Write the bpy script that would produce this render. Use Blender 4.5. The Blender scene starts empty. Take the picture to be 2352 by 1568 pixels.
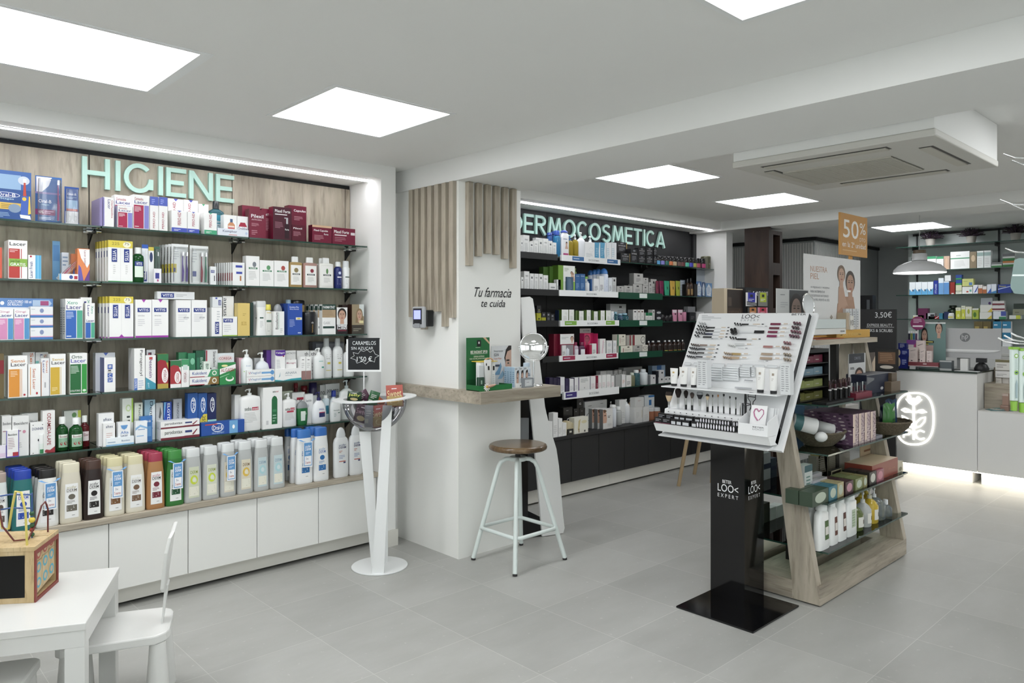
import bpy,bmesh,math,random
from mathutils import Vector,Matrix
random.seed(7)
PI=math.pi
# ---------------------------------------------------------------- camera, world, exposure
F_PX,CY_PX,CX_PX,YAW,EYE=1690.0,728.0,1176.0,math.radians(46.8),1.5
SC=bpy.context.scene
cam_data=bpy.data.cameras.new('camera');cam=bpy.data.objects.new('camera',cam_data)
SC.collection.objects.link(cam);SC.camera=cam
cam_data.sensor_fit='HORIZONTAL';cam_data.sensor_width=36.0
cam_data.lens=36.0*F_PX/2352.0
cam_data.shift_y=(CY_PX-784.0)/2352.0
cam_data.clip_start=0.05
cam.location=(0,0,EYE);cam.rotation_euler=(PI/2,0,YAW-PI/2)
SC.view_settings.view_transform='Standard';SC.view_settings.look='None'
SC.view_settings.gamma=1.0;SC.view_settings.exposure=0.56
SC.view_settings.use_curve_mapping=False
world=bpy.data.worlds.new('world');SC.world=world;world.use_nodes=True
world.node_tree.nodes['Background'].inputs[0].default_value=(.94,1.0,1.0,1)
world.node_tree.nodes['Background'].inputs[1].default_value=1.2
PANEL_POWER=7.0
STRIP_POWER=17.0
FLOORGLOW=9.0

# ---------------------------------------------------------------- measured planes: image point + known plane -> place
FW=(math.cos(YAW),math.sin(YAW));RT=(math.sin(YAW),-math.cos(YAW))
def _ray(px,py):
    a=(px-CX_PX)/F_PX;b=(CY_PX-py)/F_PX
    return FW[0]+a*RT[0],FW[1]+a*RT[1],b
def onY(px,py,Y):
    r=_ray(px,py);t=Y/r[1];return r[0]*t,Y,EYE+r[2]*t
def onX(px,py,X):
    r=_ray(px,py);t=X/r[0];return X,r[1]*t,EYE+r[2]*t
def onZ(px,py,Z):
    r=_ray(px,py);t=(Z-EYE)/r[2];return r[0]*t,r[1]*t,Z

# ---------------------------------------------------------------- materials
def hexc(h):
    h=h.lstrip('#')
    if len(h)==3:h=''.join(c*2 for c in h)
    v=[int(h[i:i+2],16)/255 for i in(0,2,4)];g=.3*v[0]+.59*v[1]+.11*v[2];v=[x+(g-x)*.12 for x in v]
    return tuple(x/12.92 if x<=.04045 else((x+.055)/1.055)**2.4 for x in v)+(1,)
_mats={}
def mat(col,rough=.45,metal=0,spec=.5,key=None,emit=0,coat=0):
    k=key or(col,rough,metal,spec,emit,coat)
    if k in _mats:return _mats[k]
    m=bpy.data.materials.new('surface_%d'%len(_mats));m.use_nodes=True
    b=m.node_tree.nodes['Principled BSDF']
    b.inputs['Base Color'].default_value=hexc(col)
    b.inputs['Roughness'].default_value=rough;b.inputs['Metallic'].default_value=metal
    b.inputs['Specular IOR Level'].default_value=spec
    if coat:b.inputs['Coat Weight'].default_value=coat
    if emit:
        b.inputs['Emission Color'].default_value=hexc(col);b.inputs['Emission Strength'].default_value=emit
    _mats[k]=m;return m
def N(t,ty,**kw):
    n=t.nodes.new(ty)
    for k,v in kw.items():setattr(n,k,v)
    return n
def wood_mat(name,scale,c1='#8f8272',c2='#a99c8a',c3='#c2b7a5',rough=.5):
    m=bpy.data.materials.new(name);m.use_nodes=True;t=m.node_tree;b=t.nodes['Principled BSDF']
    tc=N(t,'ShaderNodeTexCoord');mp=N(t,'ShaderNodeMapping');mp.inputs['Scale'].default_value=scale
    n1=N(t,'ShaderNodeTexNoise');n1.inputs['Scale'].default_value=3.0;n1.inputs['Detail'].default_value=8;n1.inputs['Roughness'].default_value=.62
    n2=N(t,'ShaderNodeTexNoise');n2.inputs['Scale'].default_value=14.0;n2.inputs['Detail'].default_value=4
    r=N(t,'ShaderNodeValToRGB');e=r.color_ramp.elements
    e[0].position=.3;e[0].color=hexc(c1);e[1].position=.72;e[1].color=hexc(c3)
    x=e.new(.5);x.color=hexc(c2)
    mx=N(t,'ShaderNodeMix',data_type='RGBA',blend_type='MULTIPLY');mx.inputs[0].default_value=.5
    r2=N(t,'ShaderNodeValToRGB');r2.color_ramp.elements[0].position=.3;r2.color_ramp.elements[0].color=(.45,.42,.38,1);r2.color_ramp.elements[1].position=.46
    L=t.links.new
    L(tc.outputs['Object'],mp.inputs[0]);L(mp.outputs[0],n1.inputs[0]);L(mp.outputs[0],n2.inputs[0])
    L(n1.outputs[0],r.inputs[0]);L(n2.outputs[0],r2.inputs[0]);L(r.outputs[0],mx.inputs[6]);L(r2.outputs[0],mx.inputs[7])
    L(mx.outputs[2],b.inputs['Base Color']);b.inputs['Roughness'].default_value=rough
    return m
WOOD_Z=wood_mat('oak_grain_upright',(3.2,3.2,.45),'#8f8475','#aca18e','#c6bba8')
WOOD_X=wood_mat('oak_grain_along_x',(.45,3.2,5),'#8f8475','#aca18e','#c6bba8')
WOOD_Y=wood_mat('oak_grain_along_y',(3.2,.45,5),'#8f8475','#aca18e','#c6bba8')
WOOD_DARK=wood_mat('dark_brown_wood',(3,3,.4),'#2b1c15','#38261d','#453126')
WOOD_PINE=wood_mat('pale_pine',(6,6,1.2),'#b99b6a','#c9ad7c','#d6bd90')
WOOD_SEAT=wood_mat('stool_seat_wood',(1.6,9,3),'#4e3b26','#6b5338','#8a7150',.22)
def plaster(name,col,rough=.85,bump=.02):
    m=bpy.data.materials.new(name);m.use_nodes=True;t=m.node_tree;b=t.nodes['Principled BSDF']
    tc=N(t,'ShaderNodeTexCoord');n1=N(t,'ShaderNodeTexNoise');n1.inputs['Scale'].default_value=120
    n2=N(t,'ShaderNodeTexNoise');n2.inputs['Scale'].default_value=.8;n2.inputs['Detail'].default_value=2
    mx=N(t,'ShaderNodeMix',data_type='RGBA');c=hexc(col)
    mx.inputs[6].default_value=tuple(v*.97 for v in c[:3])+(1,);mx.inputs[7].default_value=c
    bp=N(t,'ShaderNodeBump');bp.inputs['Strength'].default_value=bump;bp.inputs['Distance'].default_value=.002
    L=t.links.new
    L(tc.outputs['Object'],n1.inputs[0]);L(tc.outputs['Object'],n2.inputs[0]);L(n2.outputs[0],mx.inputs[0]);L(mx.outputs[2],b.inputs['Base Color'])
    L(n1.outputs[0],bp.inputs['Height']);L(bp.outputs[0],b.inputs['Normal']);b.inputs['Roughness'].default_value=rough
    return m
PLASTER=plaster('white_wall_paint','#ecece9')
CEIL=plaster('ceiling_paint','#ecece9')
COLUMN_WHITE=plaster('white_satin_laminate','#f1f1ec',.42,.0)
GREYWALL=plaster('grey_wall_paint','#bfc3c2')
BLACKPANEL=plaster('black_laminate','#17181b',.5,.0)
CAB_WHITE=plaster('cabinet_laminate','#ebebe6',.38,.0)
PLINTH=plaster('plinth_laminate','#dedcd3',.35,.0)
def floor_mat():
    m=bpy.data.materials.new('grey_porcelain_tiles');m.use_nodes=True;t=m.node_tree;b=t.nodes['Principled BSDF'];L=t.links.new
    tc=N(t,'ShaderNodeTexCoord');mp=N(t,'ShaderNodeMapping')
    TX,TY=.5065,.4815
    mp.inputs['Location'].default_value=(-(2.707-TX*20),-(3.133-TY*20),0)
    br=N(t,'ShaderNodeTexBrick');br.offset=0;br.offset_frequency=1;br.squash=1
    br.inputs['Scale'].default_value=1.0;br.inputs['Mortar Size'].default_value=.0016;br.inputs['Mortar Smooth'].default_value=.35
    br.inputs['Brick Width'].default_value=TX;br.inputs['Row Height'].default_value=TY;br.inputs['Bias'].default_value=0
    br.inputs['Color1'].default_value=hexc('#a6a6a1');br.inputs['Color2'].default_value=hexc('#b3b3ae');br.inputs['Mortar'].default_value=hexc('#c6c6c0')
    n1=N(t,'ShaderNodeTexNoise');n1.inputs['Scale'].default_value=2.6;n1.inputs['Detail'].default_value=7;n1.inputs['Roughness'].default_value=.6
    mp2=N(t,'ShaderNodeMapping');mp2.inputs['Scale'].default_value=(1,2.2,1)
    r=N(t,'ShaderNodeValToRGB');r.color_ramp.elements[0].position=.33;r.color_ramp.elements[0].color=(.84,.835,.82,1);r.color_ramp.elements[1].position=.68;r.color_ramp.elements[1].color=(1,1,1,1)
    mx=N(t,'ShaderNodeMix',data_type='RGBA',blend_type='MULTIPLY');mx.inputs[0].default_value=.75
    n3=N(t,'ShaderNodeTexNoise');n3.inputs['Scale'].default_value=34;n3.inputs['Detail'].default_value=3
    r3=N(t,'ShaderNodeValToRGB');r3.color_ramp.elements[0].position=.66;r3.color_ramp.elements[0].color=(0,0,0,1);r3.color_ramp.elements[1].position=.74;r3.color_ramp.elements[1].color=(.35,.35,.35,1)
    mx2=N(t,'ShaderNodeMix',data_type='RGBA');mx2.inputs[7].default_value=hexc('#cfcfca')
    L(tc.outputs['Object'],mp.inputs[0]);L(mp.outputs[0],br.inputs[0]);L(tc.outputs['Object'],mp2.inputs[0]);L(mp2.outputs[0],n1.inputs[0]);L(tc.outputs['Object'],n3.inputs[0])
    L(n1.outputs[0],r.inputs[0]);L(br.outputs[0],mx.inputs[6]);L(r.outputs[0],mx.inputs[7])
    L(n3.outputs[0],r3.inputs[0]);L(r3.outputs[0],mx2.inputs[0]);L(mx.outputs[2],mx2.inputs[6]);L(mx2.outputs[2],b.inputs['Base Color'])
    rr=N(t,'ShaderNodeMapRange');rr.inputs[3].default_value=.32;rr.inputs[4].default_value=.5
    L(n1.outputs[0],rr.inputs[0]);L(rr.outputs[0],b.inputs['Roughness'])
    return m
FLOOR=floor_mat()
def thin_glass(name,tint,gloss=.06,rough=0.0,diffuse=0.0,dcol='#ffffff'):
    m=bpy.data.materials.new(name);m.use_nodes=True;t=m.node_tree;L=t.links.new
    t.nodes.remove(t.nodes['Principled BSDF']);out=t.nodes['Material Output']
    tr=N(t,'ShaderNodeBsdfTransparent');tr.inputs[0].default_value=hexc(tint)
    gl=N(t,'ShaderNodeBsdfGlossy');gl.inputs['Roughness'].default_value=rough;gl.inputs[0].default_value=(.95,.95,.95,1)
    fr=N(t,'ShaderNodeFresnel');fr.inputs[0].default_value=1.45
    mx=N(t,'ShaderNodeMixShader');L(fr.outputs[0],mx.inputs[0]);L(tr.outputs[0],mx.inputs[1]);L(gl.outputs[0],mx.inputs[2])
    last=mx
    if diffuse:
        df=N(t,'ShaderNodeBsdfDiffuse');df.inputs[0].default_value=hexc(dcol)
        m2=N(t,'ShaderNodeMixShader');m2.inputs[0].default_value=diffuse
        L(mx.outputs[0],m2.inputs[1]);L(df.outputs[0],m2.inputs[2]);last=m2
    L(last.outputs[0],out.inputs[0]);return m
GLASS=thin_glass('shelf_glass','#eef7f2')
GLASS_DARK=thin_glass('dark_shelf_glass','#3c4040')
GLASS_EDGE=mat('#23453a',.12,0,.8)
ACRYL=thin_glass('clear_acrylic','#f6f8f8')
BLISTER=thin_glass('blister_plastic','#fbfcfc',rough=.06,diffuse=.04)
CLEARBOTTLE=thin_glass('clear_bottle_gel','#eceeed',rough=.12,diffuse=.62,dcol='#dfe2e0')
GREENLIQ=thin_glass('green_liquid','#4f9a5a',diffuse=.35,dcol='#2f7a3c')
REDLIQ=thin_glass('red_liquid','#9a3038',diffuse=.35,dcol='#8a2a30')
TEALLIQ=thin_glass('teal_liquid','#5aa0ae',diffuse=.4,dcol='#4a8b9a')
YELLIQ=thin_glass('yellow_liquid','#e0c860',diffuse=.4,dcol='#d8be3c')
PALELIQ=thin_glass('pale_liquid','#dfe0c0',diffuse=.3,dcol='#c8c8a0')
AMBERLIQ=thin_glass('amber_liquid','#e8c98a',diffuse=.5,dcol='#d8b878')
PINKLIQ=thin_glass('pink_liquid','#ecc4b8',diffuse=.5,dcol='#dcb0a4')
CHROME=mat('#e8e8e8',.08,1)
STEEL=mat('#b8b8b6',.3,1)
WHITEPLASTIC=mat('#f0f0ee',.35)
WHITEMETAL=mat('#e9ebea',.35)
WHITECAP=mat('#eceeec',.3)

# ---------------------------------------------------------------- mesh building
class MB:
    """collects faces, then becomes one mesh object"""
    def __init__(s):s.v=[];s.f=[];s.m=[];s.sm=[];s.mats=[]
    def mi(s,m):
        if isinstance(m,str):m=mat(m)
        for i,x in enumerate(s.mats):
            if x is m:return i
        s.mats.append(m);return len(s.mats)-1
    def add(s,vs,fs,m,smooth=False):
        o=len(s.v);s.v+=[tuple(p)for p in vs];k=s.mi(m)
        for f in fs:s.f.append(tuple(i+o for i in f));s.m.append(k);s.sm.append(smooth)
        return s
    def box(s,x0,x1,y0,y1,z0,z1,m,faces=None):
        if x0>x1:x0,x1=x1,x0
        if y0>y1:y0,y1=y1,y0
        if z0>z1:z0,z1=z1,z0
        v=[(x0,y0,z0),(x1,y0,z0),(x1,y1,z0),(x0,y1,z0),(x0,y0,z1),(x1,y0,z1),(x1,y1,z1),(x0,y1,z1)]
        fs={'b':(0,3,2,1),'t':(4,5,6,7),'f':(0,1,5,4),'r':(1,2,6,5),'k':(2,3,7,6),'l':(3,0,4,7)}
        if isinstance(m,dict):
            for k,f in fs.items():s.add(v,[f],m.get(k,m['*']))
        else:s.add(v,list(fs.values()),m)
        return s
    def obox(s,c,u,w,n,du,dw,dn,m):
        """box with centre c and half sizes along the three unit vectors"""
        c,u,w,n=Vector(c),Vector(u),Vector(w),Vector(n);v=[]
        for k in(-1,1):
            for a,b in((-1,-1),(1,-1),(1,1),(-1,1)):v.append(c+u*a*du+w*b*dw+n*k*dn)
        s.add(v,[(0,3,2,1),(4,5,6,7),(0,1,5,4),(1,2,6,5),(2,3,7,6),(3,0,4,7)],m);return s
    def prism(s,pts,a,b,m,axis='z'):
        """polygon extruded from a to b along the axis"""
        def P(p,h):return(p[0],p[1],h)if axis=='z' else((p[0],h,p[1])if axis=='y' else(h,p[0],p[1]))
        n=len(pts);v=[P(p,a)for p in pts]+[P(p,b)for p in pts]
        fs=[tuple(range(n))[::-1],tuple(range(n,2*n))]+[(i,(i+1)%n,n+(i+1)%n,n+i)for i in range(n)]
        s.add(v,fs,m);return s
    def loft(s,prof,m,n=24,p=2.0,c=(0,0,0),cap=True,smooth=True):
        """stack of superellipse rings (z, half width, half depth)"""
        v=[];k=len(prof)
        for q in prof:
            z,a,b=q[:3];pw=q[3]if len(q)>3 else p
            for i in range(n):
                t=2*PI*(i+.5)/n;ct,st=math.cos(t),math.sin(t)
                v.append((c[0]+a*math.copysign(abs(ct)**(2/pw),ct),c[1]+b*math.copysign(abs(st)**(2/pw),st),c[2]+z))
        fs=[]
        for j in range(k-1):
            for i in range(n):fs.append((j*n+i,j*n+(i+1)%n,(j+1)*n+(i+1)%n,(j+1)*n+i))
        s.add(v,fs,m,smooth)
        if cap:s.add(v,[tuple(range(n))[::-1],tuple(range((k-1)*n,k*n))],m)
        return s
    def tube(s,pts,r,m,n=8,close=False,caps=True):
        pts=[Vector(p)for p in pts];k=len(pts);v=[];rs=r if isinstance(r,(list,tuple))else[r]*k
        t0=(pts[1]-pts[0]).normalized();ref=Vector((0,0,1))if abs(t0.z)<.9 else Vector((1,0,0))
        for i,q in enumerate(pts):
            if close:t=(pts[(i+1)%k]-pts[i-1]).normalized()
            else:t=(pts[min(i+1,k-1)]-pts[max(i-1,0)]).normalized()
            a=t.cross(ref)
            if a.length<1e-4:a=t.cross(Vector((0,1,0)))
            a.normalize();b=a.cross(t);ref=b if b.length>.1 else ref
            for j in range(n):
                w=2*PI*j/n;v.append(q+a*math.cos(w)*rs[i]+b*math.sin(w)*rs[i])
        fs=[]
        for i in range(k if close else k-1):
            for j in range(n):fs.append((i*n+j,i*n+(j+1)%n,((i+1)%k)*n+(j+1)%n,((i+1)%k)*n+j))
        s.add(v,fs,m,True)
        if caps and not close:s.add(v,[tuple(range(n))[::-1],tuple(range((k-1)*n,k*n))],m)
        return s
    def sphere(s,c,r,m,nu=12,nv=8,sz=(1,1,1)):
        prof=[(-r*math.cos(PI*j/nv)*sz[2],max(r*math.sin(PI*j/nv),1e-4)*sz[0],max(r*math.sin(PI*j/nv),1e-4)*sz[1])for j in range(nv+1)]
        return s.loft(prof,m,nu,2.0,c,cap=False)
    def build(s,name,parent=None,loc=(0,0,0),rot=0,bevel=0,rx=0,ry=0):
        me=bpy.data.meshes.new(name);me.from_pydata(s.v,[],s.f)
        for m in s.mats:me.materials.append(m)
        me.polygons.foreach_set('material_index',s.m);me.polygons.foreach_set('use_smooth',s.sm)
        if bevel:
            bm=bmesh.new();bm.from_mesh(me);bmesh.ops.remove_doubles(bm,verts=bm.verts,dist=1e-5);bmesh.ops.recalc_face_normals(bm,faces=bm.faces);bm.to_mesh(me);bm.free()
        me.update()
        o=bpy.data.objects.new(name,me);SC.collection.objects.link(o)
        o.location=loc;o.rotation_euler=(rx,ry,rot)
        if parent:o.parent=parent
        if bevel:
            b=o.modifiers.new('edges','BEVEL');b.width=bevel;b.segments=2;b.limit_method='ANGLE';b.angle_limit=math.radians(35)
        return o
def empty(name,loc,rot=0,rx=0,ry=0):
    o=bpy.data.objects.new(name,None);SC.collection.objects.link(o);o.empty_display_size=.05
    o.location=loc;o.rotation_euler=(rx,ry,rot);return o
def tag(o,label,cat,group=None):
    o['label']=' '.join(label.split()[:16]).rstrip(',');o['category']=cat
    if group:o['group']=group
    return o
def struct(o):o['kind']='structure';return o
def copy_tree(o,parent=None,loc=None,label=None,group=None,rot=None):
    kids=[k for k in o.children]
    c=o.copy();SC.collection.objects.link(c)
    if parent:c.parent=parent
    if loc is not None:c.location=loc
    if rot is not None:c.rotation_euler=rot
    if label:c['label']=label
    if group:c['group']=group
    for k in kids:copy_tree(k,c)
    return c

# ---------------------------------------------------------------- printed matter: lettering and flat marks laid on a face
_tc={}
def text_geo(t,bold=False,res=3):
    k=(t,bold)
    if k in _tc:return _tc[k]
    cu=bpy.data.curves.new('lettering','FONT');cu.body=t;cu.resolution_u=res
    if bold:cu.offset=.005
    ob=bpy.data.objects.new('lettering',cu);me=bpy.data.meshes.new_from_object(ob)
    vs=[(v.co.x,v.co.y)for v in me.vertices];fs=[tuple(p.vertices)for p in me.polygons]
    bpy.data.objects.remove(ob);bpy.data.curves.remove(cu);bpy.data.meshes.remove(me)
    x0=min(v[0]for v in vs);x1=max(v[0]for v in vs);y0=min(v[1]for v in vs);y1=max(v[1]for v in vs)
    w=max(x1-x0,1e-4);h=max(y1-y0,1e-4)
    _tc[k]=([((a-x0)/w,(b-y0)/h)for a,b in vs],fs,w/h);return _tc[k]
def flat_map(x0,x1,z0,z1,y):
    return lambda u,v,e:(x0+(x1-x0)*u,y-e,z0+(z1-z0)*v)
def marks(mb,mp,decs,curved=False):
    """decs: ('r',u0,v0,u1,v1,col) ('t',s,u0,v0,u1,v1,col[,rot[,bold]]) ('l',u0,v0,u1,v1,n,col) ('e',u,v,ru,rv,col) ('p',pts,col)"""
    e=.0004
    for d in decs:
        k=d[0];e+=.00012
        if k=='r':
            _,u0,v0,u1,v1,c=d
            nx=8 if curved else 1;nz=8 if curved else 1
            v=[mp(u0+(u1-u0)*i/nx,v0+(v1-v0)*j/nz,e)for j in range(nz+1)for i in range(nx+1)]
            mb.add(v,[(j*(nx+1)+i,j*(nx+1)+i+1,(j+1)*(nx+1)+i+1,(j+1)*(nx+1)+i)for j in range(nz)for i in range(nx)],c,curved)
        elif k=='t':
            s,u0,v0,u1,v1,c=d[1:7];rot=d[7]if len(d)>7 else 0;bold=d[8]if len(d)>8 else True
            vs,fs,_=text_geo(s,bold)
            def q(a,b):
                if rot==-90:a,b=b,1-a
                elif rot==90:a,b=1-b,a
                elif rot:b=b+(a-.5)*rot
                return mp(u0+(u1-u0)*a,v0+(v1-v0)*b,e+.0002)
            mb.add([q(a,b)for a,b in vs],fs,c)
        elif k=='l':
            _,u0,v0,u1,v1,n,c=d
            h=(v1-v0)/n
            for i in range(n):
                w=(.62+.38*((i*7919)%10)/10)*(u1-u0);b=v0+h*i+h*.3
                mb.add([mp(u0,b,e),mp(u0+w,b,e),mp(u0+w,b+h*.36,e),mp(u0,b+h*.36,e)],[(0,1,2,3)],c)
        elif k=='e':
            _,u,v,ru,rv,c=d;n=20
            mb.add([mp(u+ru*math.cos(2*PI*i/n),v+rv*math.sin(2*PI*i/n),e)for i in range(n)],[tuple(range(n))],c)
        elif k=='p':
            mb.add([mp(a,b,e)for a,b in d[1]],[tuple(range(len(d[1])))],d[2])
# a printed face: hair, face, features
def face(u,v,ru,rv,skin='#c9a188',hair='#2b211c',long=0):
    o=[('e',u,v+rv*.16,ru*1.2,rv*1.12,hair)]
    if long:o+=[('p',[(u-ru*1.25,v+rv*.2),(u-ru*1.5,v-rv*long),(u+ru*1.5,v-rv*long),(u+ru*1.25,v+rv*.2)],hair)]
    o+=[('p',[(u-ru*.45,v-rv*.5),(u-ru*.55,v-rv*1.7),(u+ru*.55,v-rv*1.7),(u+ru*.45,v-rv*.5)],skin),('e',u,v-rv*.1,ru*.92,rv*.98,skin),
          ('r',u-ru*.55,v+rv*.03,u-ru*.15,v+rv*.13,'#3a2c26'),('r',u+ru*.15,v+rv*.03,u+ru*.55,v+rv*.13,'#3a2c26'),
          ('r',u-ru*.6,v+rv*.24,u-ru*.12,v+rv*.3,'#4a3a30'),('r',u+ru*.12,v+rv*.24,u+ru*.6,v+rv*.3,'#4a3a30'),
          ('p',[(u-ru*.05,v+rv*.05),(u+ru*.16,v-rv*.3),(u-ru*.12,v-rv*.32)],'#a87e68'),('e',u,v-rv*.58,ru*.32,rv*.09,'#a85a54')]
    return o
# ================================================================ THE ROOM
ZC=2.485
XL,YB=-2.2,-2.6
XR=9.45
YW=4.06
NB=4.45
BZ=2.345
HX1,DX0,DX1=2.648,3.55,6.88
def S(name,fn,bevel=0):
    b=MB();fn(b);return struct(b.build(name,bevel=bevel))
S('floor',lambda b:b.box(XL-.2,13.2,YB-.2,7.2,-.12,0,FLOOR))
S('ceiling',lambda b:(b.box(XL-.2,13.2,YB-.2,7.2,ZC+.06,ZC+.2,CEIL)))
# lowered plasterboard with openings for the light panels
PANELS=[(1.915,3.115),(.443,3.115),(1.915,.945),(-1.4,3.115),(-.4,.945),(.745,-.9),(1.915,-.9),(4.3,3.08),(5.87,3.08),(8.7,2.88),(5.87,.6),(4.3,.3),(8.7,.4),(8.7,-1.4),(4.3,-1.6),(-.4,-.9),(11.6,5.6)]  # panels outside the camera view are added to give the room more light
WIDE=.634
def ceil_sheet(b):
    hs=.332;hx_=lambda p:WIDE if p[0]==.443 else hs;xs=sorted({XL-.2,13.2}|{p[0]-hx_(p)for p in PANELS}|{p[0]+hx_(p)for p in PANELS});ys=sorted({YB-.2,7.2}|{p[1]-hs for p in PANELS}|{p[1]+hs for p in PANELS})
    for i in range(len(xs)-1):
        for j in range(len(ys)-1):
            cx,cy=(xs[i]+xs[i+1])/2,(ys[j]+ys[j+1])/2
            if any(abs(cx-p[0])<hx_(p)and abs(cy-p[1])<hs for p in PANELS):continue
            b.add([(xs[i],ys[j],ZC),(xs[i+1],ys[j],ZC),(xs[i+1],ys[j+1],ZC),(xs[i],ys[j+1],ZC)],[(3,2,1,0)],CEIL)
    for x,y in PANELS:
        a0,a1,b0,b1=x-hx_((x,y)),x+hx_((x,y)),y-hs,y+hs
        for p,q in(((a0,b0),(a1,b0)),((a1,b0),(a1,b1)),((a1,b1),(a0,b1)),((a0,b1),(a0,b0))):
            b.add([(p[0],p[1],ZC),(q[0],q[1],ZC),(q[0],q[1],ZC+.06),(p[0],p[1],ZC+.06)],[(0,1,2,3)],CEIL)
S('ceiling_board',ceil_sheet)
LIGHTM=mat('#fafcff',.5,emit=PANEL_POWER)
where=['square ceiling light panel above the candy bowl stand, in front of the grey column','square ceiling light panel above the toothbrush end of the hygiene shelves','square ceiling light panel cut off by the top edge of the picture']
lp0=None
for i,(x,y)in enumerate(PANELS):
    lab=where[i]if i<3 else{7:'square ceiling light panel over the dark cosmetics shelves, between beam and second panel',8:'square ceiling light panel between the ceiling air conditioner and the brown partition',9:'square ceiling light panel at the back above the hanging lamp'}.get(i,'square ceiling light panel out of sight, added to brighten the room')
    if lp0 is None:
        lp0=empty('ceiling_light',(x,y,ZC))
        b=MB();h=.33
        b.box(-h,h,-h,-h+.022,-.003,.012,WHITEMETAL).box(-h,h,h-.022,h,-.003,.012,WHITEMETAL).box(-h,-h+.022,-h+.022,h-.022,-.003,.012,WHITEMETAL).box(h-.022,h,-h+.022,h-.022,-.003,.012,WHITEMETAL)
        b.build('frame',lp0)
        MB().box(-.307,.307,-.307,.307,.0,.010,LIGHTM).build('diffuser',lp0)
        tag(lp0,lab,'light','ceiling light panels')
    else:
        c_=copy_tree(lp0,loc=(x,y,ZC),label=lab)
        if x==.443:c_.scale=(1.92,1,1)
# hygiene wall: solid above and beside a deep niche
def wall_h(b):
    b.box(XL,HX1,YW,NB+.15,2.40,ZC,PLASTER)
    b.box(HX1,2.76,YW,NB+.15,0,ZC,PLASTER)
    b.box(XL,-.53,YW,NB+.15,0,2.40,PLASTER)
    b.box(-.53,HX1,NB+.06,NB+.15,0,2.40,PLASTER)
S('wall_hygiene',wall_h)
S('trim_shadow_gap',lambda b:b.box(-.53,HX1-.002,NB,NB+.058,2.30,2.398,mat('#101112',.6)))
def backp(b):
    xs=[-.507,.272,1.05,1.827,2.606,2.644]
    for i in range(5):
        if i<4:b.box(xs[i]+.003,xs[i+1]-.003,NB-.012,NB+.055,.49,2.372,WOOD_Z)
        else:b.box(xs[i]+.002,xs[i+1]-.001,NB-.012,NB+.055,.49,2.372,WOOD_Z)
    for x in xs[1:5]:b.box(x-.0031,x+.0031,NB-.002,NB+.05,.49,2.372,'#0c0c0c')
S('wall_wood_panelling',backp)
# corner between stub and column, wall behind, cosmetics niche
def wall_d(b):
    b.box(2.76,DX0,YW+.15,NB+.2,0,ZC,PLASTER)
    b.box(DX0,DX1,YW,NB+.15,2.41,ZC,PLASTER)
    b.box(DX1,7.0,YW,NB+.15,0,ZC,PLASTER)
    b.box(DX0,DX1,NB+.06,NB+.15,0,2.41,PLASTER)
S('wall_cosmetics',wall_d)
def backd(b):
    for x0,x1 in((DX0,4.577),(4.577,5.201),(5.201,5.913),(5.913,6.82)):
        b.box(x0+.002,x1-.002,NB-.012,NB+.058,.5,2.408,BLACKPANEL)
        b.box(x1-.002,x1+.002,NB-.008,NB+.05,.5,2.408,'#3a3b3d')
    b.box(6.822,DX1-.002,NB-.03,NB+.058,.5,2.408,'#2a2b2d')
S('wall_black_panelling',backd)
S('column',lambda b:b.box(2.877,3.41,3.548,4.21,0,BZ,COLUMN_WHITE))
S('trim_column_plinth',lambda b:b.box(2.885,3.402,3.556,4.2,-.0,.004,'#222'))
S('beam_front',lambda b:b.box(2.86,3.425,YB,4.21,BZ,ZC,CEIL))
S('beam_back',lambda b:b.box(6.77,7.25,YB,4.6,2.39,ZC,CEIL))
S('baseboard_stub',lambda b:b.box(2.652,2.772,YW-.012,YW+.0,0,.105,PLINTH).box(2.76,2.772,YW,YW+.14,0,.105,PLINTH))
# back rooms
def wall_far(b):
    b.box(XR,XR+.12,YB,3.16,0,ZC,GREYWALL);b.box(10.9,11.02,3.16,4.04,0,ZC,GREYWALL)
S('wall_far',wall_far)
S('wall_far_return',lambda b:b.box(XR+.12,10.9,3.06,3.16,0,ZC,GREYWALL))
def slat(b):
    x0,x1,y0,y1=8.9,13,4.05,7
    b.box(x0,x1,y0,y1,0,2.44,GREYWALL)
    n=46
    for i in range(n):
        y=y0+.02+i*.0345;b.box(x0-.008,x0,y,y+.022,.1,2.42,PLASTER)
    for i in range(40):
        x=x0+.02+i*.0345;b.box(x,x+.022,y0-.008,y0,.1,2.42,PLASTER)
S('wall_slatted',slat)
S('trim_slatted_top',lambda b:b.box(8.87,13,4.02,7,2.44,2.475,'#26292a'))
S('wall_outer',lambda b:(b.box(XL-.12,XL,YB,NB+.15,0,.5,PLASTER),b.box(XL-.12,XL,YB,NB+.15,2.3,ZC,PLASTER),b.box(XL-.12,XL,2.2,NB+.15,.5,2.3,PLASTER),b.box(XL-.12,XL,YB,-2.2,.5,2.3,PLASTER),b.box(XL-.12,XL,-.05,.05,.5,2.3,PLASTER)))
S('wall_front',lambda b:(b.box(XL,13,YB-.12,YB,0,.4,PLASTER),b.box(XL,13,YB-.12,YB,2.3,ZC,PLASTER),b.box(3.2,13,YB-.12,YB,.4,2.3,PLASTER),b.box(XL,-1.9,YB-.12,YB,.4,2.3,PLASTER),b.box(.6,.7,YB-.12,YB,.4,2.3,PLASTER)))
S('window_1',lambda b:b.box(XL-.07,XL-.05,-2.2,2.2,.5,2.3,ACRYL))
S('window_2',lambda b:b.box(-1.9,3.2,YB-.07,YB-.05,.4,2.3,ACRYL))
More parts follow.
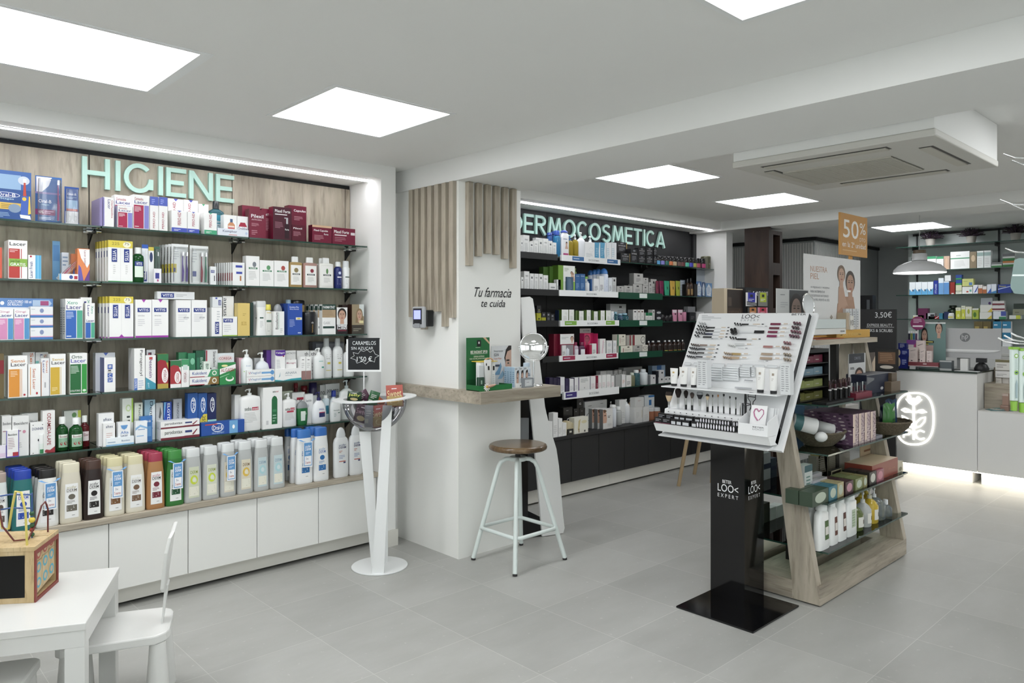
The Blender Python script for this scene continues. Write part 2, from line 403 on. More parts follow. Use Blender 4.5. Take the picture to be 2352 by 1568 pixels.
S('wall_end',lambda b:(b.box(13,13.1,YB,7.1,0,ZC,GREYWALL),b.box(6.98,13.1,7.0,7.1,0,ZC,GREYWALL),b.box(6.98,7.06,NB+.15,7.0,0,ZC,GREYWALL)))
# cove strips
STRIPM=mat('#fbfaff',.5,emit=STRIP_POWER)
for nm,x0,x1,z,lab in(('light_strip',-.5,2.63,2.3985,'long white light strip in the ceiling of the oak hygiene niche'),('light_strip',DX0,6.86,2.4085,'long white light strip in the ceiling of the black cosmetics niche')):
    r=empty(nm,(0,4.175,z));MB().box(x0,x1,-.013,.013,-.008,-.001,STRIPM).build('diffuser',r)
    MB().box(x0,x1,-.016,-.0125,-.006,.0,WHITEMETAL).box(x0,x1,.0125,.016,-.006,.0,WHITEMETAL).build('profile',r)
    tag(r,lab,'light','niche light strips')
# ---------------------------------------------------------------- base cabinets
def cabinet(x0,x1,yf,zt,zb,m,label,group,kick):
    r=empty('base_cabinet',((x0+x1)/2,yf,0));w=(x1-x0)/2-.0005
    MB().box(-w,w,.02,.33,zb,zt,m).build('carcass',r)
    MB().box(-w+.0015,w-.0015,0,.0185,zb,zt-.004,m).build('door',r,bevel=.001)
    return tag(r,label,'cabinet',group)
hx=[-.5,-.11,.28,.67,1.061,1.451,1.838,2.229,2.643]
hl=['','','','white flat door cabinet behind the toy cube and play table','white flat door cabinet directly behind the small white chair','white flat door cabinet just right of the small chair backrest','white flat door cabinet second from the end of the hygiene wall','white flat door cabinet at the column end, behind the candy bowl stand']
for i in range(8):
    cabinet(hx[i],hx[i+1],4.11,.458,.11,CAB_WHITE,hl[i]or 'white flat door cabinet out of frame at the left end','white base cabinets',1)
tag(MB().box(-.5,2.645,4.172,4.2,.02,.1,PLINTH).box(-.5,2.645,4.13,4.172,.098,.108,PLINTH).build('cabinet_plinth'),'pale plinth running along the floor under the white cabinets','plinth')
tag(MB().box(-.52,HX1+.0-.001,4.09,NB-.0125,.46,.49,WOOD_X).build('worktop',bevel=.002),'long oak worktop on top of the white base cabinets','worktop')
dx=[3.56,3.857,4.212,4.567,4.922,5.277,5.635,5.99,6.345,6.7,6.878]
for i in range(10):
    lab=['black flat door cabinet hidden behind the grey column','black flat door cabinet behind the column and the curved white kiosk','black flat door cabinet directly right of the curved white kiosk','black flat door cabinet second to the right of the curved white kiosk','black flat door cabinet third to the right of the curved white kiosk','black flat door cabinet in the middle, below the white dispenser bottles','black flat door cabinet under the tilted makeup display tray edge','black flat door cabinet left of the slanted wooden leg','black flat door cabinet behind the slanted wooden leg','narrow black cabinet at the far end of the cosmetics wall'][i]
    cabinet(dx[i],dx[i+1],4.14,.49,.125,BLACKPANEL,lab,'black base cabinets',1)
tag(MB().box(3.56,5.1,4.17,4.2,.015,.123,PLINTH).box(5.103,6.878,4.17,4.2,.015,.123,PLINTH).build('cabinet_plinth'),'pale plinth running along the floor under the black cabinets','plinth')
tag(MB().box(3.56,6.878,4.12,NB-.0125,.492,.52,BLACKPANEL).build('worktop',bevel=.002),'long black worktop on top of the black base cabinets','worktop')
# ---------------------------------------------------------------- glass shelves
def glass(x0,x1,y0,y1,z,label,group,th=.009,brackets=(),name='glass_shelf',pane=None):
    r=empty(name,((x0+x1)/2,(y0+y1)/2,z));w,d=(x1-x0)/2,(y1-y0)/2
    MB().box(-w,w,-d,d,-th,0,{'t':pane or GLASS,'b':pane or GLASS,'*':GLASS_EDGE}).build('glass_pane',r)
    for bx in brackets:
        k=bx-(x0+x1)/2
        b=MB().box(k-.006,k+.006,d-.13,d+.012,-.028,-.0165,'#1a1a1a').tube([(k-.035,d-.10,-.0165),(k+.035,d-.10,-.0165)],.0065,CHROME,8).tube([(k-.035,d-.035,-.0165),(k+.035,d-.035,-.0165)],.0065,CHROME,8)
        b.add([(k-.004,d+.012,-.09),(k+.004,d+.012,-.09),(k+.004,d+.012,-.02),(k-.004,d+.012,-.02),(k-.004,d-.08,-.02),(k+.004,d-.08,-.02)],[(0,1,2,3),(0,3,4),(1,5,2),(0,4,5,1),(3,2,5,4)],'#1a1a1a')
        b.build('bracket',r)
    return tag(r,label,'shelf',group)
HZ=[1.968,1.684,1.390,1.112,.830]
HN=['topmost','second from top','middle','fourth from top','lowest']
bx=[(-.5,.27),(.274,1.047),(1.053,1.825),(1.831,2.632)]
bn=['out of frame at left','at the left picture edge','under the word on the oak wall','nearest the column']
for i,z in enumerate(HZ):
    for j,(a,c)in enumerate(bx):
        if j==0:continue
        glass(a,c,4.20,4.435,z,'%s glass shelf, oak wall, bay %s'%(HN[i],bn[j]),'glass shelves on the oak wall',brackets=[c]if j<3 else[2.605])
DZ=[2.005,1.712,1.458,1.165,.86]
dn=['topmost','second from top','middle','fourth from top','lowest']
for i,z in enumerate(DZ):
    for j,(a,c)in enumerate(((3.58,5.198),(5.204,6.868))):
        glass(a,c,4.20,4.435,z,'%s dark shelf of the black wall, half near the %s'%(dn[i],'column' if j==0 else 'brown partition'),'shelves on the black wall',brackets=[5.2 if j==0 else 5.913],pane=GLASS_DARK)
# ================================================================ PRODUCTS
class Shelf:
    """a front edge line to set goods along: kind 'Y' faces the camera side of the long walls, 'X' the far wall"""
    def __init__(s,kind,front,z,where):s.kind,s.front,s.z,s.where=kind,front,z,where
    def lat(s,px,py,back=0):
        if s.kind=='Y':p=onY(px,py,s.front+back);return p[0],p[2]
        p=onX(px,py,s.front+back);return-p[1],p[2]
    def put(s,lat,depth_c,z):
        if s.kind=='Y':return(lat,s.front+depth_c,z),0
        return(s.front+depth_c,-lat,z),-PI/2
CAT={}
def category(name):
    for k in('bottle','tube','jar','box','carton','pack','spray','card','bag','stand','tray','vial'):
        if k in name:return{'carton':'box','spray':'bottle','vial':'bottle'}.get(k,k)
    return name.split('_')[-1]
ORD=['second','third','fourth','fifth','sixth','seventh','eighth','ninth','tenth']
def behind_label(label,i):
    w=label.split();k=len(w)
    suf='copy %s in line behind the front one'%ORD[i-1]
    return ' '.join(w[:9])+', '+ORD[i-1]+' in line behind it' if k>10 else label+', '+ORD[i-1]+' in line behind it'
def rowcopies(o,sh,lat,yc,z,step,rows,label,group,dz=0,dl=0):
    if not rows:return
    g=group or ' '.join(label.split(',')[0].split()[:6])+' row'
    o['group']=g
    for i in range(1,rows+1):
        loc,_=sh.put(lat+dl*i,yc+step*i,z+dz*i)
        copy_tree(o,loc=loc,label=behind_label(label,i),group=g)
def geom(sh,l,r,t,yb,zb,ref=None):
    """width, height and centre of something seen between pixels l..r with its top at t"""
    m=(l+r)/2;ty=t if ref is None else ref
    a,_=sh.lat(l,t,yb);c,_=sh.lat(r,t,yb);_,zt=sh.lat(m,t,yb)
    z0=sh.z
    if zb is not None:_,z0=sh.lat(m,zb,yb)
    return a,c,z0,zt
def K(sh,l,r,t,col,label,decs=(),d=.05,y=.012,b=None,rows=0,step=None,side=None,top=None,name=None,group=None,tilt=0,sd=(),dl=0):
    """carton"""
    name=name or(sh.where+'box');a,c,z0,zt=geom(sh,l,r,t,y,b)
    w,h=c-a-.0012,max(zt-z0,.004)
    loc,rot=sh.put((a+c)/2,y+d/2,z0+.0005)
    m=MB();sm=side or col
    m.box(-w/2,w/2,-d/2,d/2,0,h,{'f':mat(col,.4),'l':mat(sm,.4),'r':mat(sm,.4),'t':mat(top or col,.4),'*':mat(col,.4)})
    marks(m,flat_map(-w/2,w/2,0,h,-d/2),decs)
    if sd:marks(m,lambda u,v,e:(-w/2-e,d/2-d*u,h*v),sd)
    o=m.build(name,loc=loc,rot=rot+tilt)
    tag(o,label,category(name),group)
    rowcopies(o,sh,(a+c)/2,y+d/2,z0+.0005,step or d+.0015,rows,label,group,dl=dl)
    return o
# ---- bottles: profiles are (height fraction, width fraction, depth fraction)
P_SHAMP=[(0,.90,.9),(.015,.98,.97),(.05,1,1),(.55,.93,.93),(.78,.80,.86),(.84,.74,.8)]
P_TALL=[(0,.92,.92),(.02,1,1),(.70,1,1),(.76,.93,.93),(.80,.6,.7),(.82,.42,.5)]
P_ROUND=[(0,.9,.9),(.02,1,1),(.55,1,1),(.66,.9,.9),(.72,.6,.6),(.76,.36,.36),(.79,.34,.34)]
P_CYL=[(0,.95,.95),(.015,1,1),(.80,1,1),(.85,.9,.9),(.88,.6,.6)]
P_SPRAY=[(0,.97,.97),(.01,1,1),(.74,1,1),(.78,.8,.8)]
P_DOME=[(0,.9,.9),(.02,1,1),(.62,1,1),(.72,.85,.9),(.76,.6,.8)]
P_WAIST=[(0,1,1),(.02,1,1),(.3,.86,.9),(.55,.8,.85),(.82,.92,.95)]
P_TOT=[(0,.92,.92),(.02,1,1),(.62,1,1),(.70,.92,.92),(.76,.5,.6),(.78,.36,.4)]
def scale_prof(pr,h,w,d):return[(z*h,a*w/2,b*d/2)for z,a,b in pr]
def patch_map(pr,h,w,d,p,u0,u1,z0,z1):
    """front of a lofted body, u across (-1..1), heights as fractions"""
    def at(z):
        for i in range(len(pr)-1):
            if pr[i][0]<=z<=pr[i+1][0]:
                t=(z-pr[i][0])/(pr[i+1][0]-pr[i][0]+1e-9);return pr[i][1]+(pr[i+1][1]-pr[i][1])*t,pr[i][2]+(pr[i+1][2]-pr[i][2])*t
        return pr[-1][1],pr[-1][2]
    def f(u,v,e):
        z=z0+(z1-z0)*v;k=u0+(u1-u0)*u;a,b=at(min(max(z,0),pr[-1][0]))
        k=max(-.97,min(.97,k));y=-b*d/2*(1-abs(k)**p)**(1/p)
        return(k*a*w/2,y-e-.0004,z*h)
    return f
def Bt(sh,l,r,t,body,label,cap=WHITECAP,prof=P_SHAMP,decs=(),lab=None,captype='flat',d=.045,y=.02,rows=0,step=None,p=2.6,name='bottle',group=None,ct=None,capc=None,b=None,dl=0,tilt=0,lz=(.12,.66),lu=(-.72,.72),capw=None,inner=None):
    """bottle, tube or jar; body colour or material, lab = label colour"""
    a,c,z0,zt=geom(sh,l,r,t,y,b)
    w,h=c-a-.001,zt-z0
    if p==2.0:d=w*.98
    loc,rot=sh.put((a+c)/2,y+d/2,z0+.0005)
    bm=mat(body,.3)if isinstance(body,str)else body
    cm=mat(cap,.3)if isinstance(cap,str)else cap
    m=MB();n=20;m.loft(scale_prof(prof,h,w,d),bm,n,p)
    o=m.build(name,loc=loc,rot=rot+tilt)
    zt0=prof[-1][0]*h;cw=(capw or prof[-1][1])*w/2;cd=(capw or prof[-1][2])*d/2
    if inner is not None:
        q=[(z,a_*.9,b_*.9)for z,a_,b_ in prof if z<inner[0]]+[(inner[0],prof[1][1]*.9,prof[1][2]*.9)]
        q[0]=(.012,)+q[0][1:]
        MB().loft(scale_prof(q,h,w,d),inner[1],n,p).build('liquid',o)
    k=MB()
    if captype=='flat':
        k.loft([(zt0,cw*1.02,cd*1.02),(h-.006,cw*1.0,cd*1.0),(h-.001,cw*.93,cd*.93),(h,cw*.8,cd*.8)],cm,n,p)
    elif captype=='dome':
        k.loft([(zt0,cw,cd)]+[(zt0+(h-zt0)*math.sin(q),cw*math.cos(q)+.001,cd*math.cos(q)+.001)for q in(.25,.6,.9,1.2,1.45)],cm,n,2.2)
    elif captype=='screw':
        k.loft([(zt0,cw*1.1,cw*1.1),(h-.002,cw*1.05,cw*1.05),(h,cw*.9,cw*.9)],cm,n,2)
    elif captype=='pump':
        rr=min(cw,.013);z1=zt0+(h-zt0)*.34
        k.loft([(zt0,rr,rr),(z1,rr*.95,rr*.95)],cm,12,2).tube([(0,0,z1),(0,0,h-.008)],rr*.36,cm,8)
        k.loft([(h-.012,rr*.6,rr*.6),(h-.002,rr*.65,rr*.65),(h,rr*.5,rr*.5)],cm,10,2).tube([(0,0,h-.006),(-rr*1.6,-rr*.6,h-.005),(-rr*2.3,-rr*.9,h-.012)],rr*.3,cm,6)
    if captype!='none':k.build('pump' if captype=='pump' else 'cap',o)
    if lab is not None or decs:
        g=MB();mp=patch_map(prof,h,w,d,p,lu[0],lu[1],lz[0],lz[1])
        dd=list(decs)
        if lab is not None:dd=[('r',0,0,1,1,lab)]+dd
        marks(g,mp,dd,True);g.build('label',o)
    tag(o,label,category(name),group)
    if isinstance(label,str):rowcopies(o,sh,(a+c)/2,y+d/2,z0+.0005,step or d+.003,rows,label,group,dl=dl)
    return o
# ---- hanging card or blister pack standing on a shelf
def brush(m,x,z0,z1,y,col,w=.006):
    m.tube([(x,y,z0),(x+.002,y,z0+(z1-z0)*.35),(x,y,z0+(z1-z0)*.6),(x,y,z1)],[w*.8,w,w*.45,w*.4],col,6)
    m.box(x-w*.7,x+w*.7,y-.012,y-.002,z1-.022,z1,'#f2f2f4')
def Bl(sh,l,r,t,col,label,brushes=(),decs=(),d=.02,y=.02,rows=0,step=None,group=None,b=None,tilt=0,clear=True,lean=0,dl=0):
    a,c,z0,zt=geom(sh,l,r,t,y,b);w,h=c-a-.001,zt-z0
    loc,rot=sh.put((a+c)/2,y+d/2,z0+.0005)
    m=MB();m.box(-w/2,w/2,d/2-.0015,d/2,0,h,mat(col,.35))
    marks(m,flat_map(-w/2,w/2,0,h,d/2-.0015),decs)
    o=m.build('blister_pack',loc=loc,rot=rot+tilt);o.rotation_euler[1]=lean
    if brushes:
        g=MB()
        for u,v0,v1,cc in brushes:brush(g,-w/2+w*u,h*v0,h*v1,0,cc,min(.006,w*.09))
        g.build('toothbrush',o)
    if clear:
        g=MB();g.loft([(h*.04,w*.44,d*.42),(h*.5,w*.45,d*.45),(h*.93,w*.42,d*.38)],BLISTER,16,4,c=(0,-.002,0));g.build('clear_cover',o)
    tag(o,label,'pack',group)
    rowcopies(o,sh,(a+c)/2,y+d/2,z0+.0005,step or d+.001,rows,label,group,dl=dl)
    return o
W_='#efefed';NAVY='#1f2f7a';GR='#b9bbbd';TXT='#55585c'
def vitis(u0,v0,u1,v1,rot=0):return[('r',u0,v0,u1,v1,'#23398f'),('t','VITIS',u0+(u1-u0)*.18,v0+(v1-v0)*.12,u1-(u1-u0)*.18,v1-(v1-v0)*.12,'#ffffff',rot)]if rot else[('r',u0,v0,u1,v1,'#23398f'),('t','VITIS',u0+(u1-u0)*.1,v0+(v1-v0)*.2,u1-(u1-u0)*.1,v1-(v1-v0)*.2,'#ffffff')]
def lacer(top,c1,c2,c3='#24308f',kol='#b0203c',s=None):
    o=[('t',top,.08,.84,.62,.92,kol)]if top else[]
    return o+[('t','Lacer',.07,.74,.9,.83,c3),('r',.03,.02,.64,.70,c1),('r',.68,.02,.97,.70,c2),('l',.08,.5,.5,.66,4,'#f4e8ea'),('l',.08,.05,.5,.1,1,'#f4e8ea')]
small=lambda c=TXT,v0=.15,v1=.5,n=5:[('l',.12,v0,.85,v1,n,c)]

H1,H2,H3,H4,H5=[Shelf('Y',4.2,z,'hygiene_')for z in HZ];H6=Shelf('Y',4.095,.49,'')
# ---------------- top shelf of the oak wall
o=K(H1,-26,72,392,'#1c4f9c','large blue electric toothbrush carton on the top shelf at the left edge',[
    ('r',0,.62,1,1,'#3866b4'),('r',.1,.62,.75,.92,'#8fb4dc'),('e',.82,.82,.14,.09,'#cfd9e8'),('r',0,.2,.78,.34,'#e0b84a'),('l',.28,.22,.7,.32,3,'#8a6a2a'),('e',.4,.5,.33,.055,'#dfe8f6'),('e',.4,.5,.31,.045,'#22449a'),('t','Oral-B',.18,.465,.62,.535,'#ffffff'),('t','Stages',.26,.39,.58,.44,'#bfe0f4'),('e',.6,.23,.15,.09,'#7f97b5'),
    ('p',[(.74,.1),(.92,.1),(.93,.5),(.76,.5)],'#3a60c0'),('e',.83,.44,.05,.04,'#f2c83a'),('p',[(.92,.12),(.99,.14),(.97,.5),(.94,.5)],'#f0c93c'),('p',[(.8,.5),(.88,.5),(.86,.8),(.82,.8)],'#c8402c'),('r',.8,.78,.88,.86,'#f0f0f4'),('p',[(.74,.04),(.99,.02),(.97,.1),(.72,.11)],'#f0f0f0'),('l',.05,.03,.5,.14,4,'#9fc4e8')],d=.06)
Bl(H1,85,147,403,'#2b63ad','clear blister with a child electric toothbrush, purple and light blue, top shelf',[(.82,.06,.92,'#b04a80')],[('p',[(.04,.98),(.62,.98),(.5,.8),(.25,.66),(.04,.64)],'#f2f1f8'),('r',.0,.62,1,.66,'#8a7ab8'),('t','Oral-B',.12,.43,.6,.5,'#ffffff'),('t','Stages',.22,.37,.52,.41,'#a8d8f0'),('r',0,.17,.75,.29,'#8e2a6e'),('t','90%',.08,.2,.3,.26,'#ffffff'),('l',.35,.2,.7,.27,2,'#e8c8e0'),('l',.08,.04,.6,.13,3,'#cfe0f4'),('r',.78,.05,.98,.42,'#5f9fcb')],d=.045)
Bl(H1,151,185,428,'#2450a4','small blue and white brush head blister between toothbrush pack and panel joint',[(.3,.1,.33,'#f4f4f6'),(.7,.1,.33,'#f4f4f6')],[('r',.06,.02,.94,.35,'#f0eff2'),('t','Oral-B',.2,.78,.8,.84,'#ffffff'),('r',.1,.4,.9,.65,'#8fb6da'),('r',.1,.36,.9,.42,'#c8584c'),('l',.15,.68,.85,.74,2,'#a8c8e8')],d=.03)
K(H1,229,236,455,'#8f84b8','thin purple edged carton at the left end of the clorhexidine group',d=.16)
K(H1,237,262,453,W_,'white carton with vertical writing and lavender side, left of the crimson ones',[('t','Lacer',.42,.6,.68,.92,'#24308f',-90),('t','Clorhexidina',.74,.3,.92,.9,'#b0203c',-90),('r',.0,.02,.1,.98,'#8d86c9')],side='#8d86c9',d=.15)
K(H1,263,305,449,W_,'tall white, crimson and lavender carton behind the smaller one like it',lacer('Clorhexidina','#b3174a','#8484d2'),y=.07,d=.06)
K(H1,270,305,473,W_,'small white, crimson and lavender carton standing in front of a taller one',lacer('Clorhexidina','#b3174a','#8484d2'),d=.05)
K(H1,306,343,448,W_,'tall white, crimson and lavender carton beside the blue topped pair',lacer('Clorhexidina','#b3174a','#8484d2'),d=.07)
PA=lambda c,top=1:[('t','PERIO·AID',.55,.08,.8,.62,'#b0304c',-90*-1),('l',.15,.1,.35,.5,2,'#9aa0a6')]
K(H1,344,364,452,W_,'slim white carton with blue top, touching the crimson carton',[('r',0,.74,1,1,'#4a5fc4'),('t','PERIO·AID',.35,.06,.6,.55,'#b0304c',90),('l',.2,.78,.6,.94,3,'#9fb0f0')],d=.07)
K(H1,364.5,385,453,W_,'slim white carton with blue top, second of the pair',[('r',0,.74,1,1,'#4a5fc4'),('t','PERIO·AID',.35,.06,.6,.55,'#b0304c',90),('l',.2,.78,.6,.94,3,'#9fb0f0')],d=.07)
tall=[('p',[(.35,1),(.65,1),(.5,.93)],'#4a54c8'),('t','PERIO·AID',.3,.4,.5,.9,'#b0304c',90),('r',0,0,1,.14,'#3c50c0')]
K(H1,386,421,457,W_,'tall white carton with blue base, behind small white ones, left',tall,y=.075,d=.06)
K(H1,421.5,455,460,W_,'tall white carton with small blue notch at its top, behind, right',tall,y=.075,d=.06)
K(H1,455.5,479,469,W_,'tall white carton with green notch behind the green based one',[('p',[(.35,1),(.65,1),(.5,.93)],'#3ab47a'),('r',0,0,1,.14,'#2a9a68')],y=.075,d=.06)
sm_=lambda c:[('p',[(.35,1),(.65,1),(.5,.94)],c),('t','PERIO·AID',.38,.32,.6,.92,'#b0304c',90),('r',0,0,1,.2,c),('l',.15,.05,.6,.14,2,'#ffffff')]
K(H1,394,430,484,W_,'small white carton with blue base, front row, beside the slim pair',sm_('#3c50c0'),d=.055)
K(H1,430.5,458,487,W_,'small white carton with blue base, front row, second one',sm_('#3c50c0'),d=.055)
K(H1,469,498,489,W_,'small white carton with green base, front row of the top shelf',sm_('#3aa878'),d=.055)
Bt(H1,481,519,461,TEALLIQ,'mouthwash bottle with teal label and chequered black cap on the top shelf',cap='#2c2f33',prof=P_TOT,captype='screw',d=.06,y=.09,lab='#2a8ea8',decs=[('t','LISTERINE',.1,.55,.9,.68,'#ffffff'),('t','ZERO',.25,.4,.75,.5,'#ffffff'),('r',0,.3,1,.5,'#cfe4ea'),('t','ZERO',.2,.34,.8,.46,'#2a5a80')],lz=(.1,.6))
K(H1,514,544,494,W_,'white carton printed with an amber mouthwash bottle, left one',[('p',[(.3,.12),(.85,.12),(.85,.55),(.7,.66),(.45,.66),(.3,.55)],'#cc8a5c'),('r',.48,.66,.68,.82,'#3d5c86'),('r',.34,.25,.8,.5,'#e8d0c4'),('r',.34,.34,.8,.42,'#c05050')],d=.05,y=.03)
K(H1,544.5,570,497,W_,'white carton with crimson trapezoid and crimson base stripe',[('p',[(.12,.5),(.9,.5),(.72,.7),(.3,.7)],'#b0203c'),('t','Oraldine',.06,.34,.94,.48,'#2a3a6a'),('r',0,.12,1,.28,'#b0203c'),('t','Antiseptico',.1,.15,.8,.24,'#ffffff')],d=.05,y=.03)
K(H1,500,571,526,'#dfe4ee','flat pale carton lying in front of the amber bottle cartons',[('t','Kemphor',.16,.38,.62,.8,'#3c4a74'),('r',.35,.12,.62,.2,'#d06a5a'),('e',.93,.5,.04,.2,'#b8c8e4')],d=.022,y=.006)
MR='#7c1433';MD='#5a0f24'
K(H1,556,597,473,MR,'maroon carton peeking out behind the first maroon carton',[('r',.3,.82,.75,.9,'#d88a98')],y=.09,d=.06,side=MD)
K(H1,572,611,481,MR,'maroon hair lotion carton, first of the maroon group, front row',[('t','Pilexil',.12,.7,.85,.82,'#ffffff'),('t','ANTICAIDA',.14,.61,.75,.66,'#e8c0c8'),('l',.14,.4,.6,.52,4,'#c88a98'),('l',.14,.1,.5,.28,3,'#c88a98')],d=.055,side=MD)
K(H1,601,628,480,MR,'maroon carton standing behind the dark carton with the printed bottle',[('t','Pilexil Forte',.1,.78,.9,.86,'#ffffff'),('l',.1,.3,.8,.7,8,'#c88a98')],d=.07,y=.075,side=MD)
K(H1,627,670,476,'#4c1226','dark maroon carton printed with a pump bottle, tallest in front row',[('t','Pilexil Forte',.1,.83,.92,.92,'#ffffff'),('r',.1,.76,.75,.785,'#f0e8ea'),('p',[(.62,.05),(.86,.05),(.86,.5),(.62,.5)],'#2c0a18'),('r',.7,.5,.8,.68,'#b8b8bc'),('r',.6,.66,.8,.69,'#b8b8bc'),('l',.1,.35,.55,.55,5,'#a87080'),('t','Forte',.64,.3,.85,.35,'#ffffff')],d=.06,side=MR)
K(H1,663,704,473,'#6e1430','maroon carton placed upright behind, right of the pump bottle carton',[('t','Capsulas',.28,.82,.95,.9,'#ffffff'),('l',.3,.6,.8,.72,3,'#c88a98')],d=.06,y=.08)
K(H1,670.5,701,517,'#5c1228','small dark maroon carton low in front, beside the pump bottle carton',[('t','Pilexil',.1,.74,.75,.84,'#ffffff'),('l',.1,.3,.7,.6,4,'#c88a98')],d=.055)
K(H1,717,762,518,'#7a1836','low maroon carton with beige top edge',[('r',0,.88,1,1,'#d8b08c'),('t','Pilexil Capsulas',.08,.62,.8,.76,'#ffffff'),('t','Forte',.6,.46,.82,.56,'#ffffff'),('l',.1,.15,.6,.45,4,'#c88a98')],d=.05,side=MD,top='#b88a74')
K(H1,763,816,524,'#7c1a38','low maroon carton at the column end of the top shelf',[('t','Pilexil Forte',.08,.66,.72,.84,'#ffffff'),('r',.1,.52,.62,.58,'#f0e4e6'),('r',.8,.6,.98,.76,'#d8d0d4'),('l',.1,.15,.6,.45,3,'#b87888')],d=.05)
# ---------------- second shelf
K(H2,-20,5,568,'#d8573f','red orange carton cut by the left picture edge',d=.05)
K(H2,19,63,552,W_,'tall white and red mouthwash carton with green band',[('t','Lacer',.06,.86,.92,.95,'#23262a'),('r',.02,.02,.6,.78,'#c23a34'),('r',.66,.02,.7,.78,'#c23a34'),('l',.07,.68,.5,.76,2,'#f4d8d4'),('r',.02,.32,1,.52,'#86b440'),('t','Lacer Fresh',.1,.43,.6,.49,'#1e4a20'),('t','GRATIS',.1,.335,.9,.41,'#ffffff')],d=.055,rows=1)
K(H2,64.5,95,586,W_,'white and light blue carton with vertical writing, beside the red one',[('t','Lacer Fresh',.1,.06,.34,.72,'#2a3a8a',90),('r',.55,.02,1,1,'#58b0e0'),('r',.72,.02,.78,1,'#8cd0f0'),('e',.2,.94,.08,.04,'#c02040')],d=.04)
Bl(H2,122,140,553,'#5f96c4','narrow blue brush pack leaning upright behind the tilted toothbrush blister',[],[('r',.1,.5,.9,.9,'#4a80b8')],y=.12,clear=False)
Bl(H2,128,146,570,'#c8d0da','tilted toothbrush blister with magenta and orange handles leaning over',[(.3,.04,.9,'#c02a5a'),(.68,.04,.9,'#e09048')],[('r',.1,.1,.9,.5,'#e8b8c8')],lean=.72,d=.02,y=.03)
K(H2,142,158,580,'#d4dae2','pale toothbrush carton behind the tilted blister',[('l',.1,.5,.9,.9,3,'#7f96b4')],d=.03,y=.1)
K(H2,163,177,583,'#b8683c','narrow orange brown toothpaste pack left of the white childrens carton',[('p',[(.2,.1),(.7,.1),(.5,.6)],'#3a58a0')],d=.03,y=.04)
K(H2,177.5,206,571,'#e8864c','orange and purple childrens toothpaste carton with white upper corner',[('p',[(.1,.98),(1,.98),(1,.55),(.8,.4),(.3,.7)],W_),('t','Lacer junior',.5,.48,.72,.94,'#a02838',-90),('p',[(0,0),(.5,0),(.3,.4),(.1,.5)],'#6a5cb4'),('p',[(.55,0),(1,0),(1,.35)],'#6a3f8e')],d=.045)
K(H2,136,180,629,W_,'flat white and blue carton lying below the tilted blister',[('r',0,0,.1,1,'#5fa8d8'),('e',.62,.5,.1,.3,'#3850a0'),('r',.78,.2,.96,.7,'#c03040')],d=.02,y=.004)
K(H2,248,305,553,W_,'double white toothpaste carton with yellow top band, second shelf',[('r',0,.83,1,1,'#e0cc3e'),('t','225',.15,.89,.45,.96,'#9a8a30'),('e',.76,.91,.16,.07,'#f4f0d0'),('t','75',.66,.9,.85,.96,'#6a6a60'),('r',.495,0,.505,.83,'#d4d4d2'),('r',0,0,1,.02,'#3aa050')]+vitis(.14,.48,.36,.8,-90)+vitis(.64,.48,.86,.8,-90)+[('l',.2,.18,.3,.42,5,'#c8c8c6'),('l',.7,.18,.8,.42,5,'#c8c8c6')],d=.034,rows=4,top='#e0cc3e',dl=-.004,sd=[('r',0,.83,1,1,'#cdb935'),('r',.3,.6,.7,.75,'#23398f')],group='double white toothpaste cartons with yellow band, second shelf')
Bt(H2,306,333,568,GREENLIQ,'clear bottle of green mouthwash with white cap and blue label band',prof=P_TALL,captype='screw',cap=WHITECAP,d=.045,lab='#dfeede',decs=[('r',0,.7,1,1,'#23398f'),('t','VITIS',.15,.76,.85,.94,'#ffffff')],lz=(.15,.6),inner=(.62,mat('#3c8a45',.2)),capw=.55)
Bl(H2,328,343,561,'#e9eef4','white brush pack with blue hanging tab right of the green mouthwash',[(.5,.1,.85,'#f2f2f4')],[('r',0,.9,1,1,'#2a5cc0')]+vitis(.2,.04,.8,.3,90),clear=False,y=.03)
Bl(H2,343.5,356,567,'#eceeee','white brush pack with yellow tab and dark oval window',[],[('r',0,.9,1,1,'#d8c43c'),('e',.5,.72,.3,.14,'#2a3a6a')],clear=False,y=.03)
Bl(H2,357,370,566,'#3a6a58','dark green brush pack standing behind the small white tube pack',[(.5,.3,.85,'#1f3a34')],vitis(.15,.12,.85,.32,90),y=.05)
K(H2,354,371,617,'#e8e6ea','tiny white tube carton in front of the green brush pack',[('r',.15,.3,.7,.7,'#3a3f94'),('r',.4,.1,.6,.25,'#b03070')],d=.02,y=.006)
Bl(H2,397,436,560,'#eef0ee','white blister with two purple toothbrushes, front of a row',[(.62,.06,.8,'#6a4cae'),(.86,.06,.8,'#6a4cae')],[('r',0,.28,.3,.5,'#d8c43c'),('r',.1,.3,.24,.4,'#23398f'),('l',.1,.6,.45,.9,5,'#c8ccd0')],rows=4,step=.032,d=.024,group='white purple toothbrush blisters',dl=-.006)
Bl(H2,439,482,564,'#eef0ee','white blister with one red and one green toothbrush, second shelf',[(.6,.06,.82,'#a8344a'),(.82,.06,.82,'#3f9a78')],[('l',.1,.55,.4,.9,5,'#c8ccd0'),('r',.15,.2,.35,.34,'#23398f')],rows=2,d=.024,dl=.008)
K(H2,483,497,612,'#e6e8e8','small white blister carton between toothbrush blister and interdental row',vitis(.1,.65,.7,.8)+[('r',.6,.2,.75,.5,'#4a4a4c')],d=.03,y=.02)
K(H2,534,562,603,'#e9ebea','front interdental brush pack of the long row with red bands',[('r',.25,.78,.8,.88,'#3c4cb0'),('r',.3,.5,.8,.6,'#3c4cb0'),('r',.6,.2,.72,.42,'#b06a30')],d=.0155,rows=8,step=.0175,side='#d8d8d6',sd=[('r',0,.2,1,.55,'#a03038')],dl=-.006,group='interdental brush packs in a row')
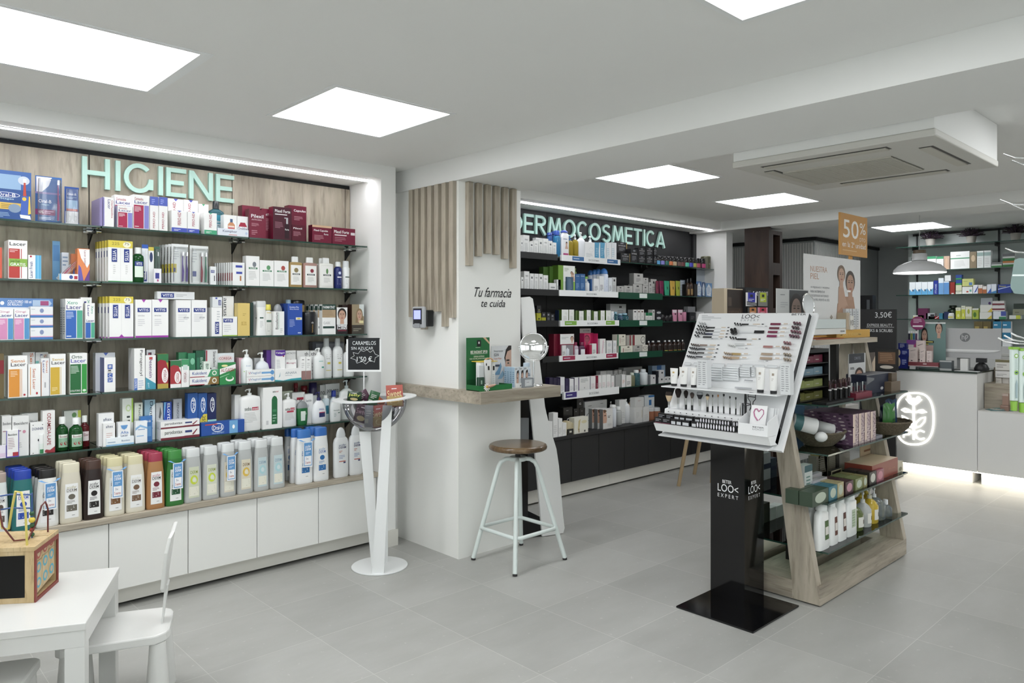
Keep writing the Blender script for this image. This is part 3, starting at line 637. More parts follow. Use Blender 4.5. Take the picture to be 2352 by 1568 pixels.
def klor(c):return[('e',.62,.72,.14,.09,c),('r',.2,.56,.85,.62,'#2f7a50'),('t','KLORANE',.3,.567,.76,.612,'#ffffff'),('l',.2,.2,.8,.5,6,'#c0c2c0')]
K(H2,565,596,588,W_,'tall white haircare carton with grey rose drawing',klor('#7a8088'),d=.05)
K(H2,596.5,629,598,W_,'white haircare carton with green plant drawing, middle of three',klor('#5c9a68'),d=.05)
K(H2,629.7,663,599,W_,'white haircare carton with red and green fruit drawing',klor('#b04a44'),d=.05)
kl=[('e',.5,.74,.2,.12,'#8a7a50'),('r',.15,.5,.85,.58,'#2b3a38'),('t','KLORANE',.25,.51,.75,.57,'#ffffff'),('l',.2,.15,.8,.42,5,'#c0c0bc')]
Bt(H2,664.5,696,589,AMBERLIQ,'square shampoo bottle with pale amber liquid, white cap',prof=[(0,.97,.97),(.02,1,1),(.76,1,1),(.8,.95,.95),(.82,.5,.6)],captype='flat',capw=.46,p=5,d=.04,lab='#efeeea',decs=kl,lz=(.08,.72),lu=(-.78,.78),inner=(.74,mat('#dcc48c',.25)))
Bt(H2,697.5,730.5,591,PINKLIQ,'square shampoo bottle with pink liquid and pomegranate label',prof=[(0,.97,.97),(.02,1,1),(.76,1,1),(.8,.95,.95),(.82,.5,.6)],captype='flat',capw=.46,p=5,d=.04,lab='#efeeea',decs=[('e',.6,.74,.16,.1,'#903040')]+kl[1:],lz=(.08,.72),lu=(-.78,.78),inner=(.74,mat('#dcae9e',.25)))
Bt(H2,735,767.5,592,'#e6e5df','square off-white shampoo bottle with green leaf label',prof=[(0,.97,.97),(.02,1,1),(.76,1,1),(.8,.95,.95),(.82,.5,.6)],captype='flat',capw=.46,p=5,d=.04,lab='#efeeea',decs=[('e',.5,.74,.1,.14,'#5a8a50')]+kl[1:],lz=(.08,.72),lu=(-.78,.78),rows=1)
Bt(H2,772,789,601,'#1d2a72','slim navy blue tonic bottle with white cap',prof=P_TALL,captype='screw',capw=.62,p=2.0,decs=[('e',.5,.85,.25,.1,'#c8d0f0'),('r',.1,.52,.9,.6,'#e8e8f0'),('l',.1,.05,.9,.45,6,'#b8c0e0')])
Bt(H2,790.5,806,599,'#eaecec','slim white aerosol can at the column end of the second shelf',prof=P_SPRAY,captype='flat',capw=.8,p=2.0,cap='#dfe2e4',decs=[('r',.1,.5,.95,.56,'#2f4a40'),('l',.2,.1,.8,.4,5,'#b8bcbc')],lz=(.1,.7))
# ---------------- third shelf
K(H3,-30,122,685,'#5a86c4','wide blue and white gift carton behind the pink cartons',[('r',0,0,1,.78,'#e4e6ea'),('t','COLUTORIO 100 ml',.3,.88,.66,.95,'#ffffff'),('t','DE REGALO',.3,.82,.52,.87,'#ffffff'),('e',.22,.88,.03,.045,'#ffffff'),('p',[(.68,.81),(.94,.81),(.98,.88),(.94,.96),(.68,.96)],'#a8c0dc'),('r',.8,.83,.93,.94,'#a84a7a')],d=.05,y=.07)
for i,(a,c,w)in enumerate(((-6,31,'cut by the left picture edge'),(32,68.5,'next to the stacked flat cartons'))):
    K(H3,a,c,710,W_,'pink and blue toothpaste carton '+w,[('t','Gingi',.08,.87,.75,.95,'#c87aa0'),('t','Lacer',.07,.75,.9,.85,'#24308f'),('r',.02,.02,.62,.7,'#d68ab8'),('r',.66,.02,.98,.7,'#4f94cc'),('l',.08,.5,.5,.66,4,'#f4e0ec')],d=.045)
for i,(t,b_)in enumerate(((704,729),(729.5,752),(752.5,774.6))):
    K(H3,69.5,122,t,'#e2e4e6','flat white, pink and blue carton, %s of a stack of three'%['top','middle','bottom'][i],[('r',0,0,1,.2,'#3f78c0'),('r',0,.2,1,.27,'#e0a0c0'),('e',.5,.62,.09,.2,'#8090b8'),('l',.04,.7,.3,.8,1,'#9aa')],d=.045,b=(b_ if i<2 else None),group='flat white and blue cartons stacked in three')
XL_=[('t','Xero',.08,.86,.7,.94,'#4aa88c'),('t','Lacer',.06,.74,.92,.84,'#2a2f8c'),('r',.02,.02,.62,.71,'#2f66be'),('r',.66,.02,.98,.71,'#4aac8c'),('l',.06,.5,.5,.68,5,'#cfe0f4'),('l',.06,.04,.5,.1,1,'#e8f0ff')]
K(H3,150,190.5,686,W_,'white, blue and green mouthwash carton left of the panel joint',XL_,d=.055,rows=1,sd=[('l',.1,.1,.9,.8,12,'#9a9ca0')])
K(H3,185,211,683,W_,'white carton with vertical writing behind the small blue and green one',[('t','Lacer',.3,.2,.5,.9,'#2a2f8c',-90),('t','Xero',.6,.6,.8,.95,'#4aa88c',-90)],d=.04,y=.075)
K(H3,196,218,696,W_,'small white, blue and green carton in front, left of the joint',[('t','Lacer',.2,.62,.45,.94,'#2a2f8c',-90),('t','Xero',.6,.7,.85,.92,'#4aa88c',-90),('r',.02,.02,.55,.45,'#2f66be'),('r',.6,.02,.98,.45,'#4aac8c'),('t','Lacer',.1,.47,.9,.54,'#2a2f8c')],d=.04)
K(H3,251,306.5,681,W_,'double white toothpaste carton with yellow band and magenta base, third shelf',[('r',0,.84,1,1,'#e0cc3e'),('t','225',.15,.89,.45,.96,'#9a8a30'),('e',.76,.91,.16,.07,'#f4f0d0'),('t','75',.66,.9,.85,.96,'#6a6a60'),('r',.495,0,.505,.84,'#d4d4d2'),('r',0,0,1,.03,'#a83ab0'),('p',[(.4,.03),(.6,.03),(.5,.09)],'#a83ab0')]+vitis(.14,.48,.36,.8,-90)+vitis(.64,.48,.86,.8,-90),d=.036,rows=3,top='#e0cc3e',sd=[('r',0,.84,1,1,'#cdb935'),('r',.3,.6,.7,.75,'#23398f')],dl=-.006,group='double white toothpaste cartons, third shelf')
for a,c,w in((311,348.5,'left'),(349,387,'right')):
    K(H3,a,c,688,W_,'white carton with magenta notch and magenta base, %s of the pair'%w,[('p',[(.38,1),(.64,1),(.51,.92)],'#b03cb4'),('r',0,0,1,.05,'#a83ab0'),('t','encias',.15,.56,.55,.6,'#a8a8b0'),('l',.15,.3,.6,.5,4,'#d0d0d4')]+vitis(.12,.67,.88,.78),d=.09)
for a,c,w in((404,439,'left'),(440,475.5,'right')):
    K(H3,a,c,689,W_,'plain white carton with blue name plate, %s of the middle pair'%w,[('l',.15,.4,.8,.62,4,'#d0d0d4'),('t','aloe',.5,.5,.85,.56,'#8a8c94')]+vitis(.13,.67,.9,.78),d=.045,rows=2,group='plain white cartons with blue name plate')
K(H3,361,447,670,'#d9dbdc','long flat carton lying across the tops of white cartons',[('l',.5,.3,.8,.7,2,'#b0b2b6')]+vitis(.1,.2,.44,.8),d=.05,y=.03,b=687.2)
K(H3,486,510,706,W_,'upright white carton with vertical blue name plate, third shelf',vitis(.32,.08,.72,.5,90)+[('l',.5,.55,.8,.9,4,'#c0c4c8')],d=.04,rows=2)
K(H3,488,510,682,'#dde0e2','small carton standing on the upright white carton, third shelf',vitis(.62,.2,.9,.7,-90)+[('r',.3,.8,.5,.95,'#3c4cb0')],d=.04,b=705.6)
K(H3,512,537,680,W_,'tall white carton with lime base behind the low one',[('t','aurus',.06,.5,.3,.95,'#3a4450',-90),('r',0,0,1,.48,'#a4c83a'),('r',.35,.3,.8,.36,'#2a3a9a')],d=.045,y=.07)
K(H3,511,545,727,W_,'low white carton with lime base and blue name plate',[('r',0,0,1,.05,'#9cc43a'),('l',.1,.2,.6,.6,4,'#d0d2d4')]+vitis(.05,.7,.7,.9),d=.05)
K(H3,546,574,696,'#dcc06a','plain mustard yellow carton in the middle of the third shelf',[('t','BETTER',.3,.38,.72,.43,'#b08c34'),('t','BRUSH',.3,.32,.72,.37,'#b08c34'),('l',.4,.6,.7,.7,2,'#b89a4c')],d=.05)
K(H3,575,582,695,'#24403a','narrow dark green carton between mustard carton and white bottles',d=.06,y=.05)
wl=[('r',.15,.6,.75,.66,'#2f5a48'),('l',.2,.2,.7,.5,5,'#c0c2c0')]
Bt(H3,590,614,691,'#ececea','waisted white conditioner bottle with wide flat cap, front',prof=P_WAIST,captype='flat',cap='#d5d7d7',p=2.6,d=.035,decs=wl,lz=(.1,.75))
Bt(H3,582,601,692,'#e6e6e4','waisted white conditioner bottle half hidden behind its twin',prof=P_WAIST,captype='flat',cap='#d5d7d7',p=2.6,d=.035,decs=wl,lz=(.1,.75),y=.07)
Bt(H3,609,628,699,'#dcdcd6','off-white bottle with lemon yellow cap and gold neck line',prof=P_TALL,captype='screw',cap='#e2d44a',capw=.72,p=2.0,decs=[('r',.1,.55,.9,.64,'#2f5a48'),('l',.2,.1,.8,.45,5,'#a8aaa4'),('r',.1,.97,.9,1,'#d0b860')],lz=(.05,.74))
Bt(H3,630,652,698,'#c9cac8','grey bottle with dome cap behind the white carton with vertical name',prof=P_DOME,captype='dome',cap='#9fa2a4',capw=.9,p=2.4,y=.06,d=.04)
K(H3,629,653,715,W_,'white medicated shampoo carton with vertical black name',[('t','Bioselenium',.15,.25,.4,.96,'#23302c',90),('r',.45,.25,.48,.96,'#3aa080'),('l',.6,.1,.85,.3,3,'#b8bcba')],d=.04,y=.008)
K(H3,650,672,697,'#2445a0','royal blue carton behind the front blue carton',d=.04,y=.09)
Bt(H3,659,671,688,'#a9c6dc','bottle with pale blue cap peeking over the blue carton',prof=P_TALL,captype='screw',cap='#a8c4d8',capw=.9,p=2,y=.1)
K(H3,661,694.5,697,'#2750b0','royal blue haircare carton with small yellow window',[('t','Emulsion Plus',.12,.86,.75,.91,'#dfe8ff'),('t','Obrey Numetal',.12,.79,.75,.84,'#dfe8ff'),('r',.55,.48,.97,.56,'#e4e0d0'),('r',.65,.5,.85,.54,'#d8c040'),('l',.1,.25,.5,.5,6,'#9fb4e8'),('r',.68,.05,.9,.08,'#cfe0ff')],d=.05)
Bt(H3,672,706,689,'#b89a5c','gold jar with wide black lid behind the blue carton',prof=[(0,.9,.9),(.03,1,1),(.86,1,1)],captype='flat',cap='#15161a',capw=1.02,p=2,y=.09,name='jar')
Bt(H3,698,732,716,'#14151a','large black jar with black lid and gold lettering',prof=[(0,.88,.88),(.04,.97,.97),(.76,1,1),(.8,.98,.98)],captype='flat',cap='#1b1c20',capw=1.0,p=2,name='jar',decs=[('t','th',.5,.62,.72,.74,'#e8e8e8'),('t','keratina',.52,.06,.68,.56,'#b08a4c',90)],lz=(.05,.75))
K(H3,740,771,699,W_,'white and dark green hair dye carton with blond hair band',[('r',0,.82,1,1,'#24453c'),('t','FARMATINT',.06,.86,.94,.95,'#ffffff'),('r',0,.56,1,.82,'#b49a78'),('l',0,.57,.9,.81,7,'#9a8060'),('p',[(0,.55),(.4,.56),(.8,.42),(1,.26),(1,0),(0,0)],W_),('t','CLASSIC',.08,.34,.6,.42,'#9a9c9c'),('r',.05,.2,.9,.27,'#24453c')],d=.04,rows=3,sd=[('r',.1,.8,.9,.95,'#24453c')],dl=-.009,group='white and green hair dye cartons')
K(H3,773,798,706,'#ebebe9','mens hair colour carton printed with a dark haired man',face(.5,.72,.34,.2,'#cfa288','#2c221c')+[('r',0,0,1,.36,'#1f1a1c'),('r',.06,.18,.94,.38,'#f2f2f2'),('t','JUST FOR',.12,.3,.85,.36,'#1a1a1a'),('t','MEN',.12,.19,.88,.29,'#1a1a1a'),('r',.1,.11,.9,.16,'#7a2434')],d=.05,top='#1a1416',side='#231a1a')
K(H3,786,807,700,'#33201a','dark brown hair colour carton between the two printed faces',[],d=.05,y=.06,side='#2a1a14')
K(H3,808,836,699,'#3a332c','womens hair colour carton printed with long blond hair',[('r',0,.3,1,1,'#9a8a6c'),('r',.6,.6,1,1,'#cfd6d4')]+face(.62,.66,.22,.16,'#c49a80','#8a7350',long=1.8)+[('r',0,0,1,.25,'#403a30'),('r',.6,.36,.95,.45,'#e4d8a0'),('l',.1,.08,.8,.2,2,'#a09a88')],d=.05,side='#3c2418')
# ---------------- fourth shelf
K(H4,-12,9,812,'#6a5a34','olive brown carton with dark red band at the left edge',[('r',0,.55,1,.85,'#8a1c28')],d=.06)
K(H4,18.5,63,817,W_,'orange and white mouthwash carton, first tall one at left',[('t','Sensi',.14,.84,.85,.91,'#d9822e'),('t','Lacer',.14,.75,.92,.83,'#26282c'),('r',.03,.02,.6,.68,'#e2912f'),('r',.64,.02,.66,.68,'#e2912f'),('r',.7,.02,.72,.68,'#e2912f'),('e',.85,.06,.06,.025,'#c02030'),('l',.12,.5,.5,.64,4,'#f8dcb8')],d=.055,rows=1)
K(H4,51.5,80.5,809,'#e0e0de','grey white carton behind, above the small orange lined one',[('t','Sensi',.6,.5,.85,.98,'#d0682c',-90),('l',.1,.5,.4,.9,4,'#b0b0b0')],d=.04,y=.085)
K(H4,81.5,111,809,'#e0e0de','white carton behind with turquoise patch and orange lettering',[('t','Lacer',.36,.55,.55,.95,'#2a3a8a',-90),('t','Sensi',.65,.6,.85,.95,'#d0682c',-90),('r',0,.6,.25,.8,'#7cc8c0')],d=.04,y=.085)
K(H4,64.5,93.5,836,W_,'small white carton with orange stripe and vertical writing',[('t','Sensi Lacer',.36,.22,.6,.86,'#c8602c',-90),('r',.15,.06,.2,.9,'#e2912f'),('e',.7,.1,.08,.04,'#c02030')],d=.04)
K(H4,94,113.5,823,'#e9e9ea','slim white carton with blue and orange vertical name',[('t','Lacer',.2,.6,.45,.94,'#2a3a8a',-90),('t','Sensi',.6,.62,.82,.94,'#d0682c',-90),('r',0,.0,.06,.9,'#d0803c'),('l',.4,.1,.7,.5,1,'#b0b0b4')],d=.04)
K(H4,114.5,151,813,W_,'mustard yellow and white mouthwash carton',[('t','Sensi',.14,.84,.85,.9,'#d0ac3c'),('t','Lacer',.1,.75,.96,.83,'#26282c'),('r',.03,.02,.62,.68,'#d4ac30'),('r',.68,.02,.71,.68,'#d4ac30'),('l',.12,.1,.5,.2,3,'#f4e4b0')],d=.06)
K(H4,160,200.5,811,W_,'dark and bright green mouthwash carton left of the panel joint',[('t','Orto',.1,.87,.7,.95,'#24553a'),('t','Lacer',.06,.77,.92,.86,'#3a3fb0'),('r',.02,.02,.64,.73,'#1d6a34'),('r',.68,.02,.98,.73,'#2d9a3c'),('l',.06,.5,.55,.7,6,'#d8ecd8'),('t','COLUTORIO',.04,.06,.6,.1,'#ffffff'),('e',.83,.08,.1,.03,'#d8f0d8')],d=.055,side='#c8c4b4',rows=1)
K(H4,219,264.5,810,'#dfe2ea','pale carton with blue notch behind the white and blue square one',[('p',[(.4,1),(.65,1),(.52,.92)],'#4a64c0')],d=.05,y=.09)
K(H4,239,265.5,821,W_,'white carton with blue letter squares, right of the panel joint',[('r',.3,.66,.74,.8,'#2a5ab8'),('t','MA',.36,.69,.68,.77,'#ffffff',-90),('t','E',.34,.53,.6,.64,'#20242c',-90),('r',.3,.42,.74,.54,'#2a5ab8'),('t','U',.4,.44,.64,.52,'#ffffff',-90),('r',.3,.28,.74,.4,'#2a5ab8'),('t','TA',.36,.3,.68,.38,'#ffffff',-90)],d=.025,rows=2,side='#27408c',group='white cartons with blue letter squares')
K(H4,308,333,800,W_,'tall white carton with slanted vertical black name',[('t','Parogencyl',.48,.34,.8,.96,'#2a2e34',-90),('r',.0,.0,.3,.28,'#3f70c8'),('t','CONTROL',.05,.04,.24,.26,'#ffffff',-90),('l',.4,.04,.9,.24,4,'#a8b8d8')],d=.05,rows=1)
K(H4,337,357,803,'#cfd0d4','grey carton with red square behind the purple lettered one',[('r',.15,.8,.55,.93,'#3a2a3a'),('r',.2,.82,.4,.9,'#b03048')],d=.04,y=.06)
K(H4,334,358,816,W_,'white and teal carton with vertical purple name',[('t','Desensin',.36,.34,.68,.95,'#5a2a78',-90),('p',[(0,0),(1,0),(1,.16),(.5,.26),(0,.36)],'#3a9ab4'),('t','gel',.2,.06,.4,.2,'#bfe4ee',-90),('r',.36,.88,.66,.95,'#c84a48')],d=.04)
cor=lambda c,g='#2f7a48':[('r',0,.75,1,1,g),('p',[(0,.78),(.3,.84),(.75,.8),(1,.55),(1,.14),(0,.14)],c),('e',.68,.38,.3,.22,'#f4ecec'),('t','COREGA',.56,.22,.8,.54,c,90)]
K(H4,361.5,387,813,'#b8a040','red and green denture cream carton with gold base, first',cor('#a82432'),d=.05,side='#4a2420')
K(H4,391,416,828,W_,'red and green denture cream carton, second, white base',cor('#b03038'),d=.05,side='#8a2028')
K(H4,410,430,809,'#3a8a5c','green carton behind the white and green denture cream carton',[('r',.2,.6,.8,.8,'#7cc09a')],d=.04,y=.08)
K(H4,416.5,434.5,825,W_,'white and green denture cream carton with oval name, upright',[('r',0,.75,1,1,'#3f9a64'),('e',.5,.36,.4,.22,'#e8e4e4'),('t','COREGA',.32,.18,.62,.52,'#8a2c34',90),('r',.2,.62,.8,.8,'#c8dcd4')],d=.04)
K(H4,432,449,811,'#2f8058','green toothpaste carton with round emblem, behind the flat stack',[('e',.6,.75,.3,.1,'#7cc4a0'),('r',.2,.2,.5,.5,'#3a62a8')],d=.04,y=.05)
K(H4,450,470,805,'#1f5a40','darkest green tall carton behind the flat stack',[('t','BINACA',.5,.2,.8,.8,'#bcd8c8',-90),('r',.1,.2,.4,.8,'#2c7454')],d=.05,y=.06)
K(H4,468,483,830,'#d8e4d8','pale green carton with vertical letters behind the flat stack',[('t','BINAC',.3,.3,.75,.9,'#2a5a44',-90)],d=.03,y=.035)
K(H4,473,500,803,'#dadbdb','grey carton with crimson stripe and black ring, behind',[('r',.0,.5,.1,.98,'#a82438'),('t','Steradent',.6,.5,.85,.95,'#33363a',-90),('e',.3,.4,.2,.1,'#2a2a2e'),('e',.3,.4,.12,.06,'#d8d8d8'),('r',.4,.0,.9,.25,'#1e2a66')],d=.05,y=.055)
K(H4,495,538,811,'#e2e6ea','white carton with red name in an oval, behind the green one',[('e',.52,.83,.42,.1,'#f4f4f4'),('e',.52,.83,.42,.1,'#e9d8d8'),('t','COREGA',.2,.79,.85,.87,'#b02434')],d=.05,y=.06)
for t,b_,w,c2 in((849.5,865.5,'top','#3f9a64'),(866,883.5,'bottom','#8a6a34')):
    K(H4,436,503,t,W_,'flat denture paste carton with blue slanted name, %s of the two'%w,[('t','Kukident',.08,.35,.58,.8,'#2a4aa0'),('p',[(.6,0),(1,0),(1,1),(.72,1)],c2),('e',.84,.5,.08,.34,'#e8e8dc'),('e',.84,.5,.05,.2,c2),('r',0,0,.5,.1,'#b03848')],d=.04,b=b_,y=.006)
K(H4,504.5,541.5,832.5,'#2a8c48','bright green denture cushion carton, front of the fourth shelf',[('p',[(0,.46),(1,.72),(1,.92),(0,.72)],'#f0f0ec'),('t','ALGASIV',.06,.58,.94,.74,'#a82030',.14),('e',.62,.26,.26,.12,'#f4f0ea'),('e',.62,.3,.2,.08,'#2a8c48'),('e',.3,.86,.2,.05,'#f0e8a0'),('p',[(0,.36),(.6,.5),(.6,.47),(0,.32)],'#8ad09a')],d=.03,y=.006)
K(H4,549,560,822,'#d8a8b4','pink carton sliver left of the first pump bottle',d=.08,y=.05)
Bt(H4,557,584,803,'#eef1f2','white pump bottle with blue name and green swoosh',prof=P_TOT,captype='pump',p=2.2,d=.05,decs=[('t','Erosil',.25,.66,.75,.78,'#8aa8c8'),('p',[(0,.22),(.5,.12),(1,.24),(1,.14),(.5,.04),(0,.12)],'#8cc83c')],lz=(.3,.6))
Bt(H4,588,623,809,'#e4e8ee','rounded white pump bottle behind the stacked flat cartons',prof=[(0,.8,.8),(.1,1,1),(.4,1,1),(.6,.8,.8),(.68,.4,.5),(.7,.34,.36)],captype='pump',p=2.2,d=.055,y=.05)
K(H4,584,610,822,'#dcdddd','grey carton between the two white pump bottles, at the back',[('l',.2,.2,.8,.8,6,'#b8b8ba')],d=.04,y=.13)
for t,b_,w in((849,863.5,'top'),(864,877,'bottom')):
    K(H4,566.5,630.5,t,W_,'flat white gel carton with light blue tube picture, %s of the two'%w,[('t','Vagisil',.12,.3,.5,.74,'#7a9ac4'),('r',.53,.35,.86,.65,'#6fa8dc'),('e',.92,.5,.07,.36,'#5a98d4'),('p',[(.06,.7),(.1,.3),(.14,.7),(.12,.7),(.1,.45),(.08,.7)],'#d08aa0')],d=.04,b=b_ if w=='top' else None,y=.006)
K(H4,612,631,804,'#5a2f8c','purple carton behind the white one with purple top',d=.05,y=.09)
K(H4,632,655.5,804,W_,'white intimate gel carton with purple top',[('r',0,.86,1,1,'#5a2f9c'),('e',.5,.86,.5,.06,'#5a2f9c'),('t','Melagyn',.08,.87,.92,.94,'#ffffff'),('e',.82,.8,.08,.025,'#a82040'),('l',.12,.2,.6,.7,10,'#b8b8c0')],d=.055,side='#d8d4de',y=.03)
K(H4,656,679.5,805,'#d9d9d7','light grey carton with beige bow, behind the crimson lined one',[('t','LACTACYD',.04,.88,.96,.94,'#5c6064'),('p',[(.3,.6),(.5,.72),(.7,.6),(.6,.56),(.4,.56)],'#b89478')],d=.04,y=.06)
K(H4,656,681,826,W_,'white carton with pink name and crimson foot line',[('t','Muvagyn',.08,.78,.92,.88,'#a83a5c'),('l',.1,.3,.7,.6,4,'#c0c0c4'),('r',0,.2,.8,.23,'#a83a5c'),('r',.82,.2,1,.4,'#7a2440')],d=.04,y=.05)
K(H4,631.5,692.5,847,W_,'flat white gel carton with teal feather and teal foot wave',[('t','AINARA',.38,.56,.82,.76,'#8a98a4'),('l',.38,.4,.8,.5,1,'#a8b4bc'),('p',[(.14,.3),(.2,.75),(.18,.4)],'#2a98a8'),('p',[(0,0),(1,0),(1,.2),(.6,.16),(.3,.04),(0,.14)],'#2aa0ac')],d=.045,y=.006)
for a,c,w in((682,711,'left'),(712,733,'right')):
    K(H4,a,c,805,'#dadad8','grey white carton with bold black letters, %s one at the back'%w,[('t','th',.6,.82,.9,.94,'#111111')]if w=='left' else[('t','th',.1,.82,.6,.94,'#111111'),('l',.2,.1,.6,.6,4,'#8a8a88')],d=.05,y=.06)
for a,c,w in((690,702,'left'),(702.5,714.5,'right')):
    K(H4,a,c,819,W_,'slim carton, white above and dusty rose below, %s of the pair'%w,[('r',0,0,1,.38,'#9a7470'),('r',.3,.85,.7,.88,'#555'),('l',.2,.5,.8,.75,3,'#c8c8c8')],d=.03)
Bt(H4,723,750,799,'#eceeed','white pump bottle with mint name, right of the rose cartons',prof=P_TOT,captype='pump',p=2.2,d=.05,decs=[('r',.3,.8,.8,.84,'#7ab8b0'),('r',.62,.4,.92,.5,'#4aa090')])
yl=[('l',.2,.62,.8,.9,3,'#a0a09c'),('r',.3,.4,.7,.5,'#d8c850'),('r',.15,.1,.85,.13,'#d8c850')]
Bt(H4,744,767,777,'#e9ebea','tall white bottle with long grey neck cap, first of three',prof=[(0,.95,.95),(.02,1,1),(.66,1,1),(.74,.85,.85),(.79,.5,.5)],captype='screw',cap='#cfd2d2',capw=.46,p=2,decs=yl,y=.06)
Bt(H4,770,792,777,'#e9ebea','tall white bottle with long grey neck cap, second, left of the sign',prof=[(0,.95,.95),(.02,1,1),(.66,1,1),(.74,.85,.85),(.79,.5,.5)],captype='screw',cap='#cfd2d2',capw=.46,p=2,decs=yl,y=.05)
Bt(H4,795,818,790,'#e9ebea','white bottle showing only its foot below the chalkboard sign',prof=P_TOT,captype='screw',capw=.46,p=2,decs=yl,y=.03)
for a,c,w in((718,744,'left'),(747,770,'middle'),(772,790,'right')):
    K(H4,a,c,785,'#55585f','dark grey carton at the back of the fourth shelf, %s one'%w,[('r',.3,.05,1,.95,'#8d9096')],d=.05,y=.17)
# ---------------- lowest glass shelf
bex=[('t','Bexident',.1,.78,.95,.85,'#3c4044'),('l',.1,.6,.8,.66,1,'#a07080'),('l',.1,.15,.6,.35,4,'#b8bab8')]
K(H5,4,26.5,955,'#dcdcda','light grey gum care carton at the left picture edge',bex,d=.05,side='#8a8c8c')
K(H5,50,87.5,949,'#dcdcda','light grey gum care carton set behind and to the right',[('t','ident',.5,.74,.95,.82,'#3c4044')],d=.05,y=.075)
K(H5,27.5,66.5,955,'#e4e4e2','light grey gum care carton with pink round mark, front',bex+[('e',.72,.6,.1,.04,'#d08aa0')],d=.05)
K(H5,14,44,988,W_,'small white carton framed in violet blue',[('r',0,0,.06,1,'#5a50b8'),('r',.94,0,1,1,'#5a50b8'),('r',0,0,1,.04,'#5a50b8'),('r',.06,.04,.94,.18,'#b8303c'),('r',.06,.04,.5,.18,'#f0e8e8'),('t','Bexident',.14,.8,.85,.88,'#3c4044'),('l',.14,.3,.7,.74,7,'#c0a8b0')],d=.035,y=-.0)
K(H5,-16,15.5,1024,'#e6e2ee','tiny white and pink carton with violet edge at the picture edge',[('r',.94,0,1,1,'#5a50b8'),('r',.1,.1,.9,.4,'#dcc8e0')],d=.03,y=-.0)
K(H5,69.5,103.5,970,W_,'white carton with dark blue name in capitals',[('t','DONNER',.12,.76,.9,.84,'#1f2f6a'),('r',.15,.91,.22,.93,'#333'),('r',.8,.91,.87,.93,'#333'),('r',.15,.03,.22,.05,'#333'),('r',.8,.03,.87,.05,'#333'),('e',.55,.44,.05,.04,'#2a2a3a')],d=.04)
Bt(H5,90,102,997,'#dfe9e2','tiny vial with white cap and green liquid, in front of the white carton',prof=[(0,.95,.95),(.03,1,1),(.52,1,1)],captype='flat',capw=.96,p=2,y=-.0,name='vial',decs=[('r',0,0,1,.5,'#2f8a50')],lz=(.02,.45))
K(H5,97.5,126.5,943,'#e9e8e6','tall white mouthwash carton with red vertical name',[('t','ODAMIDA-LAPE',.36,.18,.68,.94,'#a02834',-90),('p',[(0,.03),(.4,0),(1,0),(1,.14),(.6,.06),(.3,.08)],'#a02834')],d=.045,y=.02)
K(H5,147,186,943,'#dfe3de','white carton with green ball and lime strip behind the green bottles',[('e',.6,.88,.14,.07,'#6a9a5c'),('r',.82,.8,1,1,'#c8d040'),('r',.55,.3,.68,.7,'#2a2e2a')],d=.05,y=.1)
bc=[('r',0,.9,1,1,'#1e1e20'),('t','Bucodent',.12,.76,.95,.94,'#7a1c1c'),('r',0,.0,1,.72,'#8fb89a'),('e',.3,.28,.14,.12,'#a82c30'),('e',.75,.3,.18,.14,'#a82c30')]
Bt(H5,131,160,958,GREENLIQ,'round bottle of green mouthwash with white cap, left',prof=P_ROUND,captype='screw',p=2,lab='#e4ece4',decs=bc[1:],lz=(.1,.48),inner=(.56,mat('#2f7a3c',.2)),y=.03,capw=.5)
Bt(H5,161,194,960,GREENLIQ,'round bottle of green mouthwash with white cap, right, foremost',prof=P_ROUND,captype='screw',p=2,lab='#e4ece4',decs=bc[1:],lz=(.1,.48),inner=(.56,mat('#2f7a3c',.2)),y=.012,capw=.5)
Bt(H5,185,208,955,REDLIQ,'round bottle of red mouthwash behind the green ones',prof=P_ROUND,captype='screw',p=2,lab='#e0d4d4',decs=[('t','Elixir',.3,.5,.95,.8,'#8a2430')],lz=(.2,.5),inner=(.56,mat('#7c1f2a',.2)),y=.07,capw=.5)
K(H5,226,262,949,'#ececec','tall white mouth ulcer carton right of the joint',[('t','aftex',.3,.76,.85,.86,'#3a4a70'),('l',.2,.4,.8,.5,2,'#c0c4cc')],d=.04,y=.04)
K(H5,237,264.5,972,'#f0f0ef','small white mouth ulcer carton in front of the tall one',[('t','aftex',.22,.8,.82,.92,'#3a4a70'),('l',.25,.35,.8,.6,3,'#d8b8b4')],d=.035)
K(H5,271,299.5,969,'#eef0f2','white carton with light blue half disc and blue name',[('p',[(.2,.86),(.8,.86),(.7,.72),(.5,.66),(.3,.72)],'#5f9ad8'),('t','Afta',.2,.48,.85,.6,'#4a80c8'),('t','Lacer',.22,.36,.8,.46,'#2a3a6a'),('r',.15,.2,.85,.26,'#5f9ad8')],d=.035)
K(H5,243.5,308,1004,'#e8f0f6','flat white and pale blue carton lying in front',[('r',0,0,1,.2,'#8cc0e4'),('l',.05,.35,.5,.6,1,'#7a9cc0'),('t','Bexident',.55,.45,.85,.65,'#6a88a8')],d=.025,y=.004)
K(H5,281,306,915,'#e6eae2','tall white and lime toothpaste carton standing behind',[('t','aril',.4,.1,.7,.6,'#2a3a34',90),('r',.85,.45,1,1,'#a8d04c'),('e',.55,.78,.25,.08,'#c8dca0'),('e',.55,.78,.15,.05,'#e6eae2')],d=.05,y=.08)
K(H5,309,328,925,'#dfe4d4','pale green toothpaste carton with vertical black name',[('t','Fluocaril',.5,.3,.78,.95,'#3a4a3a',-90),('r',0,.0,.3,.3,'#c04a3c')],d=.045,y=.08)
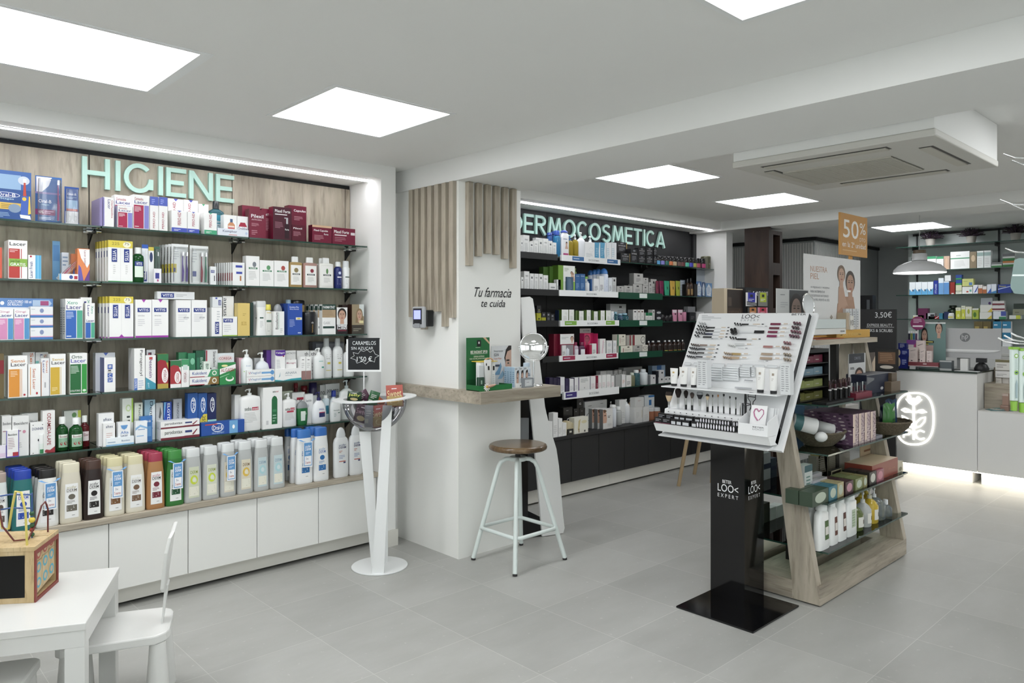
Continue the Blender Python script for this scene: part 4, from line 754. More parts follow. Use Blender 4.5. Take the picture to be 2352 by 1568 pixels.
K(H5,332,356.5,918,'#8fb4c8','blue and white toothpaste carton with vertical navy name',[('p',[(.0,.0),(1,0),(1,.9),(.6,.8),(.3,.5)],'#e4ecf0'),('t','Dentabrit',.5,.2,.78,.96,'#1f3a50',-90)],d=.045,y=.08)
K(H5,323,350,956,'#3a78c0','medium blue carton behind the small white one',[('t','Oral-B',.25,.76,.85,.84,'#ffffff'),('r',.1,.2,.9,.6,'#5f9ad4')],d=.03,y=.035)
K(H5,311,338.5,967,'#eef2f6','small white carton with pale blue wave, front',[('p',[(0,.7),(.4,.84),(1,.7),(1,.62),(.4,.74),(0,.58)],'#8cbce8'),('r',.2,.6,.8,.63,'#5a88c0'),('r',.1,.3,.7,.34,'#8cbce8')],d=.03)
K(H5,358,374.5,925,'#b8bcbe','grey carton with dark botanical drawing',[('p',[(.4,.6),(.6,.9),(.8,.7),(.6,.55)],'#55595c'),('r',0,.0,1,.48,'#8aa494'),('e',.5,.25,.3,.14,'#d8e0dc')],d=.045,y=.08)
K(H5,376,394.5,923,'#2448b0','blue and light blue toothpaste carton with white vertical capitals',[('t','ELGYDIUM',.45,.2,.78,.96,'#ffffff',-90),('p',[(0,1),(.3,1),(0,.5)],'#6ab0e8')],d=.045,y=.08)
K(H5,398,418,916,'#a8adb4','silver grey toothpaste carton with dark vertical capitals',[('t','SENSODYNE',.4,.2,.64,.9,'#3c4450',-90)],d=.045,y=.08)
for t,b_,w in((965,981.5,'top'),(982,1000,'bottom')):
    K(H5,369,458.5,t,'#f0f0ee','flat white and burgundy toothpaste carton, %s one of the stack'%w,[('t','parodontax',.1,.38,.55,.82,'#22262c'),('r',0,0,1,.22,'#7c2434'),('r',0,.2,.6,.24,'#f0f0ee'),('r',.62,.5,.8,.7,'#2c3c7c'),('p',[(.8,.3),(.92,.75),(.95,.75),(.84,.25)],'#8a1c30')],d=.042,rows=3 if w=='top' else 2,b=b_ if w=='top' else None,step=.044,group='flat toothpaste cartons stacked, %s layer'%w)
for a,c,w,cc in((431,454.5,'left','#2258a8'),(455,476,'middle','#2258a8'),(476.5,497,'right','#16245c')):
    K(H5,a,c,903,cc,'upright blue toothpaste carton with oval name, %s of three'%w,[('e',.55,.72,.26,.18,'#e8f0fa'),('e',.55,.72,.2,.16,cc),('t','Oral-B',.42,.58,.7,.86,'#ffffff',90)]+([('r',.1,.0,.95,.4,'#6aa8dc')]if w=='left' else[('p',[(.1,0),(1,0),(1,.5),(.6,.5),(.2,.38)],'#e0cc3c'),('t','25% GR',.45,.05,.8,.46,'#3a3a20',-90)]if w=='middle' else[('r',0,0,1,.36,'#a8dccc')]),d=.045,y=.045)
K(H5,462.5,561.5,967,'#1f50a8','long flat blue toothpaste carton lying at the front edge',[('e',.37,.55,.14,.34,'#e8f0fa'),('e',.37,.55,.13,.28,'#1f50a8'),('t','Oral-B',.26,.38,.48,.7,'#ffffff'),('t','PRO-EXPERT',.24,.08,.52,.2,'#a8c8f0'),('r',.64,0,.84,1,'#6aa8dc'),('e',.74,.5,.03,.16,'#ffffff'),('r',.08,.78,.36,.86,'#d04a40')],d=.04,y=.004,top='#2a60b8')
K(H5,539,553,907,'#d8d9d6','grey white carton sliver left of the big pump bottle',d=.05,y=.06)
sb=[('t','seba',.12,.62,.5,.76,'#3a4a44'),('r',.53,.62,.9,.74,'#c0304a'),('t','med',.56,.64,.87,.72,'#ffffff'),('l',.1,.15,.85,.55,7,'#c4c6c4')]
Bt(H5,553,602,893,'#eeeeec','largest white pump bottle with red and grey name, lowest glass shelf',prof=[(0,.94,.94),(.02,1,1),(.72,.98,.98),(.80,.9,.9),(.83,.5,.5),(.84,.26,.4)],captype='pump',p=4,d=.06,decs=sb,lz=(.1,.72),lu=(-.85,.85))
K(H5,604,648,889,'#eeeeec','white carton with arched window showing a green bottle',[('p',[(.45,.1),(.75,.1),(.75,.7),(.7,.76),(.6,.79),(.5,.76),(.45,.7)],'#1f6a3c'),('r',.5,.4,.7,.46,'#3a8a58'),('l',.5,.15,.7,.35,3,'#9cc8ac'),('t','seba',.5,.87,.66,.91,'#3a4a44'),('t','med',.67,.87,.8,.91,'#c0304a'),('r',.16,.1,.28,.2,'#c8c8c8')],d=.075,rows=0)
Bt(H5,649,683,903,'#eeeeec','medium white pump bottle with red name, right of the window carton',prof=[(0,.94,.94),(.02,1,1),(.72,.98,.98),(.78,.9,.9),(.81,.5,.5),(.82,.3,.4)],captype='pump',p=4,d=.05,decs=sb+[('r',.25,.52,.8,.6,'#c0304a')],lz=(.1,.72),lu=(-.85,.85))
K(H5,671,700,901,'#eeeeec','white carton with red band and black cross, behind the green tube',[('t','ISDIN',.05,.72,.35,.8,'#3a3a3a'),('r',.36,.76,.9,.84,'#b02840'),('p',[(.55,.6),(.75,.78),(.78,.76),(.6,.58)],'#111'),('p',[(.75,.58),(.55,.78),(.58,.8),(.78,.6)],'#111')],d=.05,y=.08)
K(H5,648,672,898,'#d8e0c8','pale green topped carton at the back, above the medium pump bottle',d=.05,y=.12)
Bt(H5,684,709.5,921,'#1e7038','dark green gel bottle with grey dome cap',prof=[(0,.78,.9),(.03,.86,.95),(.4,1,1),(.7,.98,.98)],captype='dome',cap='#8a8e90',capw=1.0,p=3,d=.04,lab=None,decs=[('r',.18,.12,.75,.95,'#dfe8dc'),('p',[(.75,.95),(.9,.7),(.75,.6)],'#9fb8a0')],lz=(.12,.6))
K(H5,701,719,905,'#e8e9e8','white carton with slanted grey name behind the purple pump bottle',[('t','lavirin',.1,.74,.8,.82,'#4a4e54'),('e',.3,.6,.2,.06,'#c8ccd0')],d=.05,y=.055)
for a,c,t in((677,686,880),(695,709,886)):
    Bt(H5,a,c,t,'#7c1c24','small %s red bottle at the back of the lowest glass shelf'%('dark' if a<690 else 'wider bright'),cap='#8c2028',prof=P_CYL,captype='screw',p=2,y=.17,capw=.95)
Bt(H5,713,735,879,'#e6e7ea','white bottle with wide dark purple cap',cap='#2a2250',prof=[(0,.95,.95),(.03,1,1),(.5,1,1),(.62,.85,.85),(.68,.75,.75)],captype='screw',capw=.72,p=2,y=.1,decs=[('l',.2,.3,.8,.6,3,'#6a70a8')])
K(H5,748,780,881,'#d9dad8','grey white carton with black lower case name behind',[('t','pon-emo',.1,.72,.92,.84,'#2a2e30'),('t','colageno',.25,.6,.95,.68,'#4a4e50')],d=.04,y=.14)
K(H5,735,747,884,'#cfd0ce','grey white carton edge between purple cap and printed name',[('t','no',.1,.72,.9,.82,'#2a2e30')],d=.04,y=.15)
Bt(H5,720,753,900,'#eef0f2','round white bottle with dark purple pump',prof=[(0,.86,.86),(.04,1,1),(.35,1,1),(.6,.74,.74),(.7,.45,.5),(.72,.36,.4)],captype='pump',cap='#2a2660',p=2.2,d=.05,decs=[('t','SINICAL',.35,.7,.9,.82,'#6a6ab0'),('r',.35,.2,.95,.5,'#27306c'),('r',.35,.5,.95,.56,'#b83050')],lz=(.1,.55))
Bt(H5,744,760,908,'#cfe0e6','pale tube with teal panel behind the purple pump bottle',cap=WHITECAP,prof=P_CYL,captype='screw',p=2,y=.07,capw=.5,decs=[('r',.2,.3,.8,.9,'#2c7a94')])
Bt(H5,762,780,897,'#e4ecf0','white bottle with cobalt blue cap, behind the small white bottle',cap='#2038a0',prof=P_ROUND,captype='screw',p=2,y=.07,capw=.5)
Bt(H5,761,785,923,'#ecefee','small white soap bottle with thin green name, right end',cap=WHITECAP,prof=[(0,.92,.92),(.04,1,1),(.78,1,1),(.9,.9,.9)],captype='flat',capw=.85,p=3,d=.035,decs=[('t','Germisdin',.1,.8,.9,.9,'#3a5a50'),('r',.7,.55,.95,.62,'#2f6a58'),('l',.15,.2,.5,.6,5,'#a8b8b4')])
Bt(H5,784,817,873,'#e9ecea','white pump bottle with dark green collar, partly behind the candy bowl',prof=P_TOT,captype='pump',cap='#c8d2d4',p=2.4,d=.055,y=.05,decs=[('l',.1,.2,.8,.6,5,'#b8c8c0')])
# ---------------- shampoo bottles on the worktop of the oak wall
PS2=[(0,.93,.92),(.012,1,1),(.06,1,1),(.40,.97,.97),(.66,.90,.92),(.80,.80,.86),(.845,.77,.82)]
def dermo(l,r,t,body,cap,acc,label,top='#8aa0c0',name2='#2a2e34',rows=3,tagd=0,yb=.012,lab='#f0f0ee',bodymat=None,dd=None,step=.048,dl=-.004,capx=None):
    decs=dd or[('t','acofar',.12,.86,.88,.94,top),('t','DERM',.12,.77,.88,.85,name2),('r',.1,.755,.9,.76,name2),('e',.5,.62,.26,.08,acc),('l',.15,.42,.75,.52,3,acc),('r',.12,.2,.88,.38,acc),('l',.18,.23,.7,.36,3,'#f4f4f0'),('l',.5,.06,.85,.1,1,'#8a8a88')]
    o=Bt(H6,l,r,t,bodymat or body,label,cap=cap,prof=PS2,captype='flat',p=2.9,d=.046,y=yb,lab=lab if dd is None else None,decs=decs,lz=(.09,.66),lu=(-.62,.62),name='shampoo_bottle')
    if rows:rowcopies(o,H6,*(lambda a,c,z0,zt:((a+c)/2,yb+.023,z0+.0005))(*geom(H6,l,r,t,yb,None)),step,rows,label,'bath gel bottles: '+' '.join(label.split()[:6]),dl=dl)
    if tagd:
        a,c,z0,zt=geom(H6,l,r,t,yb,None);w=c-a;h=zt-z0
        cx=(a+c)/2+w*.06;zz=z0+h*.80
        k=MB();n=14
        k.add([(math.cos(PI*i/n)*w*rr,0+(-.014*math.sin(PI*i/n)),.012*math.cos(2*PI*i/n)*.6)for i in range(n+1)for rr in(.34,.5)],[(2*i,2*i+1,2*i+3,2*i+2)for i in range(n)],'#5d9bd6')
        hh=h*.46
        k.box(-w*.27,w*.27,-.016,-.0152,-hh-.008,-.006,'#f2f4f6')
        marks(k,flat_map(-w*.27,w*.27,-hh-.008,-.006,-.016),[('r',.08,.05,.92,.97,'#5d9bd6'),('r',.14,.08,.86,.44,'#f4f5f7'),('t','acofar',.2,.78,.8,.88,'#ffffff'),('t','DERM',.2,.66,.8,.76,'#ffffff'),('l',.25,.5,.75,.6,2,'#d8e8f8'),('t','3x',.3,.3,.55,.38,'#7a86a0'),('t','5 euros',.22,.14,.76,.24,'#c04a4a')])
        g=k.build('neck_tag',loc=(cx,4.095+yb-.001,zz),rot=tagd)
        tag(g,tagd_label[label.split(',')[0]]if label.split(',')[0]in tagd_label else 'light blue and white offer tag hanging on the '+' '.join(label.split(',')[0].split()[:7]),'tag','light blue neck offer tags')
tagd_label={}
dermo(-16,20.5,1087,'#d8dedd','#a8958a','#5a4a40','pale bottle with taupe cap cut by the left edge',rows=1)
dermo(27,80,1080,'#257272','#1d3fb0','#2a50b8','teal bath gel bottle with royal blue cap',top='#8a98b8',name2='#2a50b8')
dermo(83,137,1078,'#e8e8e4','#1e1b1a','#2e2826','white bath gel bottle with black cap and offer tag',tagd=.12)
dermo(138.5,191,1064,'#d9d2be','#ddd6bc','#6a6458','ivory bath gel bottle with cream cap and grey label',top='#c0b890',name2='#6a6458',rows=2)
dermo(192.5,240,1057,'#2b1d1b','#4a3026','#1a1614','dark chocolate brown bath gel bottle',top='#1a1614',name2='#1a1614',rows=2)
dermo(241.5,289,1051,'#dcd6c2','#d8cfa0','#8a5c34','ivory bath gel bottle with pale yellow cap and offer tag',tagd=-.06)
dermo(290.5,336,1046,'#dfd9c6','#d9d1a8','#7a5c44','ivory bath gel bottle without tag, brown label block',top='#e0dccc',name2='#5a5048')
dermo(338,381,1040,'#b07a48','#a8324c','#7c2234','amber bath gel bottle with crimson cap',top='#c86a80',name2='#1e1a1c')
dermo(382.5,425,1034,'#2f7a30','#3a8c3a','#1f5a34','green bath gel bottle with green cap and offer tag',tagd=-.02)
def o_dd(ring,nm):return[('r',.0,0,1,1,ring[2]),('t','DERM',.14,.78,.86,.88,nm),('e',.5,.58,.36,.15,ring[0]),('e',.5,.58,.17,.075,ring[1]),('r',.06,.06,.94,.36,'#e8e6d4'),('l',.14,.1,.84,.32,4,'#b8b4a0')]
for l,r,t,ring,nm,lb,tg,ro in((425.5,466,1030,('#c8d832','#dfe4cc','#cfd4b8'),'#8a9a28','clear gel bottle with lime ring label, first beside green bottle',0,1),
    (467.5,506,1025,('#c8d832','#dfe4cc','#d4d8c4'),'#8a9a28','clear gel bottle with lime ring label, second one',0,1),(508,545,1019,('#e4c44c','#ece4c8','#dcd4c0'),'#8a6a28','clear gel bottle carrying an offer tag',-.02,1),
    (547,584,1014,('#e4bc44','#ece4c8','#dcd4bc'),'#7a5a2c','clear gel bottle with amber ring label',0,2),(585.5,620.5,1010,('#a8d4d8','#cfe0e2','#c0d2d4'),'#7a98b0','clear gel bottle with pale blue ring label, left',0,2),(622,657,1005,('#a8d4d8','#cfe0e2','#c0d2d4'),'#7a98b0','clear gel bottle with pale blue ring label, right',0,2)):
    dermo(l,r,t,'','#d9dcdb','',lb,rows=ro,tagd=tg,bodymat=CLEARBOTTLE,dd=o_dd(ring,nm))
bl=dict(top='#7aa0d0',name2='#3a6ab8')
dermo(657,672,984,'#c9cbcc','#2a62b8','#2a6ab8','grey looking white bottle with blue cap, turned sideways at the back',rows=0,yb=.16,**bl)
dermo(672,692,984,'#dfe1e2','#2a62b8','#2a6ab8','white bottle with blue cap, second turned one at the back',rows=0,yb=.12,**bl)
dermo(669,700,985,'#e6e8e9','#2f6ac0','#2a6ab8','white bottle with blue cap behind the tagged blue capped bottle',rows=0,yb=.066,**bl)
dermo(682.5,721.5,987,'#eceeee','#3a78c8','#2a72b8','white bottle with blue cap and offer tag',tagd=-.03,rows=0,**bl)
dermo(700,727,979,'#e0e2e4','#2f6ac0','#2a6ab8','white bottle with blue cap behind, between the two front ones',rows=0,yb=.1,**bl)
dermo(722.5,758,982,'#eceeee','#3570c4','#2a72b8','white bottle with blue cap, untagged, front right',rows=1,**bl)
wd=[('t','acofar',.1,.88,.9,.95,'#4a5a90'),('t','DERM',.1,.78,.9,.86,'#2c2f6a'),('l',.12,.62,.5,.72,2,'#c06a50'),('l',.12,.4,.8,.55,3,'#8a9ac8'),('r',.12,.3,.85,.33,'#c85a40'),('r',.6,.24,.85,.29,'#2c2f6a')]
for l,r,t,w in((769.5,803.5,982,'left'),(805,836,977,'right')):
    Bt(H6,l,r,t,'#eef0f0','white dome capped lotion bottle near the column, %s one'%w,cap='#e6e9ea',prof=[(0,.9,.9),(.03,1,1),(.68,1,1),(.76,.88,.9),(.8,.66,.8)],captype='dome',capw=.62,p=2.8,d=.045,y=.02,decs=wd,lz=(.15,.7),lu=(-.6,.6),name='lotion_bottle')
# ================================================================ BLACK WALL SHELVES
D1,D2,D3,D4,D5=[Shelf('Y',4.2,z,'cosmetics_')for z in DZ];D6=Shelf('Y',4.12,.52,'cosmetics_')
def tray(sh,l,r,ytop,ybot,yl,tags,label,lh=.036,col='#eef0f0',word='BIODERMA',fr=-.02):
    """printed lip that clips on the shelf front"""
    a=onY(l,ytop,4.2+fr)[0];c=onY(r,ytop,4.2+fr)[0];z1=sh.z+.014;z0=z1-lh-.014
    m=MB();w=c-a
    m.box(-w/2,w/2,0,.003,z0,z1,col).box(-w/2,w/2,.003,.017,z0,z0+.003,col).box(-w/2,-w/2+.003,.003,-fr-.001,z0,z1,col).box(w/2-.003,w/2,.003,-fr-.001,z0,z1,col)
    d=[('t',word,.44,.3,.62,.62,'#8a8e92' if col!='#0f4a34' else '#0f4a34')]if word else[]
    for u0,u1,cc in tags:d.append(('r',u0,.2,u1,.9,cc));d.append(('l',u0+.02,.4,u1-.02,.7,1,'#d8e0ea'))
    marks(m,lambda u,v,e:(-w/2+w*u,-e,z0+(z1-z0)*v),d)
    o=m.build('shelf_lip',loc=((a+c)/2,4.2+fr,0));tag(o,label,'shelf lip','printed shelf lips')
tray(D1,1290,1425,590,600,0,[(.17,.36,'#2a6aa8'),(.76,.95,'#2a6aa8')],'white shelf lip with two blue tags under the dispenser bottles')
tray(D2,1285,1420,668,678,0,[],'plain white shelf lip under the green and blue cartons')
tray(D3,1287,1422,744,754,0,[(.07,.26,'#7ab03c'),(.76,.92,'#7ab03c')],'white shelf lip with two green tags')
tray(D4,1285,1420,820,832,0,[(.05,.25,'#a8244c'),(.78,.97,'#a8244c')],'white shelf lip with two crimson tags')
tray(D5,1295,1422,895,912,0,[(.03,.22,'#3a2c80')],'deep white shelf lip with one purple tag',lh=.05)
for sh,t,w in((D2,680,'upper'),(D3,752,'middle'),(D4,822,'lower')):
    a,c=(1424,1522)
    tray(sh,a,c,t,t+12,0,[(.44,.62,'#dfe8e4')],'dark green shelf lip with white tag, %s of three'%w,col='#0f4a34',word='',lh=.046)
for sh,l,r,w in((D1,1197,1281,'topmost'),(D2,1197,1283,'second'),(D3,1232,1282,'third'),(D4,1246,1283,'fourth')):
    tray(sh,l,r,0,0,0,[],'black shelf lip with tiny white print, %s from the top, beside the column'%w,col='#141517',word='',fr=-.014)
def wbox(sh,spec,what,d=.05,y=.015):
    for i,(l,r,t,w)in enumerate(spec):
        K(sh,l,r,t,'#e9eae8',what%w,[('r',.3,.7,.7,.82,'#6a6e72')if i%2==0 else('t','neo',.25,.72,.75,.8,'#6a6e72'),('l',.18,.1,.82,.6,7,'#b4b7b8')],d=d,y=y)
wbox(D1,[(1196,1201.5,551,'first sliver at the column'),(1202,1216,540,'tallest, next to the column'),(1216.5,1226,556,'short, right of the tallest'),(1226.5,1236,553,'third from the tallest'),(1237,1247,549.5,'fourth, before the wider pair'),(1247.5,1259.5,548,'fifth, tall one in the middle'),(1260,1269,553,'sixth, narrower'),(1269.5,1278,557,'last beside the blue bottle')],'white skincare carton on the top black shelf, %s')
K(D1,1231,1259,547,'#d6d8d6','wide pale carton at the back above the small white cartons, top black shelf',d=.04,y=.11)
Bt(D1,1279,1291,529,'#1f7ab0','blue bottle with white swirl next to the white cartons',cap='#2a50b0',prof=P_TALL,captype='screw',p=2,capw=.7,y=.01,decs=[('p',[(.1,.95),(.9,.8),(.9,.7),(.1,.85)],'#e0ecf4')])
Bt(D1,1262,1271,534,'#2a5ca8','blue bottle with blue cap at the back, left of the swirl bottle',cap='#2a4ca8',prof=P_CYL,captype='screw',p=2,y=.1,capw=.95)
Bt(D1,1273,1283,531,'#2a5ca8','second blue capped bottle at the back, just left of the swirl bottle',cap='#2a4ca8',prof=P_CYL,captype='screw',p=2,y=.11,capw=.95)
Bt(D1,1291.5,1308,528,'#e8e9ec','white card sleeved bottle with blue cap and pink footer',cap='#2748b0',prof=[(0,1,1),(.7,1,1),(.84,.9,.9),(.9,.6,.6)],captype='dome',capw=.9,p=5,d=.04,y=0,decs=[('r',.1,.03,.9,.14,'#b83a78'),('e',.6,.6,.16,.07,'#caa490'),('e',.6,.66,.12,.04,'#3a2a24'),('p',[(.35,.35),(.85,.35),(.7,.55),(.5,.55)],'#caa490'),('r',.1,.8,.7,.83,'#5a6a9a')],lz=(.03,.8),lu=(-.9,.9))
for l,r,t,w in((1309,1320,541,'left'),(1321,1332,538,'right')):
    Bt(D1,l,r,t,YELLIQ,'clear yellow bottle with pump, %s one of the pair'%w,cap='#e4e8ec' if w=='right' else '#3a78c0',prof=P_TOT,captype='pump',p=2,y=.01,inner=(.6,mat('#cfcf8a',.2)))
Bt(D1,1331,1347,533,'#e9ecf2','tall white pump bottle beside the clear yellow ones',prof=P_TOT,captype='pump',p=2.2,d=.05,y=.0)
Bt(D1,1353,1366,542,'#e9ecf2','white pump bottle behind the white carton, top black shelf',prof=P_TOT,captype='pump',p=2.2,d=.045,y=.06)
K(D1,1344,1366,556,'#eceded','white carton with thin ring drawing in front of a pump bottle',[('e',.62,.55,.24,.14,'#cfd6dc'),('e',.62,.55,.22,.125,'#eceded'),('l',.1,.1,.8,.35,4,'#c0c6ca')],d=.05,y=.0)
for i,(l,r,c1,w)in enumerate(((1367,1378.5,'#4aa0cc','first, blue'),(1379,1391.5,'#4aa0cc','second, blue'),(1392.5,1404,'#e4e8ea','third, white'),(1404.5,1416,'#e4e8ea','fourth, white'))):
    K(D1,l,r,557,c1,'sunscreen carton with curved wave edge, %s'%w,[('p',[(.8,0),(1,0),(1,1),(.85,1),(.7,.5)],'#e8ecee'),('l',.1,.2,.6,.7,5,'#a8ccdc')],d=.05,y=.0)
BK='#17171b'
bk=[('r',.35,.82,.65,.92,'#8a8e94'),('t','INTENSE',.15,.6,.85,.7,'#d8d8d8'),('l',.2,.15,.8,.5,4,'#8a8e94')]
K(D1,1417,1440,556,BK,'black cosmetics carton with gold edge, upper one of the left stack',bk+[('r',.95,0,1,1,'#b89a50')],d=.05,y=.05,b=580)
K(D1,1417,1438,580.5,BK,'black cosmetics carton supporting the gold edged one, at the back',bk,d=.05,y=.05)
K(D1,1426,1447,581.5,BK,'low black carton with gold edge in front, top black shelf',bk+[('r',.95,0,1,1,'#b89a50')],d=.045,y=.0)
K(D1,1448.5,1465,572,BK,'single tall black carton between the low one and the stacks',bk,d=.05,y=.0)
for l,r,w in((1466,1483,'first'),(1484,1500,'second'),(1501,1509,'narrow third')):
    K(D1,l,r,588.5,BK,'lower black carton of the %s stack beside the small jars'%w,bk,d=.045,y=.0)
    K(D1,l,r,569.5,BK,'upper black carton of the %s stack beside the small jars'%w,bk,d=.045,y=.0,b=588)
jx=[1510,1520,1530,1539,1548,1558.5,1567,1576.5,1586,1594,1602.5,1615]
jc=['#4a9ad0','#7a7ac8','#1f6a5c','#cc6a38','#b8a07c','#6a4a44','#6a2c30','#48b8a0','#4444c0','#a8a444','#b84a68','#c03878']
jn=['sky blue','lavender','dark teal','orange','beige','brown','maroon','turquoise','violet blue','olive yellow','rose','magenta']
for i,x in enumerate(jx):
    o=Bt(D1,x,x+10 if i<11 else x+9,587+i*.6,'#1c1614','small black capped jar with %s label on the top black shelf'%jn[i],cap='#101012',prof=[(0,.94,.94),(.03,1,1),(.56,1,1),(.66,.8,.8)],captype='screw',p=2,capw=.78,y=.0,name='jar',decs=[('r',0,0,1,1,jc[i])],lz=(.05,.46),lu=(-.95,.95))
    if i%2==0:rowcopies(o,D1,*(lambda a,c,z0,zt:((a+c)/2,(c-a)*.49,z0+.0005))(*geom(D1,x,x+10,587+i*.6,0,None)),.055,1,o['label'],'small jars with coloured labels',dl=.004)
Bt(D1,1624.5,1637,588,'#5a5a44','olive cylinder box at the end of the row of small jars',cap='#66664e',prof=[(0,1,1),(.9,1,1)],captype='flat',capw=1,p=2,y=0,decs=[('e',.5,.5,.25,.14,'#8a8a70')],name='cylinder_box')
# second black shelf
wbox(D2,[(1197,1202.5,636,'first sliver at the column'),(1204,1216,623,'tall with violet edge'),(1217,1226.5,628,'third'),(1227.5,1237,628.5,'fourth'),(1238,1247,629,'fifth'),(1248,1259,632,'sixth, last of the tall ones')],'white skincare carton on the second black shelf, %s')
K(D2,1262,1277.5,650,'#e4e5e2','low white cream carton in front of the green boxes',[('r',.2,.4,.8,.55,'#8a8e90')],d=.045,y=.0)
K(D2,1279,1288,642,'#e6e7e6','slim white carton right of the low cream carton',small(),d=.035,y=.0)
K(D2,1248,1262,613,'#3f6420','leftmost olive green box standing at the back, second black shelf',d=.05,y=.08)
K(D2,1262.5,1280,612,'#4a7028','second olive green box with white right half, at the back',[('r',.68,0,1,1,'#e4e8dc')],d=.05,y=.06)
K(D2,1282,1320.5,610,'#6c9a2c','large green and white gift box printed with two hugging faces',[('r',.3,.4,1,1,'#eef0ea'),('r',.92,0,1,.4,'#8cc03c'),('r',.3,0,.42,.4,'#dfe4dc')]+face(.8,.72,.06,.06,'#caa088','#5a4030')+face(.88,.68,.05,.05,'#caa088','#8a6a4a')+[('p',[(.7,.42),(.98,.42),(.94,.62),(.76,.62)],'#caa088'),('l',.36,.78,.62,.92,3,'#9aa894')],d=.07,y=.0,side='#4f7420')
K(D2,1302,1317,636,'#3c5c78','dark blue grey insert carton in front of the green gift box',[('l',.2,.1,.8,.9,9,'#7a94a8')],d=.015,y=-.017)
Bt(D2,1322,1330,616,'#7aa43c','green pump bottle behind the first blue carton',cap='#9ab45c',prof=P_TOT,captype='pump',p=2,y=.07)
for l,r,w in((1321.5,1332,'left'),(1332.5,1344,'right')):
    K(D2,l,r,629,'#2a62a0','blue moisturiser carton, %s of the joined pair'%w,[('t','BIODERMA',.15,.86,.85,.9,'#d8e8f4'),('l',.15,.2,.8,.5,4,'#88b0d4'),('r',.1,.04,.9,.14,'#1f6aa0')],d=.05,y=.0)
Bt(D2,1345.5,1352.5,635,'#d8dcd8','small bottle with lime green cap behind the tiny white bottle',cap='#7ac43c',prof=P_CYL,captype='screw',p=2,y=.06,capw=.95)
Bt(D2,1348,1356.5,646,'#e4e8ea','tiny white travel bottle in front of the lime capped one',cap='#b8c4cc',prof=P_CYL,captype='screw',p=2,y=.0,capw=.6)
K(D2,1357,1363.5,641,'#2a5c9c','narrow blue carton behind the tiny travel bottle',d=.04,y=.02)
K(D2,1364,1376,640,'#eaecee','white carton left of the blue capped sprays',small(),d=.04,y=.0)
for i,(l,r,t,yb)in enumerate(((1357,1367,620,.12),(1366,1377,618,.09),(1375,1387,617,.06),(1388,1401,616,.0))):
    Bt(D2,l,r,t,'#d4dcec','thermal water spray with blue dome cap, %s'%['hindmost','second from the back','third from the back','foremost and tallest'][i],cap='#3a7ac8',prof=P_SPRAY,captype='dome',capw=.9,p=2,y=yb,decs=[('l',.3,.2,.7,.8,5,'#a8b8d0')],name='spray_bottle')
K(D2,1377,1387.5,634,'#e8eaec','white tube carton between the sprays',small(),d=.03,y=.0)
K(D2,1399,1406,638,'#e0e4e8','slim white carton right of the foremost spray',small(),d=.04,y=.0)
K(D2,1406.5,1415.5,637,'#c4c6c6','slim silver carton with dark emblem beside the white tray',[('r',.3,.75,.7,.88,'#3a3c3e')]+small('#8a8a8a'),d=.04,y=.0)
SV='#b4b3b0';sv=[('r',.38,.72,.62,.86,'#2e2e30'),('l',.25,.2,.75,.55,3,'#6a6a6a')]
for l,r,t,b_,w in((1417,1433,657,None,'low, first from the left'),(1433.5,1453,656,None,'low, second from the left'),(1454,1475,652.5,None,'large lower, under the tallest'),(1456,1477,628,652,'tall upper, on the large one'),(1476,1489,656,None,'small lower, right of the large one'),(1477,1489,638,655.5,'small upper, right of the tall one'),(1490,1498,648,None,'narrow'),(1494.5,1508,641,None,'last, beside the tubes')):
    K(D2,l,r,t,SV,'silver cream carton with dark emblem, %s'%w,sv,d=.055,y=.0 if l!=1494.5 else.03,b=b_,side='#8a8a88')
for l,r,c1,w in((1509,1516,'#7a2440','dark crimson'),(1517,1527,'#7a1c48','wine red'),(1528,1540.5,'#2a9a74','sea green'),(1541.5,1553.5,'#c8a03c','mustard yellow'),(1554.5,1565,'#9aa42c','lime olive')):
    Bt(D2,l,r,645,c1,'upright hand cream tube, %s, above a small lower shelf edge'%w,cap='#1a1a1a',prof=[(0,.72,.9),(.04,.76,.9),(.98,1,.12),(1,1,.08)],captype='none',p=2.4,d=.03,y=.0,name='cream_tube',decs=[('r',.4,.4,.62,.62,'#1c1c1c')],lz=(.1,.9),b=None)
Bl(D2,1566,1577,643,'#9aa8b8','striped grey foot mask pouch behind the dark bottles',[],[('l',0,.05,1,.95,9,'#e4e8ec')],clear=False,y=.05)
K(D2,1575,1584,653,'#181613','black carton left of the dropper bottles',[],d=.04,y=.02)
for l,r,t,w in((1580,1587,640,'left'),(1587.5,1594,638,'right')):
    Bt(D2,l,r,t,'#3a2416','dark brown dropper bottle on the second black shelf, %s'%w,cap='#101010',prof=P_ROUND,captype='screw',p=2,y=.0,capw=.4,decs=[('r',0,0,1,1,'#9a7a48')],lz=(.08,.4))
K(D2,1594.5,1602,652,'#17171a','black carton between dropper bottle and blue pouches',[],d=.04,y=.0)
for l,r,t,w,c1 in((1603,1615,646,'left','#4a78b8'),(1616,1623,648,'middle, dark blue','#34568c'),(1624,1639,650,'right, in front of the round offer sign','#6a98cc')):
    Bl(D2,l,r,t,c1,'striped blue and white slipper pouch, %s'%w,[],[('p',[(.2,.1),(.8,.05),(.9,.6),(.5,.95),(.1,.6)],'#dfe8f2'),('l',.25,.2,.8,.7,5,'#8aa8d0')],clear=False,y=.0)
